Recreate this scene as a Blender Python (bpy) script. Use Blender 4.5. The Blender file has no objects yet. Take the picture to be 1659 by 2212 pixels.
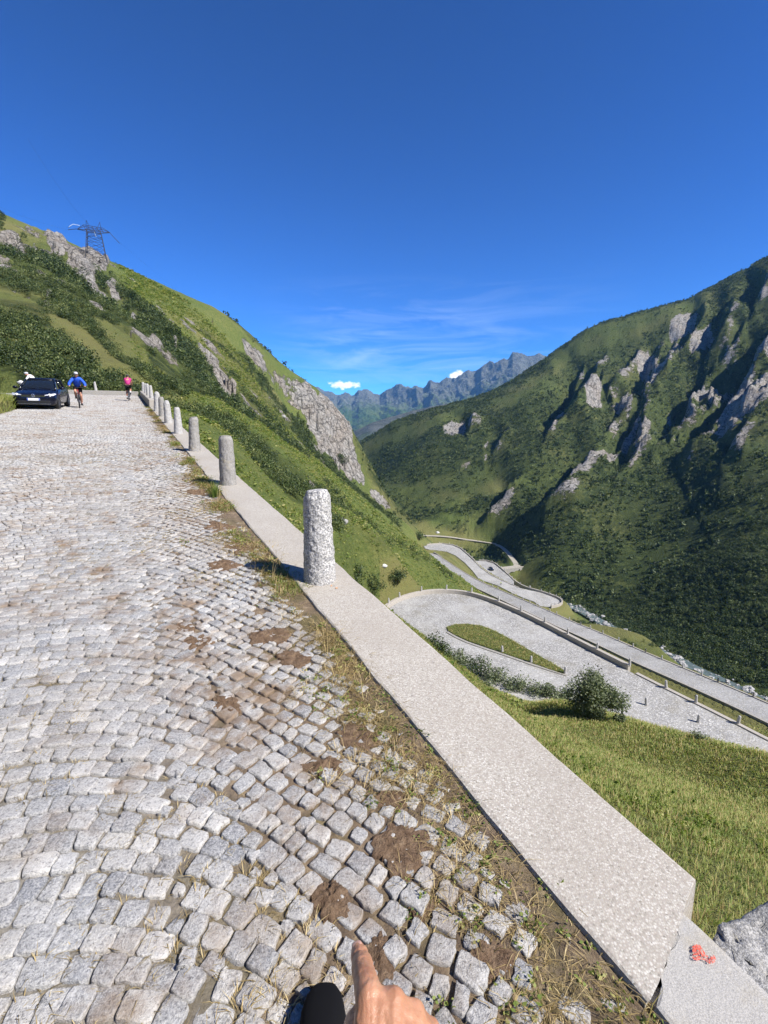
import bpy, bmesh, math, random
import numpy as np
from mathutils import Vector, Matrix

random.seed(7)
RNG = np.random.default_rng(11)
SC = bpy.context.scene
COL = SC.collection
PI = math.pi

# ------------------------------------------------------------------ camera model
TH = math.radians(10.5)
F, CX, CY, H = 1050.0, 829.5, 1106.0, 1.65
CTH, STH = math.cos(TH), math.sin(TH)


def ray(px, py):
    a = (px - CX) / F
    b = (CY - py) / F
    return np.array([a, CTH + b * STH, -STH + b * CTH])


def P(px, py, d):
    r = ray(px, py)
    return np.array([r[0] * d, r[1] * d, H + r[2] * d])


def G(px, py, z):
    r = ray(px, py)
    d = (z - H) / r[2]
    return np.array([r[0] * d, r[1] * d, z])


def proj(X, Y, Z):
    d = Y * CTH - (Z - H) * STH
    up = Y * STH + (Z - H) * CTH
    d = np.where(d < 0.05, 0.05, d)
    return CX + F * X / d, CY - F * up / d, d


# upper road frame: u along the road, v to the right
_r = ray(268, 812)
GRADE = _r[2] / math.hypot(_r[0], _r[1])
RU = np.array([_r[0], _r[1]]) / math.hypot(_r[0], _r[1])
RV = np.array([RU[1], -RU[0]])


def uv2w(u, v, dz=0.0):
    return np.array([RU[0] * u + RV[0] * v, RU[1] * u + RV[1] * v, GRADE * u + dz])


def w2uv(X, Y):
    return RU[0] * X + RU[1] * Y, RV[0] * X + RV[1] * Y


def RD(px, py, dz=0.0):
    r = ray(px, py)
    ku = RU[0] * r[0] + RU[1] * r[1]
    d = (H - dz) / (GRADE * ku - r[2])
    return np.array([r[0] * d, r[1] * d, H + r[2] * d])


ROAD_ANG = math.atan2(RU[1], RU[0])  # heading of +u in world

# ------------------------------------------------------------------ noise


def _h(ix, iy, seed):
    n = (ix.astype(np.int64) * 374761393 + iy.astype(np.int64) * 668265263 + seed * 974634777) & 0xFFFFFFFF
    n = ((n ^ (n >> 13)) * 1274126177) & 0xFFFFFFFF
    n = (n ^ (n >> 16)) & 0xFFFFFF
    return n / float(0xFFFFFF)


def vn(x, y, seed=0):
    x = np.asarray(x, dtype=np.float64)
    y = np.asarray(y, dtype=np.float64)
    ix, iy = np.floor(x), np.floor(y)
    fx, fy = x - ix, y - iy
    fx = fx * fx * fx * (fx * (fx * 6 - 15) + 10)
    fy = fy * fy * fy * (fy * (fy * 6 - 15) + 10)
    a, b = _h(ix, iy, seed), _h(ix + 1, iy, seed)
    c, d = _h(ix, iy + 1, seed), _h(ix + 1, iy + 1, seed)
    return (a + (b - a) * fx) * (1 - fy) + (c + (d - c) * fx) * fy


def fbm(x, y, o=4, seed=0, gain=0.5):
    s, a, t = 0.0, 1.0, 0.0
    for i in range(o):
        s = s + a * (vn(x * 2 ** i + 17.3 * i, y * 2 ** i - 9.1 * i, seed + i) - 0.5)
        t += a
        a *= gain
    return 2 * s / t


def ridged(x, y, o=4, seed=0):
    s, a, t = 0.0, 1.0, 0.0
    for i in range(o):
        n = vn(x * 2 ** i + 5.3 * i, y * 2 ** i + 3.7 * i, seed + i)
        s = s + a * (1 - np.abs(2 * n - 1))
        t += a
        a *= 0.5
    return s / t


def worley(x, y, seed=0):
    x = np.asarray(x, dtype=np.float64)
    y = np.asarray(y, dtype=np.float64)
    ix, iy = np.floor(x), np.floor(y)
    f1 = np.full(x.shape, 9.0)
    f2 = np.full(x.shape, 9.0)
    cid = np.zeros(x.shape)
    for dx in (-1, 0, 1):
        for dy in (-1, 0, 1):
            cx, cy = ix + dx, iy + dy
            px = cx + _h(cx, cy, seed)
            py = cy + _h(cx, cy, seed + 31)
            d = np.hypot(px - x, py - y)
            idv = _h(cx, cy, seed + 77)
            m = d < f1
            f2 = np.where(m, f1, np.minimum(f2, d))
            cid = np.where(m, idv, cid)
            f1 = np.where(m, d, f1)
    return f1, f2, cid


def sstep(a, b, x):
    t = np.clip((x - a) / (b - a), 0, 1)
    return t * t * (3 - 2 * t)


def seg_dist(px, py, poly):
    """signed distance to a polyline (left of travel positive) and the parameter along it"""
    best = np.full(np.shape(px), 1e9)
    sgn = np.zeros(np.shape(px))
    par = np.zeros(np.shape(px))
    n = len(poly) - 1
    for i in range(n):
        x0, y0 = poly[i]
        x1, y1 = poly[i + 1]
        dx, dy = x1 - x0, y1 - y0
        L2 = dx * dx + dy * dy
        t = np.clip(((px - x0) * dx + (py - y0) * dy) / L2, 0, 1)
        qx, qy = px - (x0 + t * dx), py - (y0 + t * dy)
        d = np.hypot(qx, qy)
        m = d < best
        best = np.where(m, d, best)
        sgn = np.where(m, np.sign(dx * qy - dy * qx), sgn)
        par = np.where(m, (i + t) / n, par)
    return best, sgn, par


def in_poly(px, py, poly):
    c = np.zeros(np.shape(px), dtype=bool)
    n = len(poly)
    for i in range(n):
        x0, y0 = poly[i]
        x1, y1 = poly[(i + 1) % n]
        if y0 == y1:
            continue
        m = ((y0 > py) != (y1 > py)) & (px < (x1 - x0) * (py - y0) / (y1 - y0) + x0)
        c ^= m
    return c


# ------------------------------------------------------------------ mesh helpers


def mesh_np(name, verts, faces, k, attrs=None, smooth=True):
    """verts (N,3), faces flat (M,k)"""
    me = bpy.data.meshes.new(name)
    verts = np.ascontiguousarray(verts, dtype=np.float32)
    faces = np.ascontiguousarray(faces, dtype=np.int32)
    m = len(faces)
    me.vertices.add(len(verts))
    me.vertices.foreach_set('co', verts.ravel())
    me.loops.add(m * k)
    me.loops.foreach_set('vertex_index', faces.ravel())
    me.polygons.add(m)
    me.polygons.foreach_set('loop_start', np.arange(0, m * k, k, dtype=np.int32))
    me.polygons.foreach_set('use_smooth', np.full(m, smooth, dtype=bool))
    for nm, (dom, arr) in (attrs or {}).items():
        a = me.attributes.new(nm, 'FLOAT', dom)
        a.data.foreach_set('value', np.ascontiguousarray(arr, dtype=np.float32))
    me.update(calc_edges=True)
    return me


def link(name, me, mats=None, parent=None):
    o = bpy.data.objects.new(name, me)
    COL.objects.link(o)
    if mats is not None:
        for m in (mats if isinstance(mats, (list, tuple)) else [mats]):
            me.materials.append(m)
    if parent is not None:
        o.parent = parent
    return o


def tag(o, label=None, cat=None, group=None, kind=None):
    if label:
        o['label'] = label
    if cat:
        o['category'] = cat
    if group:
        o['group'] = group
    if kind:
        o['kind'] = kind
    return o


def empty(name, loc=(0, 0, 0), rotz=0.0):
    o = bpy.data.objects.new(name, None)
    o.empty_display_size = 0.2
    COL.objects.link(o)
    o.location = loc
    o.rotation_euler = (0, 0, rotz)
    return o


class MB:
    """collects primitive shapes into one mesh"""

    def __init__(s):
        s.bm = bmesh.new()

    def poly(s, pts, faces):
        vs = [s.bm.verts.new(tuple(map(float, p))) for p in pts]
        for f in faces:
            try:
                s.bm.faces.new([vs[i] for i in f])
            except ValueError:
                pass
        return s

    def box(s, c, size, rotz=0.0):
        cx, cy, cz = c
        a, b, h = size[0] / 2, size[1] / 2, size[2] / 2
        co, si = math.cos(rotz), math.sin(rotz)
        pts = []
        for z in (-h, h):
            for x, y in ((-a, -b), (a, -b), (a, b), (-a, b)):
                pts.append((cx + x * co - y * si, cy + x * si + y * co, cz + z))
        return s.poly(pts, [(3, 2, 1, 0), (4, 5, 6, 7), (0, 1, 5, 4), (1, 2, 6, 5), (2, 3, 7, 6), (3, 0, 4, 7)])

    def tube(s, pts, rad, n=8, cap=True):
        pts = [Vector(p) for p in pts]
        if not isinstance(rad, (list, tuple)):
            rad = [rad] * len(pts)
        rings = []
        up = None
        for i, p in enumerate(pts):
            if i == 0:
                t = pts[1] - pts[0]
            elif i == len(pts) - 1:
                t = pts[-1] - pts[-2]
            else:
                t = (pts[i + 1] - pts[i - 1])
            t.normalize()
            if up is None:
                up = Vector((0, 0, 1)) if abs(t.z) < 0.9 else Vector((1, 0, 0))
            a = t.cross(up)
            if a.length < 1e-5:
                a = t.cross(Vector((1, 0, 0)))
            a.normalize()
            b = a.cross(t).normalized()
            up = b
            rings.append([s.bm.verts.new(p + (a * math.cos(2 * PI * k / n) + b * math.sin(2 * PI * k / n)) * rad[i]) for k in range(n)])
        for r0, r1 in zip(rings, rings[1:]):
            for k in range(n):
                s.bm.faces.new((r0[k], r0[(k + 1) % n], r1[(k + 1) % n], r1[k]))
        if cap:
            s.bm.faces.new(rings[0][::-1])
            s.bm.faces.new(rings[-1])
        return s

    def torus(s, c, R, r, axis='Y', n=28, m=8):
        rings = []
        for i in range(n):
            a = 2 * PI * i / n
            ring = []
            for j in range(m):
                b = 2 * PI * j / m
                q = R + r * math.cos(b)
                x, z, y = q * math.cos(a), q * math.sin(a), r * math.sin(b)
                p = (x, y, z) if axis == 'Y' else (y, x, z)
                ring.append(s.bm.verts.new((c[0] + p[0], c[1] + p[1], c[2] + p[2])))
            rings.append(ring)
        for i in range(n):
            r0, r1 = rings[i], rings[(i + 1) % n]
            for j in range(m):
                s.bm.faces.new((r0[j], r0[(j + 1) % m], r1[(j + 1) % m], r1[j]))
        return s

    def blob(s, c, r, seg=12, rings=8, fn=None):
        rr = r if isinstance(r, (list, tuple)) else (r, r, r)
        vs = []
        top = s.bm.verts.new((c[0], c[1], c[2] + rr[2]))
        bot = s.bm.verts.new((c[0], c[1], c[2] - rr[2]))
        for i in range(1, rings):
            th = PI * i / rings
            row = []
            for j in range(seg):
                ph = 2 * PI * j / seg
                d = Vector((math.sin(th) * math.cos(ph), math.sin(th) * math.sin(ph), math.cos(th)))
                k = fn(d) if fn else 1.0
                row.append(s.bm.verts.new((c[0] + d.x * rr[0] * k, c[1] + d.y * rr[1] * k, c[2] + d.z * rr[2] * k)))
            vs.append(row)
        for j in range(seg):
            s.bm.faces.new((top, vs[0][j], vs[0][(j + 1) % seg]))
            s.bm.faces.new((bot, vs[-1][(j + 1) % seg], vs[-1][j]))
        for i in range(len(vs) - 1):
            for j in range(seg):
                s.bm.faces.new((vs[i][j], vs[i + 1][j], vs[i + 1][(j + 1) % seg], vs[i][(j + 1) % seg]))
        return s

    def mesh(s, name, smooth=False, bevel=0.0, segs=2):
        if bevel > 0:
            bmesh.ops.bevel(s.bm, geom=list(s.bm.edges), offset=bevel, segments=segs, profile=0.5, affect='EDGES', clamp_overlap=True)
        bmesh.ops.recalc_face_normals(s.bm, faces=list(s.bm.faces))
        me = bpy.data.meshes.new(name)
        s.bm.to_mesh(me)
        s.bm.free()
        if smooth:
            me.polygons.foreach_set('use_smooth', np.full(len(me.polygons), True))
        return me

    def build(s, name, mat, parent=None, smooth=False, bevel=0.0):
        return link(name, s.mesh(name, smooth, bevel), mat, parent)


def place(o, loc, rotz=0.0):
    o.location = tuple(float(x) for x in loc)
    o.rotation_euler = (0, 0, rotz)
    return o


ORD = ['first', 'second', 'third', 'fourth', 'fifth', 'sixth', 'seventh', 'eighth', 'ninth', 'tenth', 'eleventh', 'twelfth',
       'thirteenth', 'fourteenth', 'fifteenth', 'sixteenth', 'seventeenth', 'eighteenth', 'nineteenth', 'twentieth']
# ------------------------------------------------------------------ materials
def new_mat(name):
    m = bpy.data.materials.new(name)
    m.use_nodes = True
    nt = m.node_tree
    nt.nodes.clear()
    out = nt.nodes.new('ShaderNodeOutputMaterial')
    b = nt.nodes.new('ShaderNodeBsdfPrincipled')
    nt.links.new(b.outputs[0], out.inputs[0])
    return m, nt, b, out


class NT:
    def __init__(s, nt):
        s.nt = nt
        s.tc = None

    def n(s, t, **kw):
        nd = s.nt.nodes.new(t)
        for k, v in kw.items():
            setattr(nd, k, v)
        return nd

    def l(s, a, b):
        s.nt.links.new(a, b)

    def obj(s):
        if s.tc is None:
            s.tc = s.n('ShaderNodeTexCoord')
        return s.tc.outputs['Object']

    def val(s, sock, v):
        if hasattr(v, 'links'):
            s.l(v, sock)
        else:
            sock.default_value = v

    def noise(s, scale, detail=4, rough=0.55, dist=0.0, vec=None, col=False):
        t = s.n('ShaderNodeTexNoise')
        s.l(vec if vec is not None else s.obj(), t.inputs['Vector'])
        t.inputs['Scale'].default_value = scale
        t.inputs['Detail'].default_value = detail
        t.inputs['Roughness'].default_value = rough
        t.inputs['Distortion'].default_value = dist
        return t.outputs['Color' if col else 'Fac']

    def voro(s, scale, feature='F1', out='Distance', vec=None, rand=1.0):
        t = s.n('ShaderNodeTexVoronoi')
        t.feature = feature
        s.l(vec if vec is not None else s.obj(), t.inputs['Vector'])
        t.inputs['Scale'].default_value = scale
        t.inputs['Randomness'].default_value = rand
        return t.outputs[out]

    def ramp(s, fac, stops):
        t = s.n('ShaderNodeValToRGB')
        s.l(fac, t.inputs[0])
        el = t.color_ramp.elements
        while len(el) < len(stops):
            el.new(0.5)
        for e, (p, c) in zip(el, stops):
            e.position = p
            e.color = (c, c, c, 1) if isinstance(c, (int, float)) else (*c, 1)
        return t.outputs[0]

    def mix(s, fac, a, b, mode='MIX'):
        t = s.n('ShaderNodeMix', data_type='RGBA', blend_type=mode)
        s.val(t.inputs[0], fac)
        for i, v in ((6, a), (7, b)):
            if isinstance(v, tuple):
                v = (*v, 1) if len(v) == 3 else v
            s.val(t.inputs[i], v)
        return t.outputs[2]

    def math(s, op, a, b=0.0, clamp=False):
        t = s.n('ShaderNodeMath', operation=op, use_clamp=clamp)
        s.val(t.inputs[0], a)
        s.val(t.inputs[1], b)
        return t.outputs[0]

    def attr(s, name):
        t = s.n('ShaderNodeAttribute', attribute_name=name)
        return t.outputs['Fac']

    def bump(s, height, strength, dist, normal=None):
        t = s.n('ShaderNodeBump')
        t.inputs['Strength'].default_value = strength
        t.inputs['Distance'].default_value = dist
        s.l(height, t.inputs['Height'])
        if normal is not None:
            s.l(normal, t.inputs['Normal'])
        return t.outputs[0]

    def scaled(s, sx, sy, sz, rot=(0, 0, 0)):
        t = s.n('ShaderNodeMapping')
        s.l(s.obj(), t.inputs[0])
        t.inputs['Scale'].default_value = (sx, sy, sz)
        t.inputs['Rotation'].default_value = rot
        return t.outputs[0]


def simple(name, col, rough=0.6, metal=0.0, spec=0.5, var=0.12, vscale=8.0, bump=0.0, bscale=60.0, coat=0.0):
    m, nt, b, _ = new_mat(name)
    N = NT(nt)
    f = N.noise(vscale, 4)
    d = tuple(max(0, c * (1 - var)) for c in col)
    e = tuple(min(1, c * (1 + var)) for c in col)
    N.l(N.mix(f, d, e), b.inputs['Base Color'])
    b.inputs['Roughness'].default_value = rough
    b.inputs['Metallic'].default_value = metal
    b.inputs['Specular IOR Level'].default_value = spec
    b.inputs['Coat Weight'].default_value = coat
    if bump > 0:
        N.l(N.bump(N.noise(bscale, 5), 1.0, bump), b.inputs['Normal'])
    return m


def mat_granite(name, light=(0.60, 0.585, 0.56), dark=(0.19, 0.185, 0.185), warm=0.15, sp=220.0, bump=0.004):
    m, nt, b, _ = new_mat(name)
    N = NT(nt)
    sp1 = N.ramp(N.noise(sp, 3, 0.7), [(0.40, 0.0), (0.60, 1.0)])
    base = N.mix(sp1, dark, light)
    blot = N.ramp(N.noise(9, 5), [(0.35, 0.0), (0.7, 1.0)])
    base = N.mix(N.math('MULTIPLY', blot, 0.35), base, (0.38, 0.37, 0.35))
    lich = N.ramp(N.noise(5.5, 6, 0.65), [(0.56, 0.0), (0.66, 1.0)])
    base = N.mix(N.math('MULTIPLY', lich, warm), base, (0.34, 0.28, 0.17))
    N.l(base, b.inputs['Base Color'])
    b.inputs['Roughness'].default_value = 0.85
    b.inputs['Specular IOR Level'].default_value = 0.25
    h = N.math('ADD', N.noise(38, 6, 0.65), N.math('MULTIPLY', N.noise(170, 3), 0.4))
    N.l(N.bump(h, 1.0, bump), b.inputs['Normal'])
    return m


def mat_cobble():
    m, nt, b, _ = new_mat('cobble_granite')
    N = NT(nt)
    t = N.attr('tint')
    t2 = N.attr('warm')
    base = N.ramp(t, [(0.0, (0.15, 0.16, 0.18)), (0.35, (0.26, 0.265, 0.272)), (0.7, (0.345, 0.34, 0.33)), (1.0, (0.50, 0.485, 0.455))])
    base = N.mix(N.math('MULTIPLY', t2, 0.35), base, (0.35, 0.31, 0.245))
    sp1 = N.ramp(N.noise(120, 5, 0.8), [(0.40, 0.0), (0.62, 1.0)])
    base = N.mix(N.math('MULTIPLY', sp1, 0.55), base, (0.76, 0.75, 0.72))
    sp2 = N.ramp(N.noise(85, 4, 0.75), [(0.53, 0.0), (0.65, 1.0)])
    base = N.mix(N.math('MULTIPLY', sp2, 0.80), base, (0.10, 0.105, 0.115))
    dust = N.ramp(N.noise(0.55, 6, 0.62, 0.8), [(0.40, 0.0), (0.66, 1.0)])
    base = N.mix(N.math('MULTIPLY', dust, 0.30), base, (0.35, 0.285, 0.205))
    dirt = N.ramp(N.noise(1.15, 6, 0.62, 0.6), [(0.44, 0.0), (0.60, 1.0)])
    dirt2 = N.ramp(N.noise(7.5, 5, 0.6, 0.4), [(0.42, 0.0), (0.62, 1.0)])
    dm = N.math('MULTIPLY', N.math('MULTIPLY', dirt, dirt2), 0.88)
    base = N.mix(dm, base, (0.225, 0.155, 0.095))
    N.l(base, b.inputs['Base Color'])
    b.inputs['Roughness'].default_value = 0.72
    b.inputs['Specular IOR Level'].default_value = 0.35
    h = N.math('ADD', N.noise(60, 6, 0.65), N.math('MULTIPLY', N.noise(240, 3), 0.5))
    N.l(N.bump(h, 1.0, 0.0055), b.inputs['Normal'])
    return m


def mat_soil():
    m, nt, b, _ = new_mat('joint_soil')
    N = NT(nt)
    a = N.ramp(N.noise(14, 6, 0.65), [(0.30, (0.085, 0.058, 0.038)), (0.55, (0.20, 0.145, 0.092)), (0.75, (0.37, 0.285, 0.18))])
    moss = N.ramp(N.noise(2.2, 5, 0.6), [(0.52, 0.0), (0.66, 1.0)])
    a = N.mix(N.math('MULTIPLY', moss, 0.55), a, (0.12, 0.115, 0.03))
    sand = N.ramp(N.noise(30, 6, 0.7), [(0.3, (0.14, 0.125, 0.10)), (0.65, (0.33, 0.305, 0.26))])
    moss2 = N.ramp(N.noise(3.1, 5, 0.6), [(0.55, 0.0), (0.68, 1.0)])
    sand = N.mix(N.math('MULTIPLY', moss2, 0.6), sand, (0.17, 0.13, 0.055))
    a = N.mix(N.attr('edge'), sand, a)
    N.l(a, b.inputs['Base Color'])
    b.inputs['Roughness'].default_value = 0.95
    N.l(N.bump(N.noise(70, 6, 0.7), 1.0, 0.015), b.inputs['Normal'])
    return m


def mat_mud():
    m, nt, b, _ = new_mat('dried_mud')
    N = NT(nt)
    a = N.ramp(N.noise(26, 6, 0.68), [(0.3, (0.115, 0.070, 0.043)), (0.55, (0.225, 0.150, 0.095)), (0.8, (0.36, 0.27, 0.175))])
    st_ = N.ramp(N.noise(120, 3, 0.6), [(0.66, 0.0), (0.74, 1.0)])
    a = N.mix(N.math('MULTIPLY', st_, 0.6), a, (0.42, 0.33, 0.17))
    N.l(a, b.inputs['Base Color'])
    b.inputs['Roughness'].default_value = 0.95
    b.inputs['Specular IOR Level'].default_value = 0.15
    h = N.math('ADD', N.noise(34, 7, 0.7), N.math('MULTIPLY', N.noise(150, 3), 0.35))
    N.l(N.bump(h, 1.0, 0.03), b.inputs['Normal'])
    return m


def mat_aggregate(name='washed_concrete', tintc=(0.56, 0.48, 0.42)):
    """concrete with exposed rounded gravel"""
    m, nt, b, _ = new_mat(name)
    N = NT(nt)
    c = N.voro(135, 'F1', 'Color')
    sep = N.n('ShaderNodeSeparateColor')
    N.l(c, sep.inputs[0])
    peb = N.ramp(sep.outputs[0], [(0.0, (0.22, 0.203, 0.172)), (0.15, (0.36, 0.336, 0.288)), (0.6, (0.45, 0.425, 0.37)), (1.0, (0.575, 0.555, 0.50))])
    d = N.voro(135, 'F1', 'Distance')
    gap = N.ramp(d, [(0.42, 0.0), (0.62, 1.0)])
    base = N.mix(N.math('MULTIPLY', gap, 0.8), peb, (0.34, 0.30, 0.26))
    big = N.noise(1.6, 5, 0.6)
    base = N.mix(N.math('MULTIPLY', N.ramp(big, [(0.38, 0.0), (0.66, 1.0)]), 0.45), base, (0.33, 0.295, 0.25))
    spk = N.ramp(N.noise(190, 2, 0.5), [(0.69, 0.0), (0.74, 1.0)])
    base = N.mix(N.math('MULTIPLY', spk, 0.8), base, (0.07, 0.065, 0.06))
    rust = N.ramp(N.noise(2.4, 6, 0.7, 0.5), [(0.66, 0.0), (0.74, 1.0)])
    base = N.mix(N.math('MULTIPLY', rust, 0.35), base, (0.36, 0.18, 0.08))
    N.l(base, b.inputs['Base Color'])
    b.inputs['Roughness'].default_value = 0.85
    b.inputs['Specular IOR Level'].default_value = 0.25
    inv = N.math('SUBTRACT', 1.0, d)
    N.l(N.bump(N.math('ADD', N.math('MULTIPLY', inv, 0.5), N.noise(60, 6, 0.7)), 0.5, 0.003), b.inputs['Normal'])
    return m


def mat_far_cobble():
    m, nt, b, _ = new_mat('distant_cobble')
    N = NT(nt)
    c = N.voro(7.5, 'F1', 'Color')
    sep = N.n('ShaderNodeSeparateColor')
    N.l(c, sep.inputs[0])
    base = N.ramp(sep.outputs[0], [(0.0, (0.24, 0.235, 0.225)), (0.6, (0.36, 0.355, 0.34)), (1.0, (0.56, 0.55, 0.52))])
    gap = N.ramp(N.voro(7.5, 'DISTANCE_TO_EDGE', 'Distance'), [(0.03, 1.0), (0.09, 0.0)])
    base = N.mix(N.math('MULTIPLY', gap, 0.7), base, (0.10, 0.085, 0.06))
    st_ = N.ramp(N.noise(0.35, 6, 0.65, 0.5), [(0.5, 0.0), (0.68, 1.0)])
    base = N.mix(N.math('MULTIPLY', st_, 0.55), base, (0.22, 0.20, 0.155))
    trk = N.ramp(N.noise(0.12, 5, 0.6, 1.2), [(0.45, 0.0), (0.62, 1.0)])
    base = N.mix(N.math('MULTIPLY', trk, 0.30), base, (0.50, 0.49, 0.46))
    N.l(base, b.inputs['Base Color'])
    b.inputs['Roughness'].default_value = 0.8
    N.l(N.bump(N.voro(7.5, 'DISTANCE_TO_EDGE', 'Distance'), 0.7, 0.05), b.inputs['Normal'])
    return m


def mat_terrain():
    m, nt, b, _ = new_mat('alpine_slope')
    N = NT(nt)
    rock, shr, dry = N.attr('rock'), N.attr('shrub'), N.attr('dry')
    g1 = N.noise(0.045, 6, 0.6)
    g2 = N.noise(0.9, 6, 0.68)
    g3 = N.noise(5.5, 5, 0.7)
    grass = N.mix(N.ramp(g1, [(0.35, 0.0), (0.65, 1.0)]), (0.092, 0.135, 0.034), (0.168, 0.180, 0.055))
    grass = N.mix(N.ramp(g2, [(0.40, 0.0), (0.66, 1.0)]), grass, (0.058, 0.098, 0.020))
    grass = N.mix(N.math('MULTIPLY', N.ramp(g3, [(0.42, 0.0), (0.70, 1.0)]), 0.6), grass, (0.225, 0.235, 0.07))
    grass = N.mix(N.math('MULTIPLY', dry, N.ramp(g2, [(0.3, 0.35), (0.6, 1.0)])), grass, (0.245, 0.205, 0.085))
    far_ = N.attr('heath')
    grass = N.mix(N.math('MULTIPLY', far_, 0.75), grass, N.mix(N.ramp(g2, [(0.35, 0.0), (0.65, 1.0)]), (0.038, 0.056, 0.016), (0.095, 0.108, 0.034)))
    # low woody cover between the bushes
    sm = N.ramp(N.noise(0.28, 7, 0.7, 0.8), [(0.34, 0.0), (0.50, 1.0)])
    sm = N.math('MULTIPLY', sm, shr)
    cover = N.mix(N.ramp(N.noise(2.6, 5, 0.7), [(0.35, 0.0), (0.7, 1.0)]), (0.014, 0.027, 0.008), (0.052, 0.068, 0.021))
    base = N.mix(sm, grass, cover)
    # rock
    rn = N.noise(0.5, 7, 0.7)
    rc = N.mix(N.ramp(rn, [(0.3, 0.0), (0.7, 1.0)]), (0.25, 0.235, 0.215), (0.58, 0.555, 0.51))
    rc = N.mix(N.math('MULTIPLY', N.ramp(N.noise(0.09, 4), [(0.40, 0.0), (0.62, 1.0)]), 0.45), rc, (0.36, 0.29, 0.22))
    vec = N.scaled(0.15, 0.15, 0.07, (0.25, 0.2, 0.4))
    wn = N.n('ShaderNodeVectorMath', operation='ADD')
    ns = N.noise(0.25, 4, 0.6, 0.0, None, True)
    sc_ = N.n('ShaderNodeVectorMath', operation='SCALE')
    N.l(ns, sc_.inputs[0])
    sc_.inputs['Scale'].default_value = 0.6
    N.l(vec, wn.inputs[0])
    N.l(sc_.outputs[0], wn.inputs[1])
    edge = N.voro(1.0, 'DISTANCE_TO_EDGE', 'Distance', wn.outputs[0])
    crack = N.ramp(edge, [(0.0, 1.0), (0.035, 0.0)])
    edge2 = N.voro(2.6, 'DISTANCE_TO_EDGE', 'Distance', wn.outputs[0])
    crack2 = N.ramp(edge2, [(0.0, 1.0), (0.05, 0.0)])
    ck = N.math('MAXIMUM', crack, N.math('MULTIPLY', crack2, 0.8))
    strk = N.ramp(N.noise(1.0, 5, 0.65, 0.3, N.scaled(0.55, 0.55, 0.06)), [(0.48, 0.0), (0.66, 1.0)])
    rc = N.mix(N.math('MULTIPLY', strk, 0.5), rc, (0.12, 0.115, 0.105))
    rc = N.mix(N.math('MULTIPLY', ck, 0.85), rc, (0.045, 0.045, 0.042))
    rm = N.math('ADD', rock, N.math('MULTIPLY', N.math('SUBTRACT', N.noise(0.22, 7, 0.75), 0.5), 1.3))
    rm = N.ramp(rm, [(0.48, 0.0), (0.54, 1.0)])
    rm = N.math('MULTIPLY', rm, N.ramp(rock, [(0.05, 0.0), (0.2, 1.0)]))
    base = N.mix(rm, base, rc)
    N.l(base, b.inputs['Base Color'])
    b.inputs['Roughness'].default_value = 0.9
    b.inputs['Specular IOR Level'].default_value = 0.15
    hv = N.math('ADD', N.math('MULTIPLY', N.noise(1.3, 6, 0.75), 0.9), N.math('MULTIPLY', N.noise(9, 4, 0.7), 0.12))
    n1 = N.bump(hv, 0.9, 1.0)
    hr = N.math('MULTIPLY', N.math('SUBTRACT', rn, N.math('MULTIPLY', ck, 0.4)), rm)
    n2 = N.bump(hr, 0.9, 2.2, n1)
    N.l(n2, b.inputs['Normal'])
    return m


def mat_leaf(name, dark, mid, light, trans=0.25):
    m, nt, b, out = new_mat(name)
    N = NT(nt)
    t = N.attr('tint')
    c = N.ramp(t, [(0.0, dark), (0.55, mid), (1.0, light)])
    N.l(c, b.inputs['Base Color'])
    b.inputs['Roughness'].default_value = 0.55
    b.inputs['Specular IOR Level'].default_value = 0.3
    tr = N.n('ShaderNodeBsdfTranslucent')
    N.l(N.mix(1.0, c, (1.15, 1.25, 0.6), 'MULTIPLY'), tr.inputs[0])
    ms = N.n('ShaderNodeMixShader')
    ms.inputs[0].default_value = trans
    N.l(b.outputs[0], ms.inputs[1])
    N.l(tr.outputs[0], ms.inputs[2])
    N.l(ms.outputs[0], out.inputs[0])
    return m


def mat_mountain():
    m, nt, b, _ = new_mat('far_mountain')
    N = NT(nt)
    hgt = N.attr('high')
    n = N.noise(0.004, 7, 0.65)
    n2 = N.noise(0.02, 6, 0.7)
    rock = N.mix(N.ramp(n2, [(0.3, 0.0), (0.7, 1.0)]), (0.085, 0.09, 0.085), (0.225, 0.225, 0.21))
    green = N.mix(N.ramp(n, [(0.4, 0.0), (0.6, 1.0)]), (0.060, 0.110, 0.030), (0.12, 0.165, 0.05))
    wood = N.mix(N.ramp(N.noise(0.05, 5, 0.75), [(0.35, 0.0), (0.65, 1.0)]), (0.012, 0.024, 0.012), (0.05, 0.075, 0.026))
    a = N.math('ADD', hgt, N.math('MULTIPLY', N.math('SUBTRACT', n2, 0.5), 0.6))
    low = N.ramp(N.math('ADD', hgt, N.math('MULTIPLY', N.math('SUBTRACT', n, 0.5), 0.55)), [(0.30, 0.0), (0.36, 1.0)])
    c = N.mix(low, wood, green)
    geo = N.n('ShaderNodeNewGeometry')
    sp = N.n('ShaderNodeSeparateXYZ')
    N.l(geo.outputs['Normal'], sp.inputs[0])
    steep = N.ramp(N.math('ADD', sp.outputs[2], N.math('MULTIPLY', N.math('SUBTRACT', n2, 0.5), 0.3)), [(0.58, 1.0), (0.72, 0.0)])
    hi = N.ramp(a, [(0.52, 0.0), (0.74, 1.0)])
    c = N.mix(N.math('MAXIMUM', N.math('MULTIPLY', hi, 0.85), N.math('MULTIPLY', steep, N.ramp(hgt, [(0.34, 0.0), (0.5, 1.0)]))), c, rock)
    N.l(c, b.inputs['Base Color'])
    b.inputs['Roughness'].default_value = 0.95
    b.inputs['Specular IOR Level'].default_value = 0.1
    N.l(N.bump(N.noise(0.012, 8, 0.75), 1.0, 60.0), b.inputs['Normal'])
    return m


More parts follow.
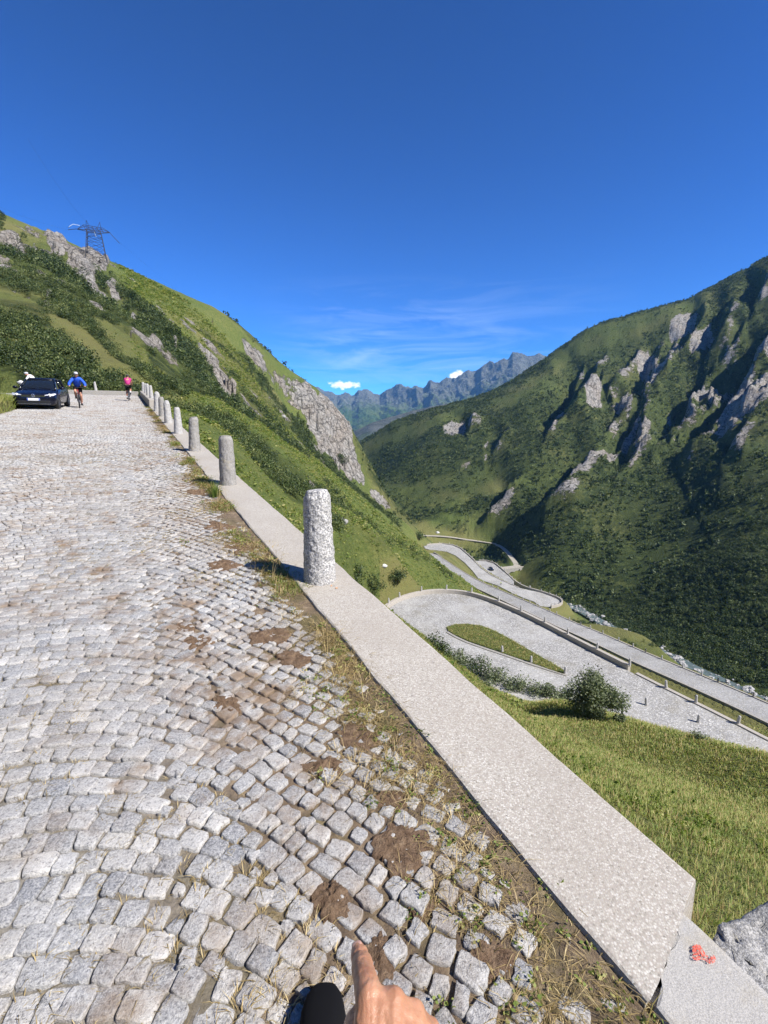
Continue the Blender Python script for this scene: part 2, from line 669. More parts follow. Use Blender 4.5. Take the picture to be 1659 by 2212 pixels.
M = {}
M['cobble'] = mat_cobble()
M['soil'] = mat_soil()
M['mud'] = mat_mud()
M['agg'] = mat_aggregate()
M['agg_old'] = mat_granite('weathered_concrete', (0.46, 0.44, 0.405), (0.27, 0.26, 0.24), 0.25, 300.0, 0.003)
M['granite'] = mat_granite('rough_granite')
M['granite_near'] = mat_granite('hewn_granite', (0.66, 0.645, 0.62), (0.16, 0.16, 0.165), 0.12, 75.0, 0.008)
M['wall_rough'] = mat_granite('rubble_granite', (0.47, 0.455, 0.425), (0.17, 0.165, 0.155), 0.5, 110.0, 0.010)
M['granite_old'] = mat_granite('weathered_granite', (0.42, 0.40, 0.37), (0.12, 0.115, 0.11), 0.45)
M['wallstone'] = mat_granite('wall_stone', (0.42, 0.40, 0.36), (0.16, 0.15, 0.135), 0.4, 60.0, 0.02)
M['rock'] = mat_granite('boulder_rock', (0.45, 0.44, 0.42), (0.14, 0.14, 0.14), 0.3, 30.0, 0.02)
M['farcob'] = mat_far_cobble()
M['terrain'] = mat_terrain()
M['mount'] = mat_mountain()
M['leaf'] = mat_leaf('shrub_leaf', (0.014, 0.029, 0.009), (0.045, 0.074, 0.020), (0.140, 0.172, 0.056), 0.22)
M['leaf_grey'] = mat_leaf('grey_shrub_leaf', (0.055, 0.078, 0.036), (0.135, 0.165, 0.080), (0.30, 0.32, 0.19), 0.25)
M['blade'] = mat_leaf('grass_blade', (0.100, 0.160, 0.030), (0.220, 0.275, 0.060), (0.42, 0.39, 0.15), 0.36)
M['straw'] = mat_leaf('dry_grass_blade', (0.17, 0.125, 0.05), (0.42, 0.31, 0.14), (0.64, 0.51, 0.27), 0.25)
M['leaf_mid'] = mat_leaf('alder_leaf', (0.026, 0.044, 0.014), (0.074, 0.108, 0.031), (0.19, 0.215, 0.075), 0.25)
M['bark'] = simple('shrub_stem', (0.09, 0.065, 0.045), 0.9)
M['path'] = simple('dirt_track', (0.36, 0.33, 0.27), 0.95, var=0.25, vscale=0.8)
M['cable'] = simple('steel_lattice', (0.05, 0.052, 0.06), 0.6, 0.3)
# ------------------------------------------------------------------ roads in the valley (outlines in metres on the ground)
def Z5(zx, zy):
    return 822.9 + 0.3307 * zx, 1097.2 + 0.3307 * zy


def resample(pts, step):
    pts = [np.asarray(p, float) for p in pts]
    out = [pts[0]]
    for a, b in zip(pts, pts[1:]):
        L = np.linalg.norm(b - a)
        n = max(1, int(round(L / step)))
        for i in range(1, n + 1):
            out.append(a + (b - a) * i / n)
    return out


def smooth_poly(pts, it=2):
    pts = [np.asarray(p, float) for p in pts]
    for _ in range(it):
        q = [pts[0]]
        for a, b in zip(pts, pts[1:]):
            q += [a * 0.75 + b * 0.25, a * 0.25 + b * 0.75]
        q.append(pts[-1])
        pts = q
    return pts


# hairpin close below: one tilted plane
def hp_z(px):
    return -25.6 + (px - 840) / 820 * -1.2


def hp_pt(px, py):
    # the apron is a plane; far lane falls a little to the right, near lane climbs
    return G(px, py, hp_z(px))


HP_OUT = [(1900, 1725), (1780, 1662), (1659, 1602), (1560, 1550), (1420, 1481), (1350, 1445), (1250, 1394), (1150, 1341), (1080, 1309), (1030, 1291),
          (995, 1284), (960, 1281.5), (925, 1283), (890, 1290), (862, 1300), (840, 1313), (826, 1330), (822, 1350), (832, 1372)]
HP_NEAR = [(832, 1372), (880, 1400), (940, 1436), (1020, 1478), (1110, 1515), (1230, 1560), (1370, 1610), (1500, 1650), (1659, 1695), (1800, 1735), (1900, 1762)]
hp_out = smooth_poly([hp_pt(*p) for p in HP_OUT])
hp_near = smooth_poly([hp_pt(*p) for p in HP_NEAR])
ISL = [(965, 1356), (985, 1350), (1010, 1349.5), (1040, 1353), (1070, 1365), (1100, 1381), (1150, 1410), (1190, 1433), (1222, 1452), (1216, 1457),
       (1180, 1445), (1150, 1434), (1085, 1412), (1040, 1396), (1010, 1385.5), (985, 1374), (968, 1364)]
isl = [hp_pt(*p) for p in ISL]

# second road, below and beyond
R2F = [(939, 1195, -72.6), (996, 1233, -66.0), (1034.6, 1256, -63), (1074, 1272.5, -61), (1130.5, 1297, -58), (1189, 1322, -55.8), (1244.5, 1347, -54),
       (1286, 1363, -53), (1354.5, 1393, -51.5), (1408.7, 1416.5, -50.3), (1500, 1453.7, -49), (1569.5, 1482.5, -48), (1649, 1516, -47), (1760, 1565, -45.8)]
r2_far = resample(smooth_poly([G(a, b, c) for a, b, c in R2F], 1), 4.0)


def offset_line(line, w):
    out = []
    for i, p in enumerate(line):
        a = line[max(0, i - 1)]
        b = line[min(len(line) - 1, i + 1)]
        t = (b - a)[:2]
        t = t / np.linalg.norm(t)
        nrm = np.array([-t[1], t[0]])
        # the side towards the viewer
        if np.dot(nrm, -p[:2]) < 0:
            nrm = -nrm
        out.append(np.array([p[0] + nrm[0] * w, p[1] + nrm[1] * w, p[2]]))
    return out


r2_near = offset_line(r2_far, 6.4)


def z3(zx):
    return -73 - 5.0 * np.clip((zx - 320) / 860, 0, 1)


R3 = [(320, 240), (400, 235), (470, 245), (520, 268), (580, 320), (610, 350), (650, 392), (720, 442), (800, 480), (900, 522), (1040, 552), (1110, 577),
      (1160, 597), (1182, 615), (1176, 630), (1150, 640), (1110, 648), (1040, 640), (1000, 612), (930, 587), (870, 562), (760, 505), (640, 465), (600, 412),
      (550, 360), (490, 312), (430, 285), (350, 274), (318, 272), (290, 265), (280, 250)]
r3 = [G(*Z5(a, b), z3(a)) for a, b in R3]
R4 = [(590, 350), (612, 346), (640, 346), (690, 349), (740, 364), (790, 405), (840, 450), (872, 482), (935, 524), (900, 524), (800, 479), (720, 441), (650, 391), (612, 356)]
r4 = [G(*Z5(a, b), -79.0 + 1.2 * np.clip((a - 800) / 130, 0, 1)) for a, b in R4]
PATHC = [(230, 179, -85.5), (280, 180, -86), (330, 181, -86.5), (400, 184, -87), (480, 193, -88), (560, 207, -88.5), (640, 216, -89), (700, 224, -89.5), (745, 231, -90),
         (790, 256, -90), (830, 292, -89.5), (862, 335, -89), (885, 368, -88.5), (880, 386, -88.3), (840, 396, -88.2), (795, 403, -88)]
pathc = resample(smooth_poly([G(*Z5(a, b), c) for a, b, c in PATHC], 1), 3.0)

# river bed
RIV = [(1095, 1268, -97), (1150, 1292, -94), (1215, 1305, -90), (1243, 1313, -87), (1275, 1331, -84), (1330, 1362, -80), (1400, 1398, -76), (1459, 1424, -73.5),
       (1500, 1446, -72), (1551, 1469, -70), (1610, 1498, -68), (1659, 1524, -66.5), (1800, 1590, -63)]
river = resample(smooth_poly([G(a, b, c) for a, b, c in RIV], 1), 5.0)


def tess(pts):
    """fills a simple polygon in plan with triangles, returns index triples"""
    from mathutils.geometry import tessellate_polygon
    return [tuple(t) for t in tessellate_polygon([[Vector((p[0], p[1], 0)) for p in pts]])]


def poly_samples(pts, step):
    A = np.array(pts)
    x = np.arange(A[:, 0].min(), A[:, 0].max() + step, step)
    y = np.arange(A[:, 1].min(), A[:, 1].max() + step, step)
    gx, gy = np.meshgrid(x, y)
    gx, gy = gx.ravel(), gy.ravel()
    m = in_poly(gx, gy, [(p[0], p[1]) for p in pts])
    gx, gy = gx[m], gy[m]
    d = (gx[:, None] - A[None, :, 0]) ** 2 + (gy[:, None] - A[None, :, 1]) ** 2
    w = 1 / (d + 0.5) ** 1.5
    gz = (w * A[None, :, 2]).sum(1) / w.sum(1)
    S = np.stack([gx, gy, gz], 1)
    return np.concatenate([S, np.array(resample(list(pts) + [pts[0]], step))])


hp_poly = hp_out + hp_near[1:]
r2_poly = r2_far + r2_near[::-1]
PATHW = 2.2
path_poly_s = np.array(pathc)
CARVE = np.concatenate([poly_samples(hp_poly, 1.0), poly_samples(r2_poly, 1.6), poly_samples(r3, 1.8), poly_samples(r4, 1.8)])

# ------------------------------------------------------------------ control points of the ground (thin-plate spline)
CP = []


def cp(px, py, d, dz=0.0):
    q = P(px, py, d)
    q[2] += dz
    CP.append(q)


def cpw(u, v, z):
    q = uv2w(u, v)
    CP.append(np.array([q[0], q[1], z]))


def near_ground(u, v):
    zr = GRADE * u
    p1 = -0.80 - 0.281 * u - 0.501 * v          # open meadow falling away to the right and down the valley
    p2 = zr - 2.5 - 0.86 * (v - 1.73)           # steep bank at the foot of the retaining wall
    right = np.maximum(p1, p2)
    left = zr + 0.02 + 0.30 * (-4.4 - v) * sstep(0, 1.2, -4.4 - v)
    mid = zr - 0.30
    return np.where(v > 1.72, right, np.where(v < -4.4, left, mid))


for u in (-60, -35, -15, 0, 12, 24, 36):
    for v in (2.5, 8, 16, 24):
        cpw(u, v, float(near_ground(np.array(u), np.array(v))))
for u in (-60, -35, -15, 0, 15, 30, 44):
    cpw(u, -1.5, GRADE * u - 0.3)
    if u < 36:
        cpw(u, -5.2, GRADE * u + 0.2)
        cpw(u, -7.5, GRADE * u + 1.0)
        cpw(u, -12, GRADE * u + 2.4)
        cpw(u, -22, GRADE * u + 7)
        cpw(u, -45, GRADE * u + 22)
        cpw(u, -90, GRADE * u + 52)
cpw(44, -9, GRADE * 44 - 0.3)
cpw(40, -12, GRADE * 40 - 0.2)
for v in (-16, -10, -4, 1):
    cpw(50.5, v, GRADE * 50 + 0.1)
    cpw(56, v, GRADE * 50 + 0.6 + (1 - v) * 0.10)
# left hill, from its foot up to the ridge
for a in [(0, 760, 38), (0, 700, 56), (0, 600, 100), (0, 530, 135), (0, 462, 172), (-150, 392, 165), (-320, 330, 150), (-600, 250, 130),
          (80, 780, 47), (80, 700, 70), (80, 600, 105),
          (150, 700, 80), (150, 600, 120), (120, 512, 178), (230, 557, 182), (215, 650, 125), (300, 780, 66), (300, 700, 108), (300, 645, 145), (300, 602, 196),
          (250, 810, 54), (330, 845, 60), (400, 850, 84), (400, 780, 122), (400, 700, 178), (400, 652, 220),
          (500, 905, 100), (500, 850, 142), (500, 780, 190), (500, 707, 245), (580, 850, 215), (580, 777, 265), (600, 905, 195), (660, 955, 215)]:
    cp(*a)
# behind the ridge the ground falls away
for a in [(0, 500, 240), (230, 600, 260), (400, 700, 300), (500, 770, 330), (580, 850, 350), (640, 905, 370), (690, 930, 380), (740, 1010, 370), (-320, 380, 230), (760, 1050, 380)]:
    cp(*a)
# cliff at the end of the hill
for a in [(610, 800, 278), (640, 822, 284), (680, 841, 288), (705, 860, 291), (730, 888, 293), (752, 915, 294), (757, 945, 290), (772, 990, 288), (788, 1040, 286), (802, 1066, 286),
          (620, 872, 268), (650, 903, 266), (685, 950, 264), (700, 968, 263), (730, 1005, 264), (745, 1022, 265), (770, 1052, 266), (800, 1082, 268), (845, 1098, 284)]:
    cp(*a)
# spur in front of it and the gully before the spur
for a in [(447, 858, 92), (557, 924, 102), (661, 983, 116), (706, 1022, 126), (768, 1090, 141), (880, 1164, 162), (910, 1184, 166), (960, 1222, 176), (1005, 1248, 182),
          (560, 985, 62), (620, 1028, 78), (700, 1075, 96), (790, 1130, 118), (880, 1185, 135), (520, 930, 60), (440, 880, 52),
          (740, 1040, 190), (800, 1095, 215), (860, 1125, 250), (900, 1150, 272)]:
    cp(*a)
# shoulder below the kerb
for a in [(512, 1034, 38), (560, 1057, 48), (655, 1101, 58), (768, 1155, 66), (850, 1200, 76), (930, 1236, 88), (1000, 1264, 94), (850, 1262, 69), (930, 1265, 88)]:
    cp(*a)
# the meadow runs out above the hairpin
for a in [(1750, 1664, 24), (1659, 1636, 26), (1500, 1592, 29), (1340, 1552, 32), (1200, 1508, 36)]:
    cp(*a)


def outward(line, w, dz):
    for i in range(1, len(line) - 1, 4):
        t = (line[i + 1] - line[i - 1])[:2]
        t = t / np.linalg.norm(t)
        n = np.array([-t[1], t[0]])
        if np.dot(n, np.array([0.55, 0.83])) < 0:
            n = -n
        CP.append(np.array([line[i][0] + n[0] * w, line[i][1] + n[1] * w, line[i][2] + dz]))


outward(hp_out[:len(hp_out) * 3 // 5], 5, -3.0)
outward(hp_out[:len(hp_out) * 3 // 5], 11, -7.5)
outward(r2_far[8:], 5, -2.2)
outward(r2_far[8:], 10, -5.5)
for a in [(1225, 1336, 172), (1200, 1330, 185), (1160, 1318, 190)]:
    cp(*a)
for line, st_, dz in ((hp_out, 6, -0.3), (hp_near, 5, -0.4), (r2_far, 3, -0.3), (r2_near, 3, -0.3), (r3, 2, -0.3), (r4, 3, -0.3), (pathc, 5, -0.05), (river, 4, -0.6)):
    for p in line[::st_]:
        CP.append(np.array([p[0], p[1], p[2] + dz]))
# grass bank between second road and river, right mountain
for a in [(1300, 1341, 166), (1350, 1350, 160), (1390, 1362, 155), (1425, 1388, 149), (1400, 1400, 130)]:
    cp(*a)
for a in [(1659, 1440, 152), (1659, 1200, 212), (1659, 1050, 268), (1659, 900, 340), (1659, 700, 470), (1659, 560, 610), (1850, 1200, 205), (1850, 800, 395), (1850, 480, 610), (2200, 900, 300), (2200, 500, 490),
          (1500, 1380, 184), (1500, 1200, 252), (1500, 1000, 350), (1500, 850, 445), (1500, 720, 560), (1500, 641, 640),
          (1340, 1280, 252), (1340, 1130, 312), (1340, 980, 400), (1340, 850, 500), (1340, 760, 595), (1340, 684, 665),
          (1180, 1230, 285), (1180, 1100, 340), (1180, 950, 445), (1180, 850, 555), (1180, 774, 680), (1260, 714, 685), (1400, 668, 670), (1580, 603, 630),
          (1050, 1120, 385), (1050, 1020, 445), (1050, 930, 530), (1050, 860, 640), (930, 1140, 392), (930, 1050, 450), (930, 950, 546), (930, 886, 650),
          (850, 1090, 440), (860, 1000, 530), (850, 916, 660), (800, 1050, 560), (790, 990, 640), (762, 962, 690), (720, 985, 700), (1120, 825, 640)]:
    cp(*a)
for a in [(1659, 620, 780), (1400, 740, 840), (1180, 840, 850), (930, 940, 820), (762, 1020, 850), (1850, 540, 780), (600, 1100, 800), (300, 1000, 700), (0, 900, 600)]:
    cp(*a)
for q in [(-300, -150, 120), (300, -150, -60), (0, -200, -30), (600, -100, 120), (1000, 200, 250), (-350, 100, 170), (-200, -60, 100), (120, -60, -60), (0, 1300, -90), (-500, 600, -60), (900, 1200, 60)]:
    CP.append(np.array(q, float))

CPA = np.array(CP)
SCL = 100.0


def tps_fit(A, lam):
    x = A[:, :2] / SCL
    n = len(x)
    r2 = ((x[:, None, :] - x[None, :, :]) ** 2).sum(-1)
    K = 0.5 * r2 * np.log(r2 + 1e-12) + lam * np.eye(n)
    Pm = np.c_[np.ones(n), x]
    Lm = np.zeros((n + 3, n + 3))
    Lm[:n, :n] = K
    Lm[:n, n:] = Pm
    Lm[n:, :n] = Pm.T
    return x, np.linalg.solve(Lm, np.r_[A[:, 2], np.zeros(3)])


TPX, TPW = tps_fit(CPA, 1e-4)


def tps(X, Y):
    xs = np.stack([X, Y], 1) / SCL
    out = np.empty(len(xs))
    n = len(TPX)
    for i in range(0, len(xs), 20000):
        c = xs[i:i + 20000].astype(np.float32)
        r2 = (c[:, None, 0] - TPX[None, :, 0].astype(np.float32)) ** 2 + (c[:, None, 1] - TPX[None, :, 1].astype(np.float32)) ** 2
        out[i:i + 20000] = (0.5 * r2 * np.log(r2 + 1e-12)) @ TPW[:n] + TPW[n] + c @ TPW[n + 1:]
    return out


# ------------------------------------------------------------------ polar sheet, fine near the viewer and inside the valley view
NR = 760
rad = 0.5 * (1500 / 0.5) ** (np.arange(NR) / (NR - 1))
ang_f = np.linspace(-52, 52, 980)
ang_c = np.linspace(52, 308, 150)[1:-1]
ANG = np.radians(np.r_[ang_f, ang_c])
NA = len(ANG)
gA, gR = np.meshgrid(ANG, rad)
X = (gR * np.sin(gA)).ravel()
Y = (gR * np.cos(gA)).ravel()
R_ = gR.ravel()
Z = tps(X, Y)

U_, V_ = w2uv(X, Y)
zn = near_ground(U_, V_)
wn = (1 - sstep(12, 30, np.hypot(X, Y))) * (V_ > -40)
Z = Z * (1 - wn) + zn * wn
# shape noise
slope_fade = sstep(25, 80, R_)
offroad = np.clip(np.maximum(V_ - 1.9, np.maximum(-4.8 - V_, 0)) / 2.0, 0, 1)
offroad = np.where(U_ > 51, 1, offroad)
Z += fbm(X / 3.0, Y / 3.0, 3, 3) * 0.16 * offroad
Z += fbm(X / 42, Y / 42, 4, 5) * 2.3 * slope_fade + fbm(X / 14, Y / 14, 4, 9) * 0.9 * slope_fade - 1.6 * slope_fade

PX, PY, PD = proj(X, Y, Z)
infront = Y > 2

# --- rock ribs and crags of the mountain across the valley: a crest that breaks off on its shaded side
RIBS = [  # crest polyline (downhill order), height, width on the lit side (m), start..end fade
    ([(1532, 640), (1510, 700), (1478, 765)], 13, 30),
    ([(1600, 628), (1565, 700), (1528, 770)], 14, 34),
    ([(1665, 585), (1628, 675)], 15, 40),
    ([(1690, 680), (1640, 770), (1600, 830), (1562, 915), (1520, 960), (1450, 995)], 17, 40),
    ([(1560, 760), (1500, 850), (1470, 930)], 15, 30),
    ([(1285, 812), (1256, 862), (1216, 905)], 13, 30),
    ([(1408, 885), (1376, 940), (1362, 985)], 13, 28),
    ([(1305, 960), (1266, 1010), (1225, 1058), (1150, 1105)], 14, 30),
    ([(1330, 800), (1312, 860)], 8, 20),
    ([(1206, 905), (1180, 945)], 7, 20),
    ([(1025, 893), (1012, 940)], 11, 36),
    ([(1100, 920), (1070, 985)], 7, 20),
    ([(1130, 1010), (1090, 1090), (1030, 1140)], 9, 26),
    ([(1440, 760), (1400, 830), (1385, 870)], 10, 24),
]
_rr = np.random.default_rng(17)
for _ in range(46):
    _x, _y = _rr.uniform(1250, 1690), _rr.uniform(640, 960)
    if _y < 770 - (_x - 1180) * 0.42 + 35 or (_x < 1420 and _y > 860):
        continue
    _l = _rr.uniform(45, 130)
    RIBS.append(([(_x, _y), (_x - 0.40 * _l, _y + 0.55 * _l), (_x - 0.75 * _l, _y + _l)], _rr.uniform(4, 8), _rr.uniform(10, 20)))
rib_rock = np.zeros(len(X))
dZ = np.zeros(len(X))
right_side = infront & (PD > 120) & (PX > 930) & (PX < 1900)
ii = np.where(right_side)[0]
wob = fbm(X[ii] / 22, Y[ii] / 22, 4, 21)
for poly, amp, wid in RIBS:
    px_, py_ = PX[ii], PY[ii]
    d, sg, t = seg_dist(px_, py_, poly)
    m2px = F / PD[ii]
    s = d * sg / m2px  # metres in the picture plane across the rib
    s = s + wob * 7.0
    tf = sstep(0, 0.25, t) * (1 - 0.75 * sstep(0.7, 1.0, t))
    endd = np.where((t <= 0.0) | (t >= 1.0), 1 - sstep(0, 14, np.abs(d / m2px)), 1.0)
    # lit side: s<0 (right of the crest when going down the picture to the left)
    prof = np.where(s < 0, 0.42 * np.exp(-(-s / wid) ** 2 * 1.6), 0.42 - 1.0 * sstep(0, 4, s) + 0.58 * sstep(10, 44, s))
    dZ[ii] += 1.75 * amp * prof * tf * endd * (0.85 + 0.5 * wob)
    rk = np.where(s < 0, 1 - sstep(wid * 0.14, wid * 0.50, -s), 1 - sstep(2, 5, s)) * tf * endd * sstep(-0.50, -0.05, fbm(X[ii] / 15, Y[ii] / 15, 3, 37))
    rib_rock[ii] = np.maximum(rib_rock[ii], rk)
Z += dZ

# --- crags by outline
CRAG = [
    ([(1445, 690), (1470, 672), (1510, 655), (1500, 690), (1470, 712), (1450, 722)], 0.9), ([(1506, 725), (1535, 690), (1548, 712), (1520, 745), (1487, 760)], 1.0),
    ([(1374, 765), (1402, 738), (1420, 758), (1392, 792)], 1.0), ([(1259, 855), (1300, 836), (1297, 874), (1266, 905)], 1.0),
    ([(1550, 900), (1571, 866), (1625, 846), (1659, 826), (1720, 800), (1720, 850), (1605, 914), (1554, 951)], 1.0), ([(1297, 965), (1320, 951), (1287, 1012), (1263, 1042)], 1.0),
    ([(1317, 962), (1348, 954), (1307, 1015)], 0.8), ([(1564, 772), (1618, 738), (1592, 766)], 0.9), ([(1437, 863), (1453, 866), (1449, 887)], 0.9),
    ([(952, 930), (968, 905), (1009, 897), (1004, 925), (975, 940)], 0.8), ([(1039, 958), (1062, 931), (1050, 965)], 0.8), ([(1038, 997), (1062, 971), (1050, 1000)], 0.8),
    ([(996, 1012), (1020, 990), (1010, 1015)], 0.7), ([(1640, 760), (1700, 720), (1700, 790), (1650, 800)], 0.8),
    
    # left hill
    ([(95, 505), (125, 503), (165, 545), (155, 555), (110, 530)], 0.9), ([(135, 570), (160, 545), (200, 543), (238, 562), (225, 590), (190, 605), (165, 600)], 1.0),
    ([(170, 612), (205, 600), (215, 625), (190, 630)], 0.8), ([(225, 615), (245, 610), (268, 650), (250, 655)], 0.6), ([(0, 500), (40, 505), (60, 560), (20, 545)], 0.55),
    ([(185, 640), (215, 655), (235, 675), (215, 670)], 0.7), ([(90, 635), (110, 630), (112, 655), (95, 655)], 0.6), ([(275, 670), (300, 680), (290, 700)], 0.6),
    ([(430, 745), (455, 760), (475, 790), (465, 800), (440, 770)], 0.8), ([(455, 790), (480, 795), (512, 830), (512, 868), (490, 850), (470, 815)], 0.8),
    ([(520, 730), (560, 760), (580, 790), (560, 790), (530, 760)], 0.5),
    ([(640, 840), (650, 826), (685, 840), (710, 862), (760, 910), (760, 960), (778, 1000), (795, 1045), (780, 1050), (742, 1018), (700, 965), (680, 930), (655, 880)], 1.0),
    ([(548, 792), (565, 782), (610, 803), (650, 826), (660, 890), (640, 890), (590, 830)], 0.02),
    ([(795, 1050), (812, 1060), (850, 1098), (840, 1105), (800, 1075)], 0.9), ([(20, 620), (60, 628), (70, 645), (40, 640)], 0.5),
    ([(600, 880), (630, 905), (640, 925), (615, 905)], 0.6), ([(690, 985), (706, 1000), (700, 1010)], 0.7),
    ([(300, 710), (330, 730), (350, 760), (330, 750)], 0.5), ([(360, 720), (385, 735), (380, 745)], 0.6), ([(150, 690), (165, 700), (160, 710)], 0.5),
]
rock = rib_rock * 0.66
_lh = infront & (PD > 90) & (PD < 310) & (PX < 700) & (PY > 440)
_oc = fbm(X / 16 + 40, Y / 11, 5, 231, 0.6)
rock = np.maximum(rock, np.where(_lh, 0.62 * sstep(0.26, 0.40, _oc), 0))
sel = np.where(infront & (PD > 20))[0]
jx = PX[sel] + fbm(X[sel] / 6, Y[sel] / 6, 3, 41) * 9
jy = PY[sel] + fbm(X[sel] / 6 + 50, Y[sel] / 6, 3, 43) * 9
for poly, k in CRAG:
    a = np.array(poly)
    bb = (jx > a[:, 0].min() - 2) & (jx < a[:, 0].max() + 2) & (jy > a[:, 1].min() - 2) & (jy < a[:, 1].max() + 2)
    q = np.where(bb)[0]
    m = in_poly(jx[q], jy[q], poly)
    # only on the slope the outline was taken from
    far = PD[sel][q] > 55
    mm = q[m & far]
    rock[sel[mm]] = np.maximum(rock[sel[mm]], 0.55 + 0.45 * k)
# soften the rock mask one step over the grid
rk2 = rock.reshape(NR, NA)
for _ in range(2):
    rk2 = (rk2 + np.roll(rk2, 1, 0) + np.roll(rk2, -1, 0) + np.roll(rk2, 1, 1) + np.roll(rk2, -1, 1)) / 5
rock = rk2.ravel()

# blocky relief of the rock
q = np.where(rock > 0.15)[0]
f1, f2, cid = worley(X[q] / 7 + Z[q] / 9, Y[q] / 7 - Z[q] / 11, 5)
g1, g2, cid2 = worley(X[q] / 2.6 + Z[q] / 4, Y[q] / 2.6 - Z[q] / 4, 6)
_k = np.where(PX[q] > 900, 0.5, 1.0) * np.clip(rock[q], 0, 1)
Z[q] += _k * ((cid - 0.5) * 4.6 + (cid2 - 0.5) * 1.9 - (1 - sstep(0.0, 0.14, f2 - f1)) * 0.9)

# --- roads, river and track cut into the ground
selc = np.where((X > -30) & (X < 130) & (Y > 20) & (Y < 420) & (Z < -8))[0]
for SMP, halfw, blend, drop in ((CARVE, 1.3, 4.5, 0.28), (np.array(pathc), 1.9, 4.0, 0.10)):
    bd = np.full(len(selc), 1e9)
    bz = np.zeros(len(selc))
    S32 = SMP.astype(np.float32)
    for i in range(0, len(selc), 4000):
        ix = selc[i:i + 4000]
        dd = (X[ix, None].astype(np.float32) - S32[None, :, 0]) ** 2 + (Y[ix, None].astype(np.float32) - S32[None, :, 1]) ** 2
        k = dd.argmin(1)
        bd[i:i + 4000] = np.sqrt(dd[np.arange(len(ix)), k])
        bz[i:i + 4000] = S32[k, 2]
    w = 1 - sstep(halfw, halfw + blend, bd)
    # never above the paving next to it
    tgt = bz - drop
    Z[selc] = Z[selc] * (1 - w) + np.minimum(tgt, Z[selc] + 3) * w
    Z[selc] = np.where(bd < halfw, tgt, Z[selc])
rd, _, rt = seg_dist(X[selc], Y[selc], [(p[0], p[1]) for p in river])
rz = np.interp(rt, np.linspace(0, 1, len(river)), [p[2] for p in river])
w = 1 - sstep(3.0, 9.0, rd)
roadw = 1 - sstep(0.5, 4.0, bd)
Z[selc] = Z[selc] * (1 - w) + (rz - 0.5) * w
river_d = np.full(len(X), 99.0)
river_d[selc] = rd

# --- the upper road bed
bed = (V_ > -4.55) & (V_ < 1.73) & (U_ > -25) & (U_ < 49.2)
plaza = (V_ > -18) & (V_ < -4.4) & (U_ > 37.5) & (U_ < 49.2)
Z = np.where(bed, GRADE * U_ - 0.30, Z)
Z = np.where(plaza, GRADE * U_ - 0.18, Z)
verge = (V_ >= 1.73) & (V_ < 3.2) & (U_ > -25) & (U_ < 50)
Z = np.where(verge, np.minimum(Z, GRADE * U_ - 1.2 - 0.9 * (V_ - 1.73)), Z)

PX, PY, PD = proj(X, Y, Z)
# --- where woody scrub grows
shrub = np.clip(0.55 + 1.3 * fbm(X / 38, Y / 38, 4, 61), 0, 1)
GRASSY = [  # outlines of open grass
    [(300, 850), (447, 845), (560, 915), (700, 1010), (780, 1085), (890, 1150), (1010, 1235), (1000, 1245), (900, 1180), (820, 1120), (720, 1060), (640, 1000), (540, 935), (440, 880), (370, 875)],
    [(110, 670), (160, 690), (240, 760), (330, 830), (350, 860), (300, 840), (210, 790), (150, 740), (100, 700)],
    [(190, 680), (260, 700), (320, 760), (340, 800), (270, 770)],
    [(235, 565), (330, 620), (450, 680), (540, 735), (600, 790), (540, 770), (440, 715), (380, 700), (300, 650)],
    [(0, 435), (230, 540), (350, 600), (480, 675), (560, 740), (640, 812), (650, 840), (600, 825), (530, 775), (450, 715), (350, 655), (235, 590), (120, 530), (0, 492)],
    [(640, 1100), (720, 1140), (860, 1200), (1060, 1290), (840, 1300), (730, 1240), (640, 1170)],
    [(500, 1030), (600, 1075), (680, 1110), (640, 1130), (540, 1080)],
    [(860, 1060), (1000, 1010), (1100, 1010), (1130, 1040), (1000, 1090), (880, 1110)],
    [(1180, 775), (1300, 700), (1420, 670), (1560, 620), (1530, 650), (1400, 715), (1290, 760), (1200, 810)],
    [(1050, 870), (1180, 800), (1200, 840), (1080, 895)], [(780, 960), (900, 910), (1000, 880), (990, 900), (880, 950), (790, 985)],
    [(0, 700), (60, 740), (120, 790), (90, 800), (20, 750)], [(0, 800), (40, 815), (40, 900), (0, 900)],
    [(560, 800), (700, 900), (690, 930), (610, 880)],
]
dryp = np.clip(0.15 + 1.1 * fbm(X / 25, Y / 25, 3, 71), 0, 0.6)
for poly in GRASSY:
    a = np.array(poly)
    jx = PX + fbm(X / 9, Y / 9, 3, 45) * 14
    jy = PY + fbm(X / 9 + 50, Y / 9, 3, 47) * 14
    m = in_poly(jx, jy, poly) & infront
    shrub = np.where(m, shrub * 0.12, shrub)
DENSE = [
    [(0, 560), (60, 590), (200, 640), (330, 720), (420, 790), (520, 850), (620, 920), (560, 900), (440, 830), (330, 790), (230, 730), (120, 680), (0, 660)],
    [(480, 960), (560, 985), (700, 1060), (740, 1095), (640, 1060), (540, 1020)], [(0, 700), (80, 720), (200, 800), (300, 850), (100, 850), (0, 790)],
    [(1050, 1180), (1300, 1000), (1659, 1000), (1659, 1500), (1400, 1390), (1250, 1300), (1120, 1230)],
    [(780, 970), (960, 900), (1250, 780), (1659, 640), (1659, 1000), (1200, 1100), (1000, 1150), (900, 1140)],
]
for poly in DENSE:
    m = in_poly(PX, PY, poly) & infront & (PD > 30)
    shrub = np.where(m, np.clip(shrub * 1.0 + 0.42, 0, 1) * np.where(shrub < 0.09, 0.3, 1), shrub)
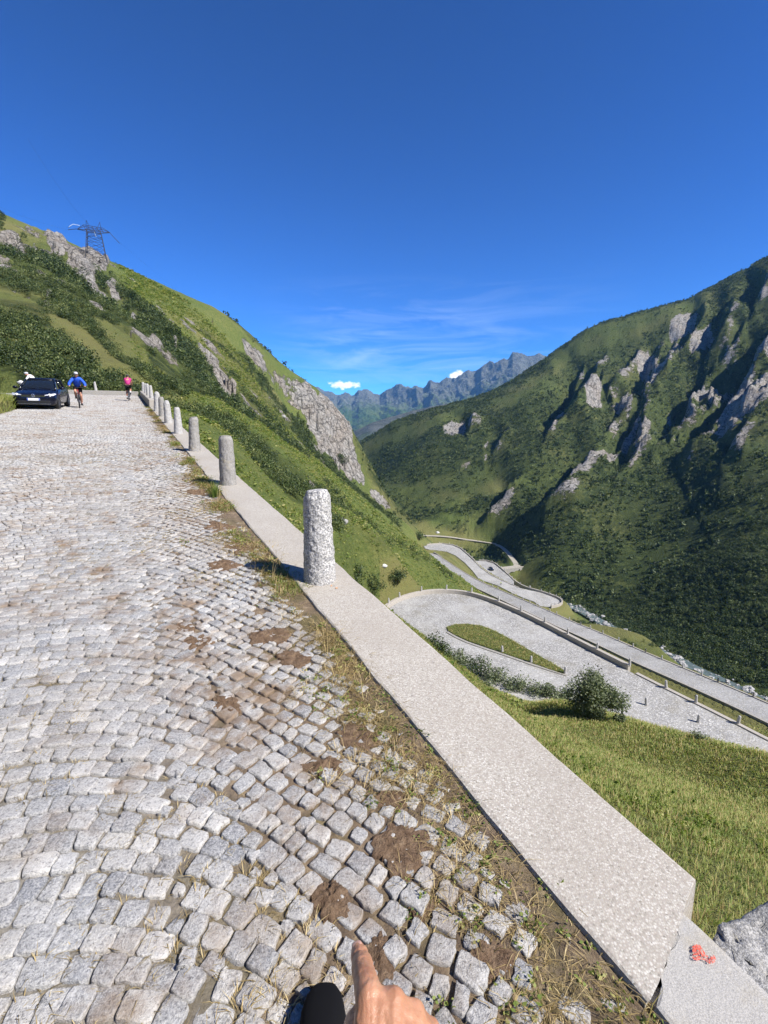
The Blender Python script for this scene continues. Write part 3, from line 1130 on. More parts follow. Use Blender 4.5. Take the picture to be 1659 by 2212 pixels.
# bank along the second road and the near slope stay grass
shrub = np.where((PD < 60) & (V_ > 1.5), 0.0, shrub)
shrub *= 1 - np.clip(rock * 1.2, 0, 0.85)
nearr = np.full(len(X), 99.0)
nearr[selc] = np.minimum(bd, 99)
ring = (Z < -20) & (PD < 420) & (PX > 820) & (X < 140)
_d2 = np.full(len(X), 99.0)
ix = np.where(ring)[0]
C32 = CARVE.astype(np.float32)[::3]
for i in range(0, len(ix), 4000):
    j = ix[i:i + 4000]
    dd = (X[j, None].astype(np.float32) - C32[None, :, 0]) ** 2 + (Y[j, None].astype(np.float32) - C32[None, :, 1]) ** 2
    _d2[j] = np.sqrt(dd.min(1))
shrub = np.where(_d2 < 16, shrub * sstep(9, 18, _d2), shrub)
dryp = np.where(_d2 < 6, 0.6, dryp)
dryp = np.where((PD < 45) & (V_ > 1.5), 0.35 + 0.4 * fbm(X / 4, Y / 4, 3, 75), dryp)
shrub = np.where((U_ > -30) & (U_ < 36) & (V_ < -4) & (V_ > -9), 0.1, shrub)

# the mountain across the river is heath and dwarf scrub nearly everywhere
across = np.clip(sstep(0, 25, X * 0.9 + Y * 0.12 - 105) + sstep(0, 40, Y - 405), 0, 1) * (Y > 60)
heath = across * (0.75 + 0.5 * fbm(X / 60, Y / 60, 3, 151))
heath = np.clip(heath, 0, 1)
gm_ = np.zeros(len(X), bool)
for poly in GRASSY[7:11]:
    gm_ |= in_poly(jx, jy, poly) & infront
shrub = np.where(across > 0.3, np.maximum(shrub, np.where(gm_, 0.25, 0.80) * across * (1 - np.clip(rock * 1.2, 0, 0.85))), shrub)
VERT = np.stack([X, Y, Z], 1)
idx = np.arange(NR * NA).reshape(NR, NA)
a_, b_ = idx[:-1], np.roll(idx, -1, 1)[:-1]
c_, d_ = np.roll(idx, -1, 1)[1:], idx[1:]
quads = np.stack([a_.ravel(), d_.ravel(), c_.ravel(), b_.ravel()], 1)
me = mesh_np('terrain', VERT, quads, 4, {'rock': ('POINT', rock), 'shrub': ('POINT', shrub), 'dry': ('POINT', dryp), 'heath': ('POINT', heath)})
tag(link('terrain', me, M['terrain']), kind='structure')
ZG = Z.reshape(NR, NA)


def ground_z(x, y):
    """height of the ground sheet at points"""
    x = np.atleast_1d(np.asarray(x, float))
    y = np.atleast_1d(np.asarray(y, float))
    r = np.hypot(x, y)
    a = np.degrees(np.arctan2(x, y))
    fr = np.clip(np.log(r / 0.5) / math.log(1500 / 0.5) * (NR - 1), 0, NR - 1.001)
    fa = np.clip((a + 52) / 104 * 979, 0, 978.999)
    i0, j0 = fr.astype(int), fa.astype(int)
    tr, ta = fr - i0, fa - j0
    return (ZG[i0, j0] * (1 - tr) * (1 - ta) + ZG[i0 + 1, j0] * tr * (1 - ta) + ZG[i0, j0 + 1] * (1 - tr) * ta + ZG[i0 + 1, j0 + 1] * tr * ta)


def hit(px, py, d0=3.0, d1=900.0):
    """where the line of sight first meets the ground sheet"""
    d = d0 * (d1 / d0) ** (np.arange(1600) / 1599)
    r = ray(px, py)
    zz = ground_z(r[0] * d, r[1] * d)
    k = np.where(H + r[2] * d < zz)[0]
    if len(k) == 0:
        return None
    return np.array([r[0] * d[k[0]], r[1] * d[k[0]], zz[k[0]]]), d[k[0]]
# ------------------------------------------------------------------ upper road: real setts laid in arcs
V_IN, V_OUT, V_LEFT = 1.13, 1.62, -4.4
ARC_R = 1.32
A_MAX = math.radians(61)


def course(va):
    """one course as (v, u offset, arc length): an arc about v=va that runs on straight once it has turned far enough"""
    e = np.linspace(-3.2, 3.2, 641)
    al = np.clip(e / ARC_R, -A_MAX, A_MAX)
    de = e[1] - e[0]
    v = np.cumsum(np.cos(al)) * de
    u = -np.cumsum(np.sin(al)) * de
    i0 = len(e) // 2
    return e, va + v - v[i0], u - u[i0]


def sett_layout():
    """courses of setts: flat arcs over the carriageway turning into a diagonal bond along the kerb"""
    rng = np.random.default_rng(5)
    from mathutils.kdtree import KDTree
    OUT, CEN = [], []
    # bands: arc centre, v range, course distance along the road
    e_, v_, u_ = course(-0.80)
    vb = lambda deg: -0.80 + ARC_R * math.sin(math.radians(deg))
    bands = [(-0.80, -1.95, vb(36), 0.091), (-0.80, vb(36), vb(51), 0.119), (-0.80, vb(51), V_IN + 0.05, 0.172), (-3.10, -4.40, -1.95, 0.102)]
    for bi, (va, v0, v1, S) in enumerate(bands):
        e, vv, uu = course(va)
        Q = []
        nk = int(57 / S)
        base = -3.0 + np.cumsum(S * (1 + 0.05 * rng.standard_normal(nk)))
        e0, e1 = np.interp(v0, vv, e), np.interp(v1, vv, e)
        for k in range(nk):
            n = int((e1 - e0) / 0.07) + 6
            wd = np.clip(0.084 * (1 + 0.17 * rng.standard_normal(n)), 0.058, 0.120)
            el = e0 - 0.07 * rng.random() + np.concatenate([[0], np.cumsum(wd)])
            el = el[el < e1 + 0.07]
            kn = np.linspace(e0, e1, 12)
            wob = 0.007 * np.interp(el, kn, rng.standard_normal(12))
            v = np.interp(el, e, vv)
            u = base[k] + np.interp(el, e, uu) + wob
            al = np.clip(el / ARC_R, -A_MAX, A_MAX)
            h = S * np.cos(al)
            nu, nv = np.cos(al) * h, np.sin(al) * h
            for i in range(len(el) - 1):
                Q.append((u[i], v[i], u[i + 1], v[i + 1], u[i + 1] + nu[i + 1], v[i + 1] + nv[i + 1], u[i] + nu[i], v[i] + nv[i]))
        Q = np.array(Q)
        c = Q.reshape(-1, 4, 2).mean(1)
        if CEN:
            prev = np.concatenate(CEN)
            prev = prev[(prev[:, 1] > v0 - 0.3) & (prev[:, 1] < v1 + 0.3)]
            kd = KDTree(len(prev))
            for i, q in enumerate(prev):
                kd.insert((q[0], q[1], 0), i)
            kd.balance()
            near_edge = (np.abs(c[:, 1] - v0) < 0.2) | (np.abs(c[:, 1] - v1) < 0.2)
            ok = np.array([(not ne) or kd.find((q[0], q[1], 0))[2] > 0.064 for q, ne in zip(c, near_edge)])
            Q, c = Q[ok], c[ok]
        OUT.append(Q)
        CEN.append(c)
    # small setts wedged into the leftover gaps where the bonds meet
    allc = np.concatenate(CEN)
    cell = {}
    for q in allc:
        cell.setdefault((int(math.floor(q[0] / 0.1)), int(math.floor(q[1] / 0.1))), []).append((q[0], q[1]))
    fill = []
    for u in np.arange(0.0, 30.0, 0.022):
        for v in np.arange(-0.2, 0.62, 0.022):
            k0, k1 = int(math.floor(u / 0.1)), int(math.floor(v / 0.1))
            d = 9.0
            for a in (-1, 0, 1):
                for b in (-1, 0, 1):
                    for q in cell.get((k0 + a, k1 + b), ()):
                        d = min(d, math.hypot(q[0] - u, q[1] - v))
            r = min(0.040, d - 0.040)
            if r < 0.0195:
                continue
            cell.setdefault((k0, k1), []).append((u, v))
            al = min(A_MAX, math.asin(min(1, max(0, (v + 0.8) / ARC_R))))
            ca, sa = math.cos(al) * r, math.sin(al) * r
            fill.append((u + sa - ca, v - ca - sa, u - sa - ca, v + ca - sa, u - sa + ca, v + ca + sa, u + sa + ca, v - ca + sa))
    OUT.append(np.array(fill))
    return np.concatenate(OUT)


def build_setts():
    rng = np.random.default_rng(6)
    Q = sett_layout()
    A, B, C, D = Q[:, 0:2], Q[:, 2:4], Q[:, 4:6], Q[:, 6:8]
    cen = (A + B + C + D) / 4
    u, v = cen[:, 0], cen[:, 1]
    keep = (u > -0.6) & (u < 49.1)
    edge_w = sstep(-0.15, 0.8, v)  # wide open joints beside the kerb
    # lost setts where soil and grass took over beside the kerb
    lost = (sstep(0.70, 1.2, v + 0.30 * fbm(u * 1.1, v * 1.5, 3, 88)) * 0.40 + 0.03 * edge_w) > rng.random(len(u)) + 0.12
    keep &= ~lost
    A, B, C, D, cen, u, v, edge_w = A[keep], B[keep], C[keep], D[keep], cen[keep], u[keep], v[keep], edge_w[keep]
    n = len(u)
    jit = lambda s: rng.standard_normal((n, 2)) * s
    quad = np.stack([A + jit(.0042), B + jit(.0042), C + jit(.0042), D + jit(.0042)], 1)  # n,4,2
    gap = (0.0006 + 0.0048 * edge_w + 0.0022 * rng.random(n))
    # sizes vary: shrink towards centre
    size = np.linalg.norm(quad - cen[:, None], axis=2).mean(1)
    k = 1 - (gap / (size * 0.72))[:, None, None] - (rng.random(n) * 0.07 * (0.15 + edge_w))[:, None, None]
    quad = cen[:, None] + (quad - cen[:, None]) * k
    rot = rng.standard_normal(n) * (0.03 + 0.10 * edge_w)
    co_, si_ = np.cos(rot), np.sin(rot)
    dq = quad - cen[:, None]
    quad = cen[:, None] + np.stack([dq[..., 0] * co_[:, None] - dq[..., 1] * si_[:, None], dq[..., 0] * si_[:, None] + dq[..., 1] * co_[:, None]], -1)
    near = u < 11
    verts, faces3, faces4, tint, warm, base = [], [], [], [], [], 0
    allv, allf, ft, fw = [], [], [], []
    t_ = np.clip(0.48 + 0.29 * rng.standard_normal(n), 0, 1)
    w_ = np.clip(0.25 + 0.3 * rng.standard_normal(n), 0, 1)
    z0 = GRADE * u + rng.standard_normal(n) * 0.0035 + 0.010 * fbm(u * 0.5, v * 0.5, 2, 90)
    tilt = rng.standard_normal((n, 2)) * 0.035
    vbase = 0
    for mask, m in ((near, 16), (~near, 8)):
        q = quad[mask]
        nn = len(q)
        cc = cen[mask]
        per = m // 4
        # rounded outline: walk each side, pull the corners in
        ring = []
        for s in range(4):
            p0, p1 = q[:, s], q[:, (s + 1) % 4]
            for j in range(per):
                tt = (j + 0.30) / (per - 0.4) if per > 2 else (j + 0.5) / per
                pt = p0 + (p1 - p0) * tt
                bulge = 0.975 + 0.035 * math.sin(PI * tt)
                ring.append(cc + (pt - cc) * bulge)
        ring = np.stack(ring, 1)  # nn,m,2
        ring += rng.standard_normal(ring.shape) * (0.0024 if m == 16 else 0.0018)
        d = ring - cc[:, None]
        zz = z0[mask]
        tl = tilt[mask]

        def lvl(scale, dz):
            p = cc[:, None] + d * scale
            z = zz[:, None] + dz + (d[..., 0] * tl[:, None, 0] + d[..., 1] * tl[:, None, 1]) * scale
            return np.concatenate([p, z[..., None]], -1)

        rn = rng.standard_normal((nn, m))
        inn = lvl(0.85, 0.0)
        inn[..., 2] += np.roll(rn, 2, 1) * 0.0013
        top = lvl(0.935, -0.0008)
        top[..., 2] += rn * 0.0013
        mid = lvl(0.985, -0.0038)
        mid[..., 2] += np.roll(rn, 1, 1) * 0.0014
        low = lvl(1.0, -0.015)
        bot = lvl(0.96, -0.07)
        cen3 = np.concatenate([cc, (zz + 0.0004 + rng.standard_normal(nn) * 0.001)[:, None]], 1)[:, None]
        lev = [inn, top, mid, low, bot] if m == 16 else [top, mid, low, bot]
        V = np.concatenate([cen3] + lev, 1)  # nn, 1+4m, 3
        nl_ = len(lev)
        per_v = 1 + nl_ * m
        off = vbase + np.arange(nn)[:, None] * per_v
        j = np.arange(m)
        j2 = (j + 1) % m
        f_top = np.stack([np.zeros(m, int), 1 + j, 1 + j2, 1 + j2], 1)
        fl = [f_top]
        for lv in range(nl_ - 1):  # rings
            a0, b0 = 1 + lv * m, 1 + (lv + 1) * m
            fl.append(np.stack([a0 + j, b0 + j, b0 + j2, a0 + j2], 1))
        F3 = f_top[:, :3]
        F4 = np.concatenate(fl[1:], 0)
        allv.append(V.reshape(-1, 3))
        faces3.append((off[:, :, None] + F3[None]).reshape(-1, 3))
        faces4.append((off[:, :, None] + F4[None]).reshape(-1, 4))
        tint.append((np.repeat(t_[mask], m), np.repeat(t_[mask], (nl_ - 1) * m)))
        warm.append((np.repeat(w_[mask], m), np.repeat(w_[mask], (nl_ - 1) * m)))
        vbase += nn * per_v
    V = np.concatenate(allv)
    W = np.stack([RU[0] * V[:, 0] + RV[0] * V[:, 1], RU[1] * V[:, 0] + RV[1] * V[:, 1], V[:, 2]], 1)
    f3 = np.concatenate(faces3)
    f4 = np.concatenate(faces4)
    me = bpy.data.meshes.new('road_setts')
    me.vertices.add(len(W))
    me.vertices.foreach_set('co', W.astype(np.float32).ravel())
    nl = len(f3) * 3 + len(f4) * 4
    me.loops.add(nl)
    me.loops.foreach_set('vertex_index', np.concatenate([f3.ravel(), f4.ravel()]).astype(np.int32))
    me.polygons.add(len(f3) + len(f4))
    me.polygons.foreach_set('loop_start', np.concatenate([np.arange(len(f3)) * 3, len(f3) * 3 + np.arange(len(f4)) * 4]).astype(np.int32))
    me.polygons.foreach_set('use_smooth', np.ones(len(f3) + len(f4), bool))
    for nm, lst in (('tint', tint), ('warm', warm)):
        a = me.attributes.new(nm, 'FLOAT', 'FACE')
        a.data.foreach_set('value', np.concatenate([x[0] for x in lst] + [x[1] for x in lst]).astype(np.float32))
    # winding: u,v frame is mirrored against x,y
    me.update(calc_edges=True)
    me.flip_normals()
    return me


road = link('road', build_setts(), M['cobble'])
tag(road, kind='structure')

# soil the setts are bedded in, a gently uneven sheet, with a far turn-out
us = np.arange(-8, 49.21, 0.1)
vs = np.linspace(-4.6, V_IN - 0.004, 58)
gu, gv = np.meshgrid(us, vs, indexing='ij')
ez = sstep(0.4, 1.1, gv)
gz = GRADE * gu - 0.0095 + ez * 0.0015 + 0.020 * sstep(0.92, 1.10, gv + 0.12 * fbm(gu * 1.3, gv * 1.3, 3, 95)) * (0.6 + 0.6 * vn(gu * 2.5, gv * 3, 96)) + 0.008 * fbm(gu * 1.5, gv * 1.5, 3, 91) + 0.012 * ez * fbm(gu * 3, gv * 3, 3, 92)
pw = np.stack([RU[0] * gu + RV[0] * gv, RU[1] * gu + RV[1] * gv, gz], -1).reshape(-1, 3)
ix = np.arange(gu.size).reshape(gu.shape)
fq = np.stack([ix[:-1, :-1].ravel(), ix[:-1, 1:].ravel(), ix[1:, 1:].ravel(), ix[1:, :-1].ravel()], 1)
bedo = link('road_bed', mesh_np('road_bed', pw, fq[:, ::-1], 4, {'edge': ('POINT', sstep(-0.35, 0.45, gv).ravel())}), M['soil'])
tag(bedo, kind='structure')
# paved turn-out at the far bend
vs = np.arange(-19, -4.39, 0.4)
us = np.arange(36.5, 49.2, 0.4)
gu, gv = np.meshgrid(us, vs, indexing='ij')
gz = GRADE * gu - 0.012
pw = np.stack([RU[0] * gu + RV[0] * gv, RU[1] * gu + RV[1] * gv, gz], -1).reshape(-1, 3)
ix = np.arange(gu.size).reshape(gu.shape)
fq = np.stack([ix[:-1, :-1].ravel(), ix[:-1, 1:].ravel(), ix[1:, 1:].ravel(), ix[1:, :-1].ravel()], 1)
tag(link('road_bend', mesh_np('road_bend', pw, fq[:, ::-1], 4), M['farcob']), kind='structure')


# ------------------------------------------------------------------ roads in the valley
def slab(name, pts, mat, thick=0.5, lift=0.0):
    n = len(pts)
    vs = [(p[0], p[1], p[2] + lift) for p in pts] + [(p[0], p[1], p[2] + lift - thick) for p in pts]
    fs = [list(t) for t in tess(pts)]
    fs += [[i, (i + 1) % n, n + (i + 1) % n, n + i] for i in range(n)]
    me = bpy.data.meshes.new(name)
    me.from_pydata([tuple(map(float, v)) for v in vs], [], fs)
    bm = bmesh.new()
    bm.from_mesh(me)
    bmesh.ops.recalc_face_normals(bm, faces=bm.faces)
    bm.to_mesh(me)
    bm.free()
    return link(name, me, mat)


tag(slab('hairpin_road', hp_poly, M['farcob']), kind='structure')
tag(slab('lower_road', r2_poly, M['farcob']), kind='structure')
tag(slab('valley_road', r3, M['farcob']), kind='structure')
tag(slab('valley_road', r4, M['farcob']), kind='structure')


def ribbon(name, line, width, mat, lift=0.0, thick=0.3):
    L, R = [], []
    for i, p in enumerate(line):
        t = (line[min(i + 1, len(line) - 1)] - line[max(0, i - 1)])[:2]
        t = t / np.linalg.norm(t)
        n = np.array([-t[1], t[0]]) * width / 2
        L.append((p[0] + n[0], p[1] + n[1], p[2] + lift))
        R.append((p[0] - n[0], p[1] - n[1], p[2] + lift))
    k = len(line)
    vs = L + R + [(a, b, c - thick) for a, b, c in L] + [(a, b, c - thick) for a, b, c in R]
    fs = []
    for i in range(k - 1):
        fs += [(i, i + 1, k + i + 1, k + i), (i, 2 * k + i, 2 * k + i + 1, i + 1), (k + i, k + i + 1, 3 * k + i + 1, 3 * k + i)]
    fs += [(0, k, 3 * k, 2 * k), (k - 1, 3 * k - 1, 4 * k - 1, 2 * k - 1)]
    me = bpy.data.meshes.new(name)
    me.from_pydata([tuple(map(float, v)) for v in vs], [], fs)
    bm = bmesh.new()
    bm.from_mesh(me)
    bmesh.ops.recalc_face_normals(bm, faces=bm.faces)
    bm.to_mesh(me)
    bm.free()
    return link(name, me, mat)


tag(ribbon('dirt_track', pathc, 3.2, M['path'], 0.06, 0.4), kind='structure')

# grass island of the hairpin, with its kerb line towards the near lane
isl_top = [p + np.array([0, 0, 0.14]) for p in isl]
me_i = slab('island', isl_top, M['terrain'], 0.4)
me_i.name = 'grass_island'
tag(me_i, kind='structure')


def wall_strip(name, line, w, h, mat, z_off=0.0, deep=0.5, jitter=0.0):
    """a continuous low wall of width w and height h on a line; built outward and downward"""
    L, R = [], []
    for i, p in enumerate(line):
        t = (line[min(i + 1, len(line) - 1)] - line[max(0, i - 1)])[:2]
        t = t / (np.linalg.norm(t) + 1e-9)
        n = np.array([-t[1], t[0]]) * w / 2
        L.append((p[0] + n[0], p[1] + n[1], p[2] + z_off))
        R.append((p[0] - n[0], p[1] - n[1], p[2] + z_off))
    k = len(line)
    vs = [(a, b, c + h) for a, b, c in L] + [(a, b, c + h) for a, b, c in R] + [(a, b, c - deep) for a, b, c in L] + [(a, b, c - deep) for a, b, c in R]
    fs = []
    for i in range(k - 1):
        fs += [(i, i + 1, k + i + 1, k + i), (i, 2 * k + i, 2 * k + i + 1, i + 1), (k + i, k + i + 1, 3 * k + i + 1, 3 * k + i)]
    fs += [(0, k, 3 * k, 2 * k), (k - 1, 3 * k - 1 - k + k, 4 * k - 1, 2 * k - 1)]
    me = bpy.data.meshes.new(name)
    me.from_pydata([tuple(map(float, v)) for v in vs], [], [f for f in fs if len(set(f)) == len(f)])
    bm = bmesh.new()
    bm.from_mesh(me)
    bmesh.ops.recalc_face_normals(bm, faces=bm.faces)
    bmesh.ops.bevel(bm, geom=[e for e in bm.edges if e.calc_face_angle(0) > 1.0], offset=0.025, segments=1, affect='EDGES')
    bm.to_mesh(me)
    bm.free()
    return link(name, me, mat)


# ------------------------------------------------------------------ river
tag(ribbon('river', river, 5.0, simple('river_water', (0.13, 0.17, 0.17), 0.25, var=0.5, vscale=0.6, bump=0.05, bscale=2.0), 0.25, 0.3), kind='structure')
rg = np.random.default_rng(31)
rv, rf, base = [], [], 0
ico = bmesh.new()
bmesh.ops.create_icosphere(ico, subdivisions=2, radius=1.0)
ICO_V = np.array([v.co[:] for v in ico.verts])
ICO_F = np.array([[v.index for v in f.verts] for f in ico.faces])
ico.free()
RIVA = np.array(river)
for k in range(520):
    t = rg.random() * (len(river) - 1)
    i = int(t)
    p = RIVA[i] + (RIVA[min(i + 1, len(RIVA) - 1)] - RIVA[i]) * (t - i)
    off = rg.standard_normal(2) * 2.2
    s = 0.2 + 0.8 * rg.random() ** 3
    vv = ICO_V * (1 + 0.25 * rg.standard_normal((len(ICO_V), 1))) * s * np.array([1, 0.8 + 0.4 * rg.random(), 0.6])
    x, y = p[0] + off[0], p[1] + off[1]
    z = max(p[2] + 0.1, float(ground_z(x, y)[0]) + s * 0.15)
    rv.append(vv + np.array([x, y, z]))
    rf.append(ICO_F + base)
    base += len(ICO_V)
stones = link('river_stones', mesh_np('river_stones', np.concatenate(rv), np.concatenate(rf), 3, smooth=False), mat_granite('river_stone', (0.46, 0.45, 0.435), (0.20, 0.20, 0.20), 0.05, 3.0, 0.02))
tag(stones, kind='stuff')
# ------------------------------------------------------------------ kerb of washed concrete along the valley side
KH = 0.032  # kerb top above the setts


def kerb_mesh(u0, u1, v0, v1, top, deep, step, seed, worn=0.006, end_cut=0.0):
    us = np.arange(u0, u1 + 1e-6, step)
    prof = []
    # v, z profile from the inner foot over the top to the outer foot
    b = 0.018
    pr = [(v0, -0.09), (v0, top - b), (v0 + b * 0.3, top - b * 0.3), (v0 + b, top)]
    nin = 8
    for i in range(1, nin):
        pr.append((v0 + b + (v1 - v0 - 2 * b) * i / nin, top))
    pr += [(v1 - b, top), (v1 - b * 0.3, top - b * 0.3), (v1, top - b), (v1 + 0.05, -deep * 0.5), (v1 + 0.12, -deep)]
    pr = np.array(pr)
    V = []
    for u in us:
        e = fbm(np.array([u * 3.0]), np.array([0.0]), 4, seed)[0]
        e2 = fbm(np.array([u * 3.0]), np.array([9.0]), 4, seed + 3)[0]
        for j, (v, z) in enumerate(pr):
            vv = v + (e * worn * 2.2 if j < 3 else 0) + (e2 * worn * 1.6 if j > len(pr) - 5 else 0)
            zz = z + (fbm(np.array([u * 2]), np.array([v * 2]), 2, seed + 7)[0] * 0.004 if z >= top - 0.001 else 0)
            uu = u + end_cut * (v - v0) if u == us[0] else u
            V.append(uv2w(uu, vv, zz))
    n, m = len(us), len(pr)
    ix = np.arange(n * m).reshape(n, m)
    F4 = np.stack([ix[:-1, :-1].ravel(), ix[1:, :-1].ravel(), ix[1:, 1:].ravel(), ix[:-1, 1:].ravel()], 1)
    me = bpy.data.meshes.new('kerb')
    fs = [tuple(map(int, f)) for f in F4] + [tuple(range(m)), tuple(range(n * m - 1, n * m - m - 1, -1))]
    me.from_pydata([tuple(map(float, p)) for p in V], [], fs)
    bm = bmesh.new()
    bm.from_mesh(me)
    bmesh.ops.recalc_face_normals(bm, faces=bm.faces)
    bm.to_mesh(me)
    bm.free()
    return me


def crack_u(v):
    return 0.612 + 0.150 * sstep(1.10, 1.60, v) + 0.011 * np.sin(v * 31) + 0.007 * np.sin(v * 67 + 1)


def warp_end(o, first, sign):
    """lets an end face of the kerb follow the crack"""
    n = len(o.data.vertices)
    co = np.empty(n * 3, np.float32)
    o.data.vertices.foreach_get('co', co)
    co = co.reshape(-1, 3).astype(float)
    u, v = w2uv(co[:, 0], co[:, 1])
    w = (1 - sstep(0, 0.35, (u - first) * sign))
    du = (crack_u(v) - first + 0.006 * sign) * w
    co[:, 0] += RU[0] * du
    co[:, 1] += RU[1] * du
    co[:, 2] += GRADE * du
    o.data.vertices.foreach_set('co', co.astype(np.float32).ravel())
    o.data.update()


kerb = link('kerb', kerb_mesh(0.70, 30.6, V_IN, V_OUT, KH, 3.6, 0.05, 200), M['agg'])
warp_end(kerb, 0.70, 1)
tag(kerb, 'long pale kerb of exposed gravel concrete running beside the cobbled road under the bollards', 'kerb')
end = link('kerb_fragment', kerb_mesh(-2.2, 0.70, V_IN + 0.015, 1.47, KH - 0.004, 3.4, 0.05, 230, 0.012), M['agg_old'])
warp_end(end, 0.70, -1)
tag(end, 'cracked grey concrete kerb end with a red paint mark at the lower right corner', 'kerb')


def flat_mark(name, pts_px, dz, mat, parent=None):
    """small paint mark lying on the stone"""
    pts = [RD(px, py, dz) for px, py in pts_px]
    mb = MB()
    mb.poly(pts, [tuple(range(len(pts)))])
    return mb.build(name, mat, parent)


red = simple('red_paint', (0.60, 0.10, 0.06), 0.8, var=0.35, vscale=60)
_N = NT(red.node_tree)
_o = [n for n in red.node_tree.nodes if n.type == 'OUTPUT_MATERIAL'][0]
_b = [n for n in red.node_tree.nodes if n.type == 'BSDF_PRINCIPLED'][0]
_m, _t = _N.n('ShaderNodeMixShader'), _N.n('ShaderNodeBsdfTransparent')
_N.l(_N.ramp(_N.noise(170, 5, 0.7), [(0.46, 0.0), (0.56, 1.0)]), _m.inputs[0])
_N.l(_b.outputs[0], _m.inputs[1])
_N.l(_t.outputs[0], _m.inputs[2])
_N.l(_m.outputs[0], _o.inputs[0])
flat_mark('paint_mark', [(1494, 2046), (1501, 2039), (1512, 2041), (1519, 2052), (1526, 2063), (1533, 2068), (1541, 2062), (1547, 2070), (1544, 2079), (1533, 2083),
                         (1524, 2075), (1516, 2072), (1503, 2076), (1495, 2070), (1497, 2060)], KH + 0.003, red, end)
orange = simple('orange_lichen', (0.52, 0.30, 0.17), 0.9, var=0.2, vscale=60)
for pts in ([(714, 1264), (717, 1263), (718, 1266), (715, 1267)], [(724, 1269), (729, 1268), (730, 1271), (726, 1272)]):
    flat_mark('paint_mark', pts, KH + 0.0025, orange, kerb)
# rubble masonry on the outside of the broken end
rgs = np.random.default_rng(44)


def rock_mesh(name, size, seed, sub=3, rough=0.22, flat=0.0):
    bm = bmesh.new()
    bmesh.ops.create_icosphere(bm, subdivisions=sub, radius=1.0)
    for v in bm.verts:
        d = v.co.normalized()
        n = fbm(np.array([d.x * 1.7 + seed]), np.array([d.y * 1.7 + d.z * 2.1]), 4, seed)[0]
        f1, f2, cid = worley(np.array([d.x * 1.6 + seed]), np.array([d.y * 1.6 + d.z * 1.3]), seed)
        k = 1 + rough * n + rough * 0.7 * (cid[0] - 0.5)
        v.co = Vector((d.x * size[0] * k, d.y * size[1] * k, d.z * size[2] * k))
        if flat and v.co.z > size[2] * flat:
            v.co.z = size[2] * flat + (v.co.z - size[2] * flat) * 0.2
    me = bpy.data.meshes.new(name)
    bm.to_mesh(me)
    bm.free()
    me.polygons.foreach_set('use_smooth', np.ones(len(me.polygons), bool))
    return me


def rough_block(u0, u1, v0, v1, top, deep, seed, step=0.018):
    """hewn masonry block: a box of fine quads pushed about by noise"""
    us = np.arange(u0, u1 + 1e-6, step)
    pr = [(v0, z) for z in np.arange(-deep, top, step)] + [(v, top) for v in np.arange(v0, v1, step)] + [(v1, z) for z in np.arange(top, -deep, -step)]
    pr = np.array(pr)
    gu = np.repeat(us[:, None], len(pr), 1)
    gv = np.repeat(pr[None, :, 0], len(us), 0)
    gz = np.repeat(pr[None, :, 1], len(us), 0)
    n = fbm(gu * 5 + gz * 4, gv * 5 - gz * 3, 5, seed, 0.6)
    f1, f2, cid = worley(gu * 5.5 + gz * 3, gv * 5.5 + 4 + gz * 4, seed)
    g1, g2, cid2 = worley(gu * 14 + gz * 9, gv * 14 + gz * 8, seed + 4)
    k = n * 0.040 + (cid - 0.5) * 0.026 - (1 - sstep(0, 0.05, f2 - f1)) * 0.016 + (cid2 - 0.5) * 0.008
    cv, cz = (v0 + v1) / 2, top - 0.12
    dv, dz = (gv - cv), (gz - cz)
    L = np.hypot(dv, dz) + 1e-6
    rnd = 1 - 0.07 * sstep(0.12, 0.24, L) * (gz > top - 0.06)
    eu = sstep(0, 0.07, u1 - gu)
    gv = cv + dv * rnd * (0.75 + 0.25 * eu) + dv / L * k
    gz = cz + dz * rnd * (0.8 + 0.2 * eu) + dz / L * k
    gu = gu + fbm(gv * 6, gz * 6, 3, seed + 9) * 0.03 * (1 - eu)
    W = np.stack([RU[0] * gu + RV[0] * gv, RU[1] * gu + RV[1] * gv, GRADE * gu + gz], -1).reshape(-1, 3)
    ix = np.arange(gu.size).reshape(gu.shape)
    Q = np.stack([ix[:-1, :-1].ravel(), ix[:-1, 1:].ravel(), ix[1:, 1:].ravel(), ix[1:, :-1].ravel()], 1)
    me = bpy.data.meshes.new('wall_stone')
    me.from_pydata([tuple(map(float, w)) for w in W], [], [tuple(map(int, q)) for q in Q] + [tuple(map(int, ix[-1])), tuple(map(int, ix[0][::-1]))])
    bm = bmesh.new()
    bm.from_mesh(me)
    bmesh.ops.recalc_face_normals(bm, faces=bm.faces)
    bm.to_mesh(me)
    bm.free()
    me.polygons.foreach_set('use_smooth', np.ones(len(me.polygons), bool))
    return me


tag(link('wall_stone', rough_block(-1.2, 0.655, 1.42, 1.90, KH - 0.004, 0.6, 83, 0.014), M['wall_rough']),
    'rugged grey wall stone in the lower right corner beside the red paint mark', 'stone')

# raised parapet further up and the wall closing the bend
tag(wall_strip('parapet_wall', [uv2w(u, 1.36, 0) for u in np.arange(30.7, 49.6, 0.9)], 0.5, 0.42, M['agg'], 0, 3.0),
    'low concrete parapet block on the right side of the road carrying the farthest bollards', 'wall')
tag(wall_strip('bend_wall', [uv2w(49.5, v, 0) for v in np.arange(-19, 1.1, 0.8)], 0.45, 0.34, M['wallstone'], 0, 2.0),
    'low stone wall crossing the far end of the cobbled road behind the cyclists', 'wall')

# ------------------------------------------------------------------ granite bollards


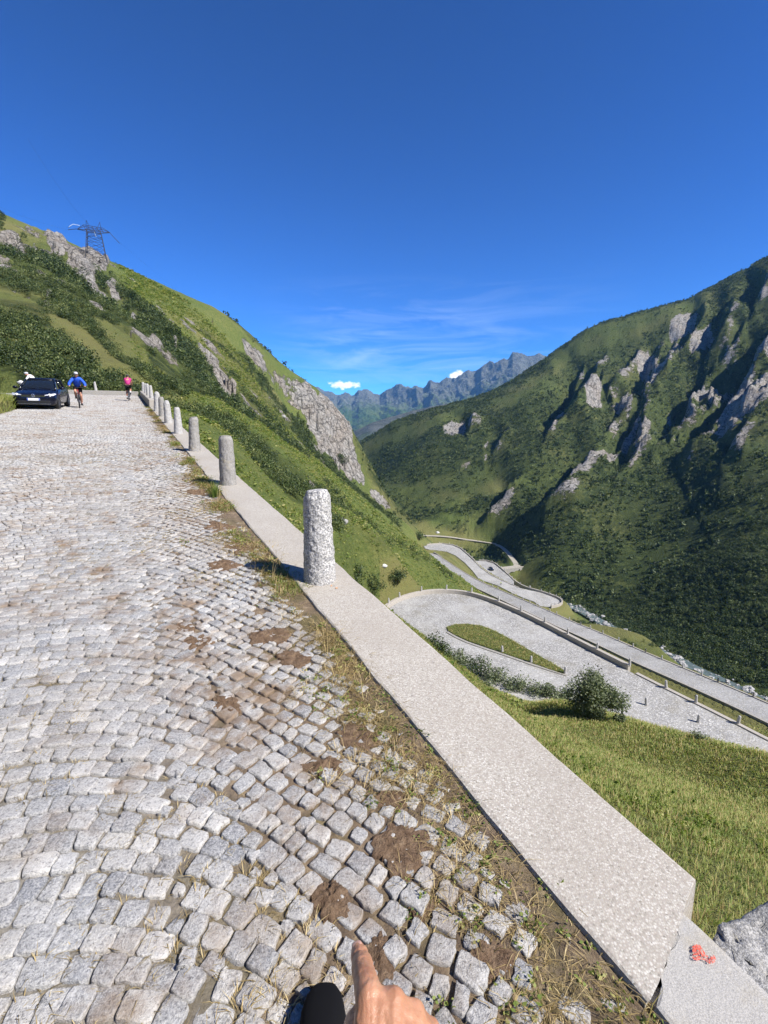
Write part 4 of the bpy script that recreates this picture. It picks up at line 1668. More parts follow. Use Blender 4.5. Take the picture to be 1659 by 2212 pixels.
def bollard_mesh(name, hgt, r0, r1, seed, nseg=40, nring=30, rough=1.0, dome=0.02, cant=0.0):
    V, Fc = [], []
    zs = list(np.linspace(-0.10, 1.0, nring))
    for i, t in enumerate(zs):
        r = r0 + (r1 - r0) * max(t, 0)
        z = t * hgt
        for j in range(nseg):
            a = 2 * PI * j / nseg
            V.append([math.cos(a) * r, math.sin(a) * r, z, a, 0])
    ntop = 5
    for i in range(1, ntop):
        k = 1 - i / ntop
        for j in range(nseg):
            a = 2 * PI * j / nseg
            V.append([math.cos(a) * r1 * k, math.sin(a) * r1 * k, hgt + dome * (1 - k * k), a, 1])
    V.append([0, 0, hgt + dome, 0, 1])
    A = np.array(V)
    x, y, z = A[:, 0].copy(), A[:, 1].copy(), A[:, 2].copy()
    s = 1.0
    n = (fbm(x * 6 + z * 2.3 + seed, y * 6 + z * 7 - seed, 3, seed) * 0.013 + fbm(x * 30 + z * 9, y * 30 + z * 31, 4, seed + 5) * 0.017) * rough
    f1, f2, cid = worley(np.arctan2(y, x) * 2.4, z * 11, seed)
    n += (cid - 0.5) * 0.006 * rough - 0.012 * rough * sstep(0.62, 0.8, vn(np.arctan2(y, x) * 5 + 9, z * 22, seed + 9))
    nx = np.where(A[:, 4] == 0, np.cos(A[:, 3]), 0)
    ny = np.where(A[:, 4] == 0, np.sin(A[:, 3]), 0)
    nz = (A[:, 4] == 1) * 0.5
    # rounded shoulder
    sh = sstep(hgt * 0.93, hgt, z) * (A[:, 4] == 0) * 0.018
    x += nx * (n - sh)
    y += ny * (n - sh)
    z += nz * n + cant * x * (z > hgt * 0.9)
    W = np.stack([x, y, z], 1)
    rows = nring + ntop - 1
    ix = np.arange(rows * nseg).reshape(rows, nseg)
    Q = np.stack([ix[:-1].ravel(), np.roll(ix, -1, 1)[:-1].ravel(), np.roll(ix, -1, 1)[1:].ravel(), ix[1:].ravel()], 1)
    last = ix[-1]
    fs = [tuple(map(int, q)) for q in Q] + [(int(last[j]), int(last[(j + 1) % nseg]), len(W) - 1) for j in range(nseg)]
    me = bpy.data.meshes.new(name)
    me.from_pydata([tuple(map(float, w)) for w in W], [], fs)
    me.polygons.foreach_set('use_smooth', np.ones(len(me.polygons), bool))
    return me


B_NEAR = bollard_mesh('bollard_near', 0.77, 0.136, 0.108, 301, 140, 120, 0.34, 0.015, 0.05)
B_MID = [bollard_mesh('bollard_a', 0.77, 0.128, 0.107, 302, 72, 60, 0.4, 0.012, -0.08),
         bollard_mesh('bollard_b', 0.77, 0.135, 0.098, 303, 56, 44, 0.45, 0.01, -0.12),
         bollard_mesh('bollard_c', 0.77, 0.130, 0.085, 304, 48, 40, 0.35, 0.02, 0.1),
         bollard_mesh('bollard_d', 0.77, 0.145, 0.105, 305, 48, 40, 0.7, 0.06, 0.0)]
B_FAR = bollard_mesh('bollard_e', 0.77, 0.145, 0.11, 306, 16, 12, 0.7, 0.02)
B_TINY = bollard_mesh('bollard_f', 0.77, 0.16, 0.12, 307, 8, 4, 0.0, 0.02)
for b in [B_NEAR, B_FAR, B_TINY] + B_MID:
    b.materials.append(M['granite'])
B_NEAR.materials.clear(); B_NEAR.materials.append(M['granite_near'])
B_MID[0].materials.clear(); B_MID[0].materials.append(M['granite_old'])
B_MID[1].materials.clear(); B_MID[1].materials.append(M['granite_old'])


def bollard(me, loc, label, group, rz=0.0, lean=(0, 0), sc=1.0):
    o = bpy.data.objects.new('bollard', me)
    COL.objects.link(o)
    o.location = tuple(float(c) for c in loc)
    o.rotation_euler = (lean[0], lean[1], rz)
    o.scale = (sc, sc, sc)
    tag(o, label, 'bollard', group)
    return o


G1 = 'granite bollards on the kerb of the upper road'
row = [(3.77, B_NEAR, 'large rough hewn granite bollard nearest the viewer casting a shadow on the cobbles', 1.0),
       (8.0, B_MID[0], 'second granite bollard along the kerb, flat topped, just behind the largest one', 1.0),
       (12.06, B_MID[1], 'third granite bollard along the kerb, brown stained at its foot', 1.0),
       (15.95, B_MID[2], 'fourth granite bollard along the kerb, slimmer and smoothly tapered', 1.0),
       (19.72, B_MID[3], 'fifth granite bollard along the kerb, thick with a rounded top', 1.0),
       (23.2, B_MID[1], 'sixth granite bollard along the kerb, between the round topped one and the parapet', 1.05),
       (26.7, B_MID[3], 'seventh granite bollard along the kerb, just before the parapet block', 1.15)]
for i, (u, me, lab, sc) in enumerate(row):
    bollard(me, uv2w(u, 1.335 if i < 2 else 1.31, KH - 0.012), lab, G1, i * 1.7, (0, -0.012 - 0.004 * i), sc)
for i, u in enumerate((33.0, 37.6, 42.2, 47.5)):
    bollard(B_MID[3] if i % 2 else B_MID[2], uv2w(u, 1.36, 0.415),
            'granite bollard standing on the parapet block, %s from its near end' % ORD[i], G1, i, (0, -0.03), 0.95)
bollard(B_MID[2], uv2w(49.5, -2.25, 0.33), 'single pale granite bollard on the wall between the two cyclists', None, 0.5, (0, -0.06), 0.95)

# hairpin: bollards on its outer wall
WALL_OUT = [p for p in hp_out]
wall_line = resample([np.array(p) for p in hp_out], 1.2)
pxs = np.array([proj(*p)[0] for p in wall_line])
start = int(np.argmax(pxs < 1362))
line_h = wall_line[start:]
outl = []
for i, p in enumerate(line_h):
    t = (line_h[min(i + 1, len(line_h) - 1)] - line_h[max(0, i - 1)])[:2]
    t = t / np.linalg.norm(t)
    n = np.array([-t[1], t[0]])
    c = np.array([12.0, 58.0])
    if np.dot(n, p[:2] - c) < 0:
        n = -n
    outl.append(np.array([p[0] + n[0] * 0.28, p[1] + n[1] * 0.28, p[2]]))
tag(wall_strip('hairpin_wall', outl, 0.5, 0.62, M['agg'], 0, 2.5), 'curved low concrete wall around the outside of the near hairpin bend', 'wall')
line_k = wall_line[:start]
outk = [p + np.array([0.1, 0.25, 0]) for p in line_k]
tag(wall_strip('hairpin_kerb', outk, 0.45, 0.14, M['agg'], 0, 1.5), 'flat concrete kerb continuing the hairpin wall down to the right', 'kerb')


def nearest_on(line, px):
    k = min(range(len(line)), key=lambda i: abs(proj(*line[i])[0] - px))
    return line[k]


G2 = 'granite bollards around the near hairpin'
tops = [838, 863, 908, 961, 1020, 1077, 1127, 1172, 1227, 1288, 1352]
lw = [q for q in outl]
up_half = [q for q in lw]
for i, px in enumerate(tops):
    cand = [q for q in outl if proj(*q)[2] > 60 or px > 900]
    q = nearest_on(cand, px)
    bollard(B_FAR, (q[0], q[1], q[2] + 0.61), 'granite bollard on the curved hairpin wall, %s from its left end' % ORD[i], G2, i, (0, -0.05))
for i, px in enumerate((1427, 1510, 1600)):
    q = nearest_on(outk, px)
    bollard(B_FAR, (q[0], q[1], q[2] + 0.13), 'granite bollard on the flat kerb past the hairpin wall, %s from the wall' % ORD[i], G2, i, (0, -0.10), 1.05)
for i, (px, py) in enumerate(((1085, 1410), (1147, 1432), (1220, 1456))):
    q = hp_pt(px, py)
    bollard(B_FAR, (q[0], q[1], q[2] + 0.03), 'granite bollard at the grass island of the hairpin, %s from the left' % ORD[i], G2, i, (0, -0.06), 1.1)
for i, (px, py) in enumerate(((1396, 1523), (1508, 1560))):
    q = hp_pt(px, py)
    bollard(B_FAR, (q[0], q[1], q[2] + 0.0), ('granite bollard standing free on the cobbles right of the big bush', 'granite bollard standing free on the cobbles beside the small low plant')[i], G2, i, (0, -0.10), 1.05)
# kerb stones along the near side of the island
kb = resample([hp_pt(*p) + np.array([0, 0, 0.0]) for p in [(966, 1366), (985, 1377), (1010, 1388.5), (1040, 1399), (1085, 1414), (1150, 1436.5), (1225, 1460)]], 1.0)
tag(wall_strip('island_kerb', kb, 0.4, 0.10, M['wallstone'], 0, 0.4), 'thin stone kerb along the near side of the grass island in the hairpin', 'kerb')

# second road: kerbs and bollards
far_k = [p + np.array([0.12, 0.25, 0]) for p in r2_far]
tag(wall_strip('road_kerb', far_k, 0.4, 0.12, M['agg'], 0, 0.8), 'thin pale kerb with bollards along the outer side of the second road', 'kerb')
near_k = [p - np.array([0.12, 0.2, 0]) for p in r2_near[10:]]
tag(wall_strip('road_kerb', near_k, 0.45, 0.16, M['agg'], 0, 0.8), 'pale kerb between the second road and the brown grass strip below the hairpin', 'kerb')
G3 = 'small granite bollards along the second road'
r2px = [1049, 1061, 1074, 1102, 1131, 1145, 1160, 1189, 1208, 1226, 1244, 1264, 1286, 1306, 1330, 1354, 1381, 1409, 1437, 1468, 1500, 1534, 1569, 1608, 1649]
for i, px in enumerate(r2px):
    q = nearest_on(far_k, px)
    nm = (ORD[i] if i < 20 else ('twenty-first', 'twenty-second', 'twenty-third', 'twenty-fourth', 'twenty-fifth')[i - 20])
    bollard(B_TINY if px < 1300 else B_FAR, (q[0], q[1], q[2] + 0.11), 'small bollard on the outer kerb of the second road, %s from its far end' % nm, G3, 0, (0, -0.05), 1.05)
# third road: far edge wall, middle row, hairpin wall
e3 = resample([G(*Z5(a, b), z3(a)) for a, b in [(300, 243), (320, 239), (400, 234), (470, 244), (522, 266), (582, 318), (612, 346)]], 2.0)
tag(wall_strip('roadside_wall', e3, 0.5, 0.55, M['agg'], 0, 1.5), 'low pale wall on the outer side of the bend at the far end of the valley road', 'wall')
mid3 = resample([G(*Z5(a, b), z3(a)) for a, b in [(612, 349), (652, 391), (722, 441), (802, 479), (902, 522)]], 2.0)
tag(wall_strip('dividing_kerb', mid3, 0.5, 0.25, M['agg'], 0, 2.0), 'pale kerb with small bollards dividing the two lanes left of the distant black car', 'kerb')
hw = resample(smooth_poly([G(*Z5(a, b), z3(a)) for a, b in [(872, 482), (935, 522), (1040, 550), (1112, 574), (1163, 594), (1186, 614), (1178, 632), (1152, 643), (1110, 652)]], 2), 2.0)
tag(wall_strip('hairpin_wall', hw, 0.6, 0.9, M['agg'], 0, 5.0), 'pale retaining wall around the tight hairpin above the rocky river', 'wall')
e4 = resample([G(*Z5(a, b), -79) for a, b in [(640, 344), (692, 347), (742, 362), (793, 403), (842, 448), (874, 480)]], 2.0)
tag(wall_strip('roadside_wall', e4, 0.5, 0.6, M['agg'], 0, 1.5), 'low pale wall beside the lane where the distant black car drives', 'wall')
low3 = resample([G(*Z5(a, b), -72.0) for a, b in [(345, 292), (400, 325), (460, 368), (525, 410)]], 2.0)
tag(wall_strip('roadside_wall', low3, 0.4, 0.5, M['wallstone'], 0, 1.0), 'short dark wall below the left grass wedge of the far hairpin road', 'wall')
G4 = 'tiny bollards of the far hairpin roads'
k = 0
for line, nm, step in ((e3, 'wall ending the valley road', 3), (mid3, 'kerb dividing the far lanes', 3), (hw, 'tight hairpin wall above the river', 3), (e4, 'wall beside the distant black car', 3)):
    for i, q in enumerate(line[1::step][:20]):
        bollard(B_TINY, (q[0], q[1], q[2] + (0.2 if line is mid3 else 0.55 if line is not hw else 0.85)), 'tiny bollard on the %s, %s from its far end' % (nm, ORD[i]), G4, 0, (0, 0), 1.15)

# ------------------------------------------------------------------ stone arch bridge over the river
br = empty('bridge')
tag(br, 'small stone arch bridge carrying the dirt track over the river', 'bridge')
A0, A1 = G(*Z5(795, 404), -88.2), G(*Z5(925, 388), -88.2)
dx = (A1 - A0)[:2]
Lb = float(np.linalg.norm(dx))
ang = math.atan2(dx[1], dx[0])
br.location = tuple(map(float, A0))
br.rotation_euler = (0, 0, ang)
N_ = 26
pts = [(0, 0.5), (Lb, 0.5), (Lb, -12), (Lb * 0.66, -12)]
for i in range(N_ + 1):
    a = PI * i / N_
    pts.append((Lb * 0.40 + Lb * 0.26 * math.cos(a), -6.0 + 4.6 * math.sin(a)))
pts += [(Lb * 0.14, -12), (0, -12)]
mb = MB()
n = len(pts)
vs = [(p[0], -1.8, p[1]) for p in pts] + [(p[0], 1.8, p[1]) for p in pts]
tri = [tuple(t) for t in __import__('mathutils').geometry.tessellate_polygon([[Vector((p[0], p[1], 0)) for p in pts]])]
mb.poly(vs, tri + [tuple(n + i for i in t[::-1]) for t in tri] + [(i, (i + 1) % n, n + (i + 1) % n, n + i) for i in range(n)])
mb.build('masonry', M['wallstone'], br)
mb = MB().box((Lb / 2, -1.7, 0.85), (Lb, 0.35, 0.7)).box((Lb / 2, 1.7, 0.85), (Lb, 0.35, 0.7))
mb.build('parapet', M['agg'], br)
mb = MB().box((Lb * 0.80, -2.2, -5), (1.6, 1.0, 10))
mb.build('buttress', M['wallstone'], br)
# ------------------------------------------------------------------ vegetation


def leaf_cards(cen, nrm, size, aspect=0.62):
    """rhombic leaf cards at centres with given normals and sizes -> verts, quads"""
    n = len(cen)
    rng = np.random.default_rng(n % 9973 + 3)
    t = rng.standard_normal((n, 3))
    a = np.cross(nrm, t)
    a /= np.linalg.norm(a, axis=1)[:, None] + 1e-9
    b = np.cross(nrm, a)
    s = size[:, None]
    V = np.stack([cen - a * s, cen + b * s * aspect, cen + a * s, cen - b * s * aspect], 1).reshape(-1, 3)
    Fq = np.arange(n * 4).reshape(n, 4)
    return V, Fq


def bush_proto(n, seed, card):
    """unit bush: leaves through the outer volume of several clumps; radius about 1, height about 1"""
    rng = np.random.default_rng(seed)
    k = max(4, n // 14)
    nb = min(9, k)
    bc = rng.standard_normal((nb, 3)) * np.array([0.42, 0.42, 0.20]) + np.array([0, 0, 0.48])
    br = 0.30 + 0.22 * rng.random(nb)
    w = rng.integers(0, nb, n)
    d = rng.standard_normal((n, 3))
    d /= np.linalg.norm(d, axis=1)[:, None]
    r = br[w] * (0.55 + 0.5 * rng.random(n) ** 0.5)
    c = bc[w] + d * r[:, None]
    c[:, 2] = np.abs(c[:, 2]) * 0.95
    nr = d * 0.8 + rng.standard_normal((n, 3)) * 0.55 + np.array([0, 0, 0.35])
    nr /= np.linalg.norm(nr, axis=1)[:, None]
    s = card * (0.7 + 0.6 * rng.random(n))
    V, Fq = leaf_cards(c, nr, s, 0.7)
    tint = np.clip(0.5 + 0.22 * rng.standard_normal(n), 0, 1)
    return V, Fq, tint


def scatter(name, pos, size, protos, mat, kind='stuff', seed=1, tilt=None):
    rng = np.random.default_rng(seed)
    vs, fs, ts = [], [], []
    base = 0
    pick = rng.integers(0, len(protos), len(pos))
    for pi, (V, Fq, T) in enumerate(protos):
        m = np.where(pick == pi)[0]
        if len(m) == 0:
            continue
        a = rng.random(len(m)) * 2 * PI
        co_, si_ = np.cos(a), np.sin(a)
        sx = size[m, 0] * (0.85 + 0.3 * rng.random(len(m)))
        sz = size[m, 1]
        x = (V[None, :, 0] * co_[:, None] - V[None, :, 1] * si_[:, None]) * sx[:, None]
        y = (V[None, :, 0] * si_[:, None] + V[None, :, 1] * co_[:, None]) * sx[:, None]
        z = V[None, :, 2] * sz[:, None]
        W = np.stack([x, y, z], -1) + pos[m][:, None, :]
        vs.append(W.reshape(-1, 3))
        nv = len(V)
        fs.append((Fq[None] + (base + np.arange(len(m)) * nv)[:, None, None]).reshape(-1, 4))
        off = 0.28 * rng.standard_normal(len(m))
        ts.append(np.clip(T[None] + off[:, None], 0, 1).ravel())
        base += nv * len(m)
    me = mesh_np(name, np.concatenate(vs), np.concatenate(fs), 4, {'tint': ('FACE', np.concatenate(ts))}, smooth=False)
    o = link(name, me, mat)
    if kind:
        o['kind'] = kind
    return o


def pick_ground(n, mask, weight, seed):
    rng = np.random.default_rng(seed)
    ids = np.where(mask)[0]
    w = weight[ids]
    w = w / w.sum()
    s = rng.choice(ids, n, p=w)
    # jitter by about a grid cell
    r = np.hypot(X[s], Y[s])
    a = np.arctan2(X[s], Y[s]) + rng.standard_normal(n) * np.radians(0.12)
    r = r * (1 + 0.006 * rng.standard_normal(n))
    x, y = r * np.sin(a), r * np.cos(a)
    return np.stack([x, y, ground_z(x, y)], 1), s


view = infront & (PX > -160) & (PX < 1820) & (PY > 380) & (PY < 1560)
patch = sstep(0.40, 0.56, 0.5 + 0.55 * fbm(X / 8.5, Y / 8.5, 4, 131) + 0.25 * (shrub - 0.5))
patch = np.maximum(patch, across * 0.20)
offrd = (~bed) & (~plaza) & (_d2 > 4.0) & (river_d > 4)
pd_, _, _ = (np.full(len(X), 99.0), 0, 0)
ipath = np.where((X > -20) & (X < 110) & (Y > 240) & (Y < 420))[0]
pdd, _, _ = seg_dist(X[ipath], Y[ipath], [(p[0], p[1]) for p in pathc])
pd_[ipath] = pdd
offrd &= pd_ > 3.2
wS = shrub * patch * R_ ** 2

rngp = np.random.default_rng(77)
near_m = view & offrd & (PD > 48) & (PD <= 115) & (shrub > 0.18) & ((PX < 1010) | (Z > -15))
mid_m = view & offrd & (PD > 115) & (PD <= 250) & (shrub > 0.15)
far_m = view & offrd & (PD > 250) & (PD <= 720) & (shrub > 0.12)
P_NEAR = [bush_proto(170, 400 + i, 0.085) for i in range(6)]
P_MID = [bush_proto(70, 420 + i, 0.13) for i in range(6)]
P_FAR = [bush_proto(22, 440 + i, 0.26) for i in range(6)]
for nm, n, msk, pr, s0, s1, sd, mat in (('hillside_scrub', 2300, near_m, P_NEAR, 0.75, 0.75, 1, 'leaf_mid'),
                                       ('mountain_scrub', 15000, mid_m, P_MID, 0.75, 1.0, 2, 'leaf'),
                                       ('distant_scrub', 50000, far_m, P_FAR, 0.75, 1.5, 3, 'leaf')):
    p, s = pick_ground(n, msk, wS, 500 + sd)
    big = 0.55 + 0.45 * np.clip(patch[s] * shrub[s] * 1.4, 0, 1)
    sz = (s0 + s1 * rngp.random(n) ** 2) * big
    size = np.stack([sz, sz * (0.95 + 0.4 * rngp.random(n))], 1)
    p[:, 2] -= 0.12 * sz
    scatter(nm, p, size, pr, M[mat], seed=sd)

# ---- grass of the meadow below the kerb: real blades


def blades(name, pos, hgt, wid, nb, mat, seed, lean=0.5, spread=0.05, kind='stuff', t0=0.5, ts=0.25):
    rng = np.random.default_rng(seed)
    n = len(pos)
    P0 = np.repeat(pos, nb, 0)
    h = np.repeat(hgt, nb) * (0.55 + 0.6 * rng.random(n * nb))
    w = np.repeat(wid, nb) * (0.7 + 0.6 * rng.random(n * nb))
    a = rng.random(n * nb) * 2 * PI
    sp = np.repeat(np.broadcast_to(spread, (n,)), nb)
    P0 = P0 + np.stack([np.cos(a), np.sin(a), np.zeros(n * nb)], 1) * (sp * rng.random(n * nb))[:, None]
    d = np.stack([np.cos(a), np.sin(a), np.zeros(n * nb)], 1)
    ln = lean * (0.3 + rng.random(n * nb))
    side = np.stack([-np.sin(a + 0.6), np.cos(a + 0.6), np.zeros(n * nb)], 1) * w[:, None]
    upv = np.array([0, 0, 1.0])
    p1 = P0 + upv * (h * 0.6)[:, None] + d * (h * ln * 0.35)[:, None]
    p2 = P0 + upv * (h * (1 - 0.25 * ln))[:, None] + d * (h * ln)[:, None]
    V = np.stack([P0 - side, P0 + side, p1 + side * 0.7, p1 - side * 0.7, p2], 1)
    k = len(P0)
    o5 = np.arange(k)[:, None] * 5
    f = np.concatenate([o5 + np.array([0, 1, 2, 3]), o5 + np.array([3, 2, 4, 4])], 0)
    t = np.clip(np.repeat(t0 + ts * rng.standard_normal(n), nb) + 0.15 * rng.standard_normal(k), 0, 1)
    me = bpy.data.meshes.new(name)
    Vr = V.reshape(-1, 3).astype(np.float32)
    q = (o5 + np.array([0, 1, 2, 3])).astype(np.int32)
    tr = (o5 + np.array([3, 2, 4])).astype(np.int32)
    me.vertices.add(len(Vr))
    me.vertices.foreach_set('co', Vr.ravel())
    me.loops.add(k * 7)
    me.loops.foreach_set('vertex_index', np.concatenate([q.ravel(), tr.ravel()]))
    me.polygons.add(2 * k)
    me.polygons.foreach_set('loop_start', np.concatenate([np.arange(k) * 4, 4 * k + np.arange(k) * 3]).astype(np.int32))
    at = me.attributes.new('tint', 'FLOAT', 'FACE')
    at.data.foreach_set('value', np.concatenate([t, t]).astype(np.float32))
    me.update(calc_edges=True)
    o = link(name, me, mat)
    if kind:
        o['kind'] = kind
    return o


rngg = np.random.default_rng(91)
mead = infront & (V_ > 1.80) & (PD > 1.0) & (PD < 46) & (PX > 620) & (PX < 1900) & (PY > 1180) & (PY < 2350) & (_d2 > 0.6)
ids = np.where(mead)[0]
wm = R_[ids] ** 1.55
s = rngg.choice(ids, 64000, p=wm / wm.sum())
r = R_[s] * (1 + 0.01 * rngg.standard_normal(len(s)))
a = np.arctan2(X[s], Y[s]) + rngg.standard_normal(len(s)) * np.radians(0.15)
gp = np.stack([r * np.sin(a), r * np.cos(a), ground_z(r * np.sin(a), r * np.cos(a)) - 0.02], 1)
uu, vv = w2uv(gp[:, 0], gp[:, 1])
ok = vv > 1.84
gp = gp[ok]
dist = np.hypot(gp[:, 0], gp[:, 1])
pn = fbm(gp[:, 0] / 2.2, gp[:, 1] / 2.2, 3, 161)
hg = (0.075 + 0.05 * pn + 0.045 * rngg.random(len(gp))) * (1 + 0.2 * sstep(10, 30, dist))
wd = 0.0022 + 0.00055 * dist
blades('meadow_grass', gp, np.clip(hg, 0.045, 0.4), wd, 6, M['blade'], 7, 1.1, 0.05 + 0.012 * dist, t0=0.60, ts=0.25)
m2 = rngg.random(len(gp)) < 0.30
blades('dry_meadow_grass', gp[m2], np.clip(hg[m2] * 1.8, 0.08, 0.45), wd[m2] * 0.7, 4, M['straw'], 8, 0.5, 0.05 + 0.01 * dist[m2], t0=0.55)
m3 = (pn > 0.10) & (rngg.random(len(gp)) < 0.07)
pl = gp[m3]
V, Fq, T = bush_proto(26, 470, 0.20)
scatter('meadow_herbs', pl, np.stack([0.10 + 0.14 * rngg.random(len(pl)), 0.12 + 0.16 * rngg.random(len(pl))], 1), [(V, Fq, T), bush_proto(30, 471, 0.17)], M['blade'], seed=12)

# tussocks and herbs that roughen the open slopes
ts_m = view & offrd & (PD > 30) & (PD < 230) & (PX < 1120) & (shrub < 0.6) & (rock < 0.3) & (V_ > 1.9)
p, s_i = pick_ground(34000, ts_m, R_ ** 1.55, 601)
dd_ = np.hypot(p[:, 0], p[:, 1])
hs = (0.16 + 0.20 * rngg.random(len(p)) ** 2) * (0.8 + dd_ / 160)
hs *= 0.5 + 1.0 * vn(p[:, 0] / 3.5, p[:, 1] / 3.5, 191)
scatter('slope_tussocks', p, np.stack([hs * 1.1, hs * 0.8], 1), [bush_proto(12, 490 + i, 0.36) for i in range(5)], M['blade'], seed=17)

# grass on the hairpin island and short verge beside the upper road on the left
ia = np.array(isl_top)
gx = rngg.uniform(ia[:, 0].min(), ia[:, 0].max(), 5000)
gy = rngg.uniform(ia[:, 1].min(), ia[:, 1].max(), 5000)
m = in_poly(gx, gy, [(p[0], p[1]) for p in isl_top])
gx, gy = gx[m], gy[m]
dd = ((gx[:, None] - ia[None, :, 0]) ** 2 + (gy[:, None] - ia[None, :, 1]) ** 2)
gz = (ia[None, :, 2] / (dd + .1)).sum(1) / (1 / (dd + .1)).sum(1)
blades('dry_island_grass', np.stack([gx, gy, gz], 1)[::2], np.full(len(gx[::2]), 0.12), np.full(len(gx[::2]), 0.02), 4, M['straw'], 19, 1.3, 0.25, t0=0.4)
blades('island_grass', np.stack([gx, gy, gz], 1), np.full(len(gx), 0.13), np.full(len(gx), 0.02), 4, M['blade'], 9, 1.2, 0.25, t0=0.8)
gu = rngg.uniform(8, 40, 9000)
gv = -4.45 - rngg.exponential(1.6, 9000)
x, y = RU[0] * gu + RV[0] * gv, RU[1] * gu + RV[1] * gv
gpt = np.stack([x, y, ground_z(x, y) - 0.02], 1)
blades('verge_grass', gpt, 0.20 + 0.18 * rngg.random(9000), np.full(9000, 0.012), 6, M['blade'], 10, 0.8, 0.16, t0=0.68)

# ---- weeds, dry grass and moss in the joints beside the kerb


def on_bed(u, v, dz):
    return np.stack([RU[0] * u + RV[0] * v, RU[1] * u + RV[1] * v, GRADE * u + dz], 1)


n = 7500
gu = np.abs(rngg.uniform(0.25, 5.6, n)) ** 2
gu = 0.3 + gu
gv = 1.15 - np.abs(rngg.standard_normal(n)) * (0.08 + 0.17 * vn(gu * 0.9, gu * 0, 171) ** 1.5)
cl = (vn(gu * 2.1, gv * 2.5, 172) > 0.46) & (rngg.random(n) < np.clip(0.32 + 0.4 * (gu - 0.5), 0.32, 1))
gu, gv = gu[cl], gv[cl]
du_ = np.minimum(1 + gu * 0.09, 2.2)
hh = (0.026 + 0.07 * rngg.random(len(gu)) ** 2.4) * np.clip(0.55 + 0.14 * gu, 0.55, 1.1)
blades('roadside_weeds', on_bed(gu, gv, -0.012), hh, 0.0016 * du_, 9, M['straw'], 11, 2.1, 0.05 * du_, t0=0.52, ts=0.28)
gr = (vn(gu * 1.3, gv * 1.7, 173) > 0.60)
blades('roadside_grass', on_bed(gu[gr], gv[gr] + 0.01, -0.012), hh[gr] * 1.0, 0.0018 * du_[gr], 8, M['blade'], 13, 1.0, 0.04 * du_[gr], t0=0.45)
# creeping leaves
li = (rngg.random(len(gu)) < 0.16) & (gu < 14)
scatter('roadside_herbs', on_bed(gu[li], gv[li], -0.012), np.stack([0.035 + 0.03 * rngg.random(li.sum()), 0.02 + 0.03 * rngg.random(li.sum())], 1) * np.stack([du_[li], du_[li]], 1),
        [bush_proto(26, 480, 0.13), bush_proto(32, 481, 0.11)], M['blade'], seed=14)
# sparse tufts between the setts
n = 6500
gu = 0.3 + np.abs(rngg.uniform(0, 3.6, n)) ** 2
gv = 1.1 - np.abs(rngg.standard_normal(n)) * 1.15
cl = vn(gu * 1.7, gv * 1.9, 174) > 0.56
gu, gv = gu[cl], gv[cl]
blades('joint_tufts', on_bed(gu, gv, -0.016), 0.018 + 0.028 * rngg.random(len(gu)), np.full(len(gu), 0.0016), 12, M['straw'], 15, 1.5, 0.034, t0=0.55, ts=0.25)
# dead stalks
n = 34
gu = 0.5 + rngg.random(n) * 9
gv = 1.10 - np.abs(rngg.standard_normal(n)) * 0.15
blades('dry_stalks', on_bed(gu, gv, -0.012), 0.16 + 0.16 * rngg.random(n), np.full(n, 0.0016), 3, M['straw'], 16, 0.5, 0.03, t0=0.75, ts=0.15)

# ---- trodden mud on the setts


def mud_patch(px, py, rx, ry, thick, seed, label):
    c = RD(px, py, 0)
    e = RD(px + rx, py, 0)
    f = RD(px, py + ry, 0)
    a = np.linalg.norm((e - c)[:2])
    b = np.linalg.norm((f - c)[:2])
    nr, na = 18, 60
    V, Fc = [], []
    ex = (e - c) / (np.linalg.norm(e - c) + 1e-9)
    fy = (f - c) / (np.linalg.norm(f - c) + 1e-9)
    for i in range(nr + 1):
        t = i / nr
        for j in range(na):
            an = 2 * PI * j / na
            k = 1 + 0.75 * fbm(np.array([math.cos(an) * 1.6 + seed]), np.array([math.sin(an) * 1.6]), 4, seed, 0.65)[0]
            p = c + ex * a * t * k * math.cos(an) + fy * b * t * k * math.sin(an)
            hgt = thick * 0.55 * (1 - t ** 2) * (0.55 + 1.6 * fbm(np.array([p[0] * 24]), np.array([p[1] * 24]), 5, seed + 2, 0.65)[0]) + 0.002 - (0.03 if i == nr else 0)
            u, v = w2uv(p[0], p[1])
            V.append((p[0], p[1], GRADE * u + hgt))
    for i in range(nr):
        for j in range(na):
            q = (i * na + j, i * na + (j + 1) % na, (i + 1) * na + (j + 1) % na, (i + 1) * na + j)
            Fc.append(q)
    me = bpy.data.meshes.new('mud_patch')
    me.from_pydata([tuple(map(float, p)) for p in V], [], Fc)
    bm = bmesh.new()
    bm.from_mesh(me)
    bmesh.ops.recalc_face_normals(bm, faces=bm.faces)
    bm.to_mesh(me)
    bm.free()
    if me.polygons[len(me.polygons) // 2].normal.z < 0:
        me.flip_normals()
    me.polygons.foreach_set('use_smooth', np.ones(len(me.polygons), bool))
    o = link('mud_patch', me, M['mud'])
    tag(o, label, 'mud patch', 'dried mud on the cobbles')


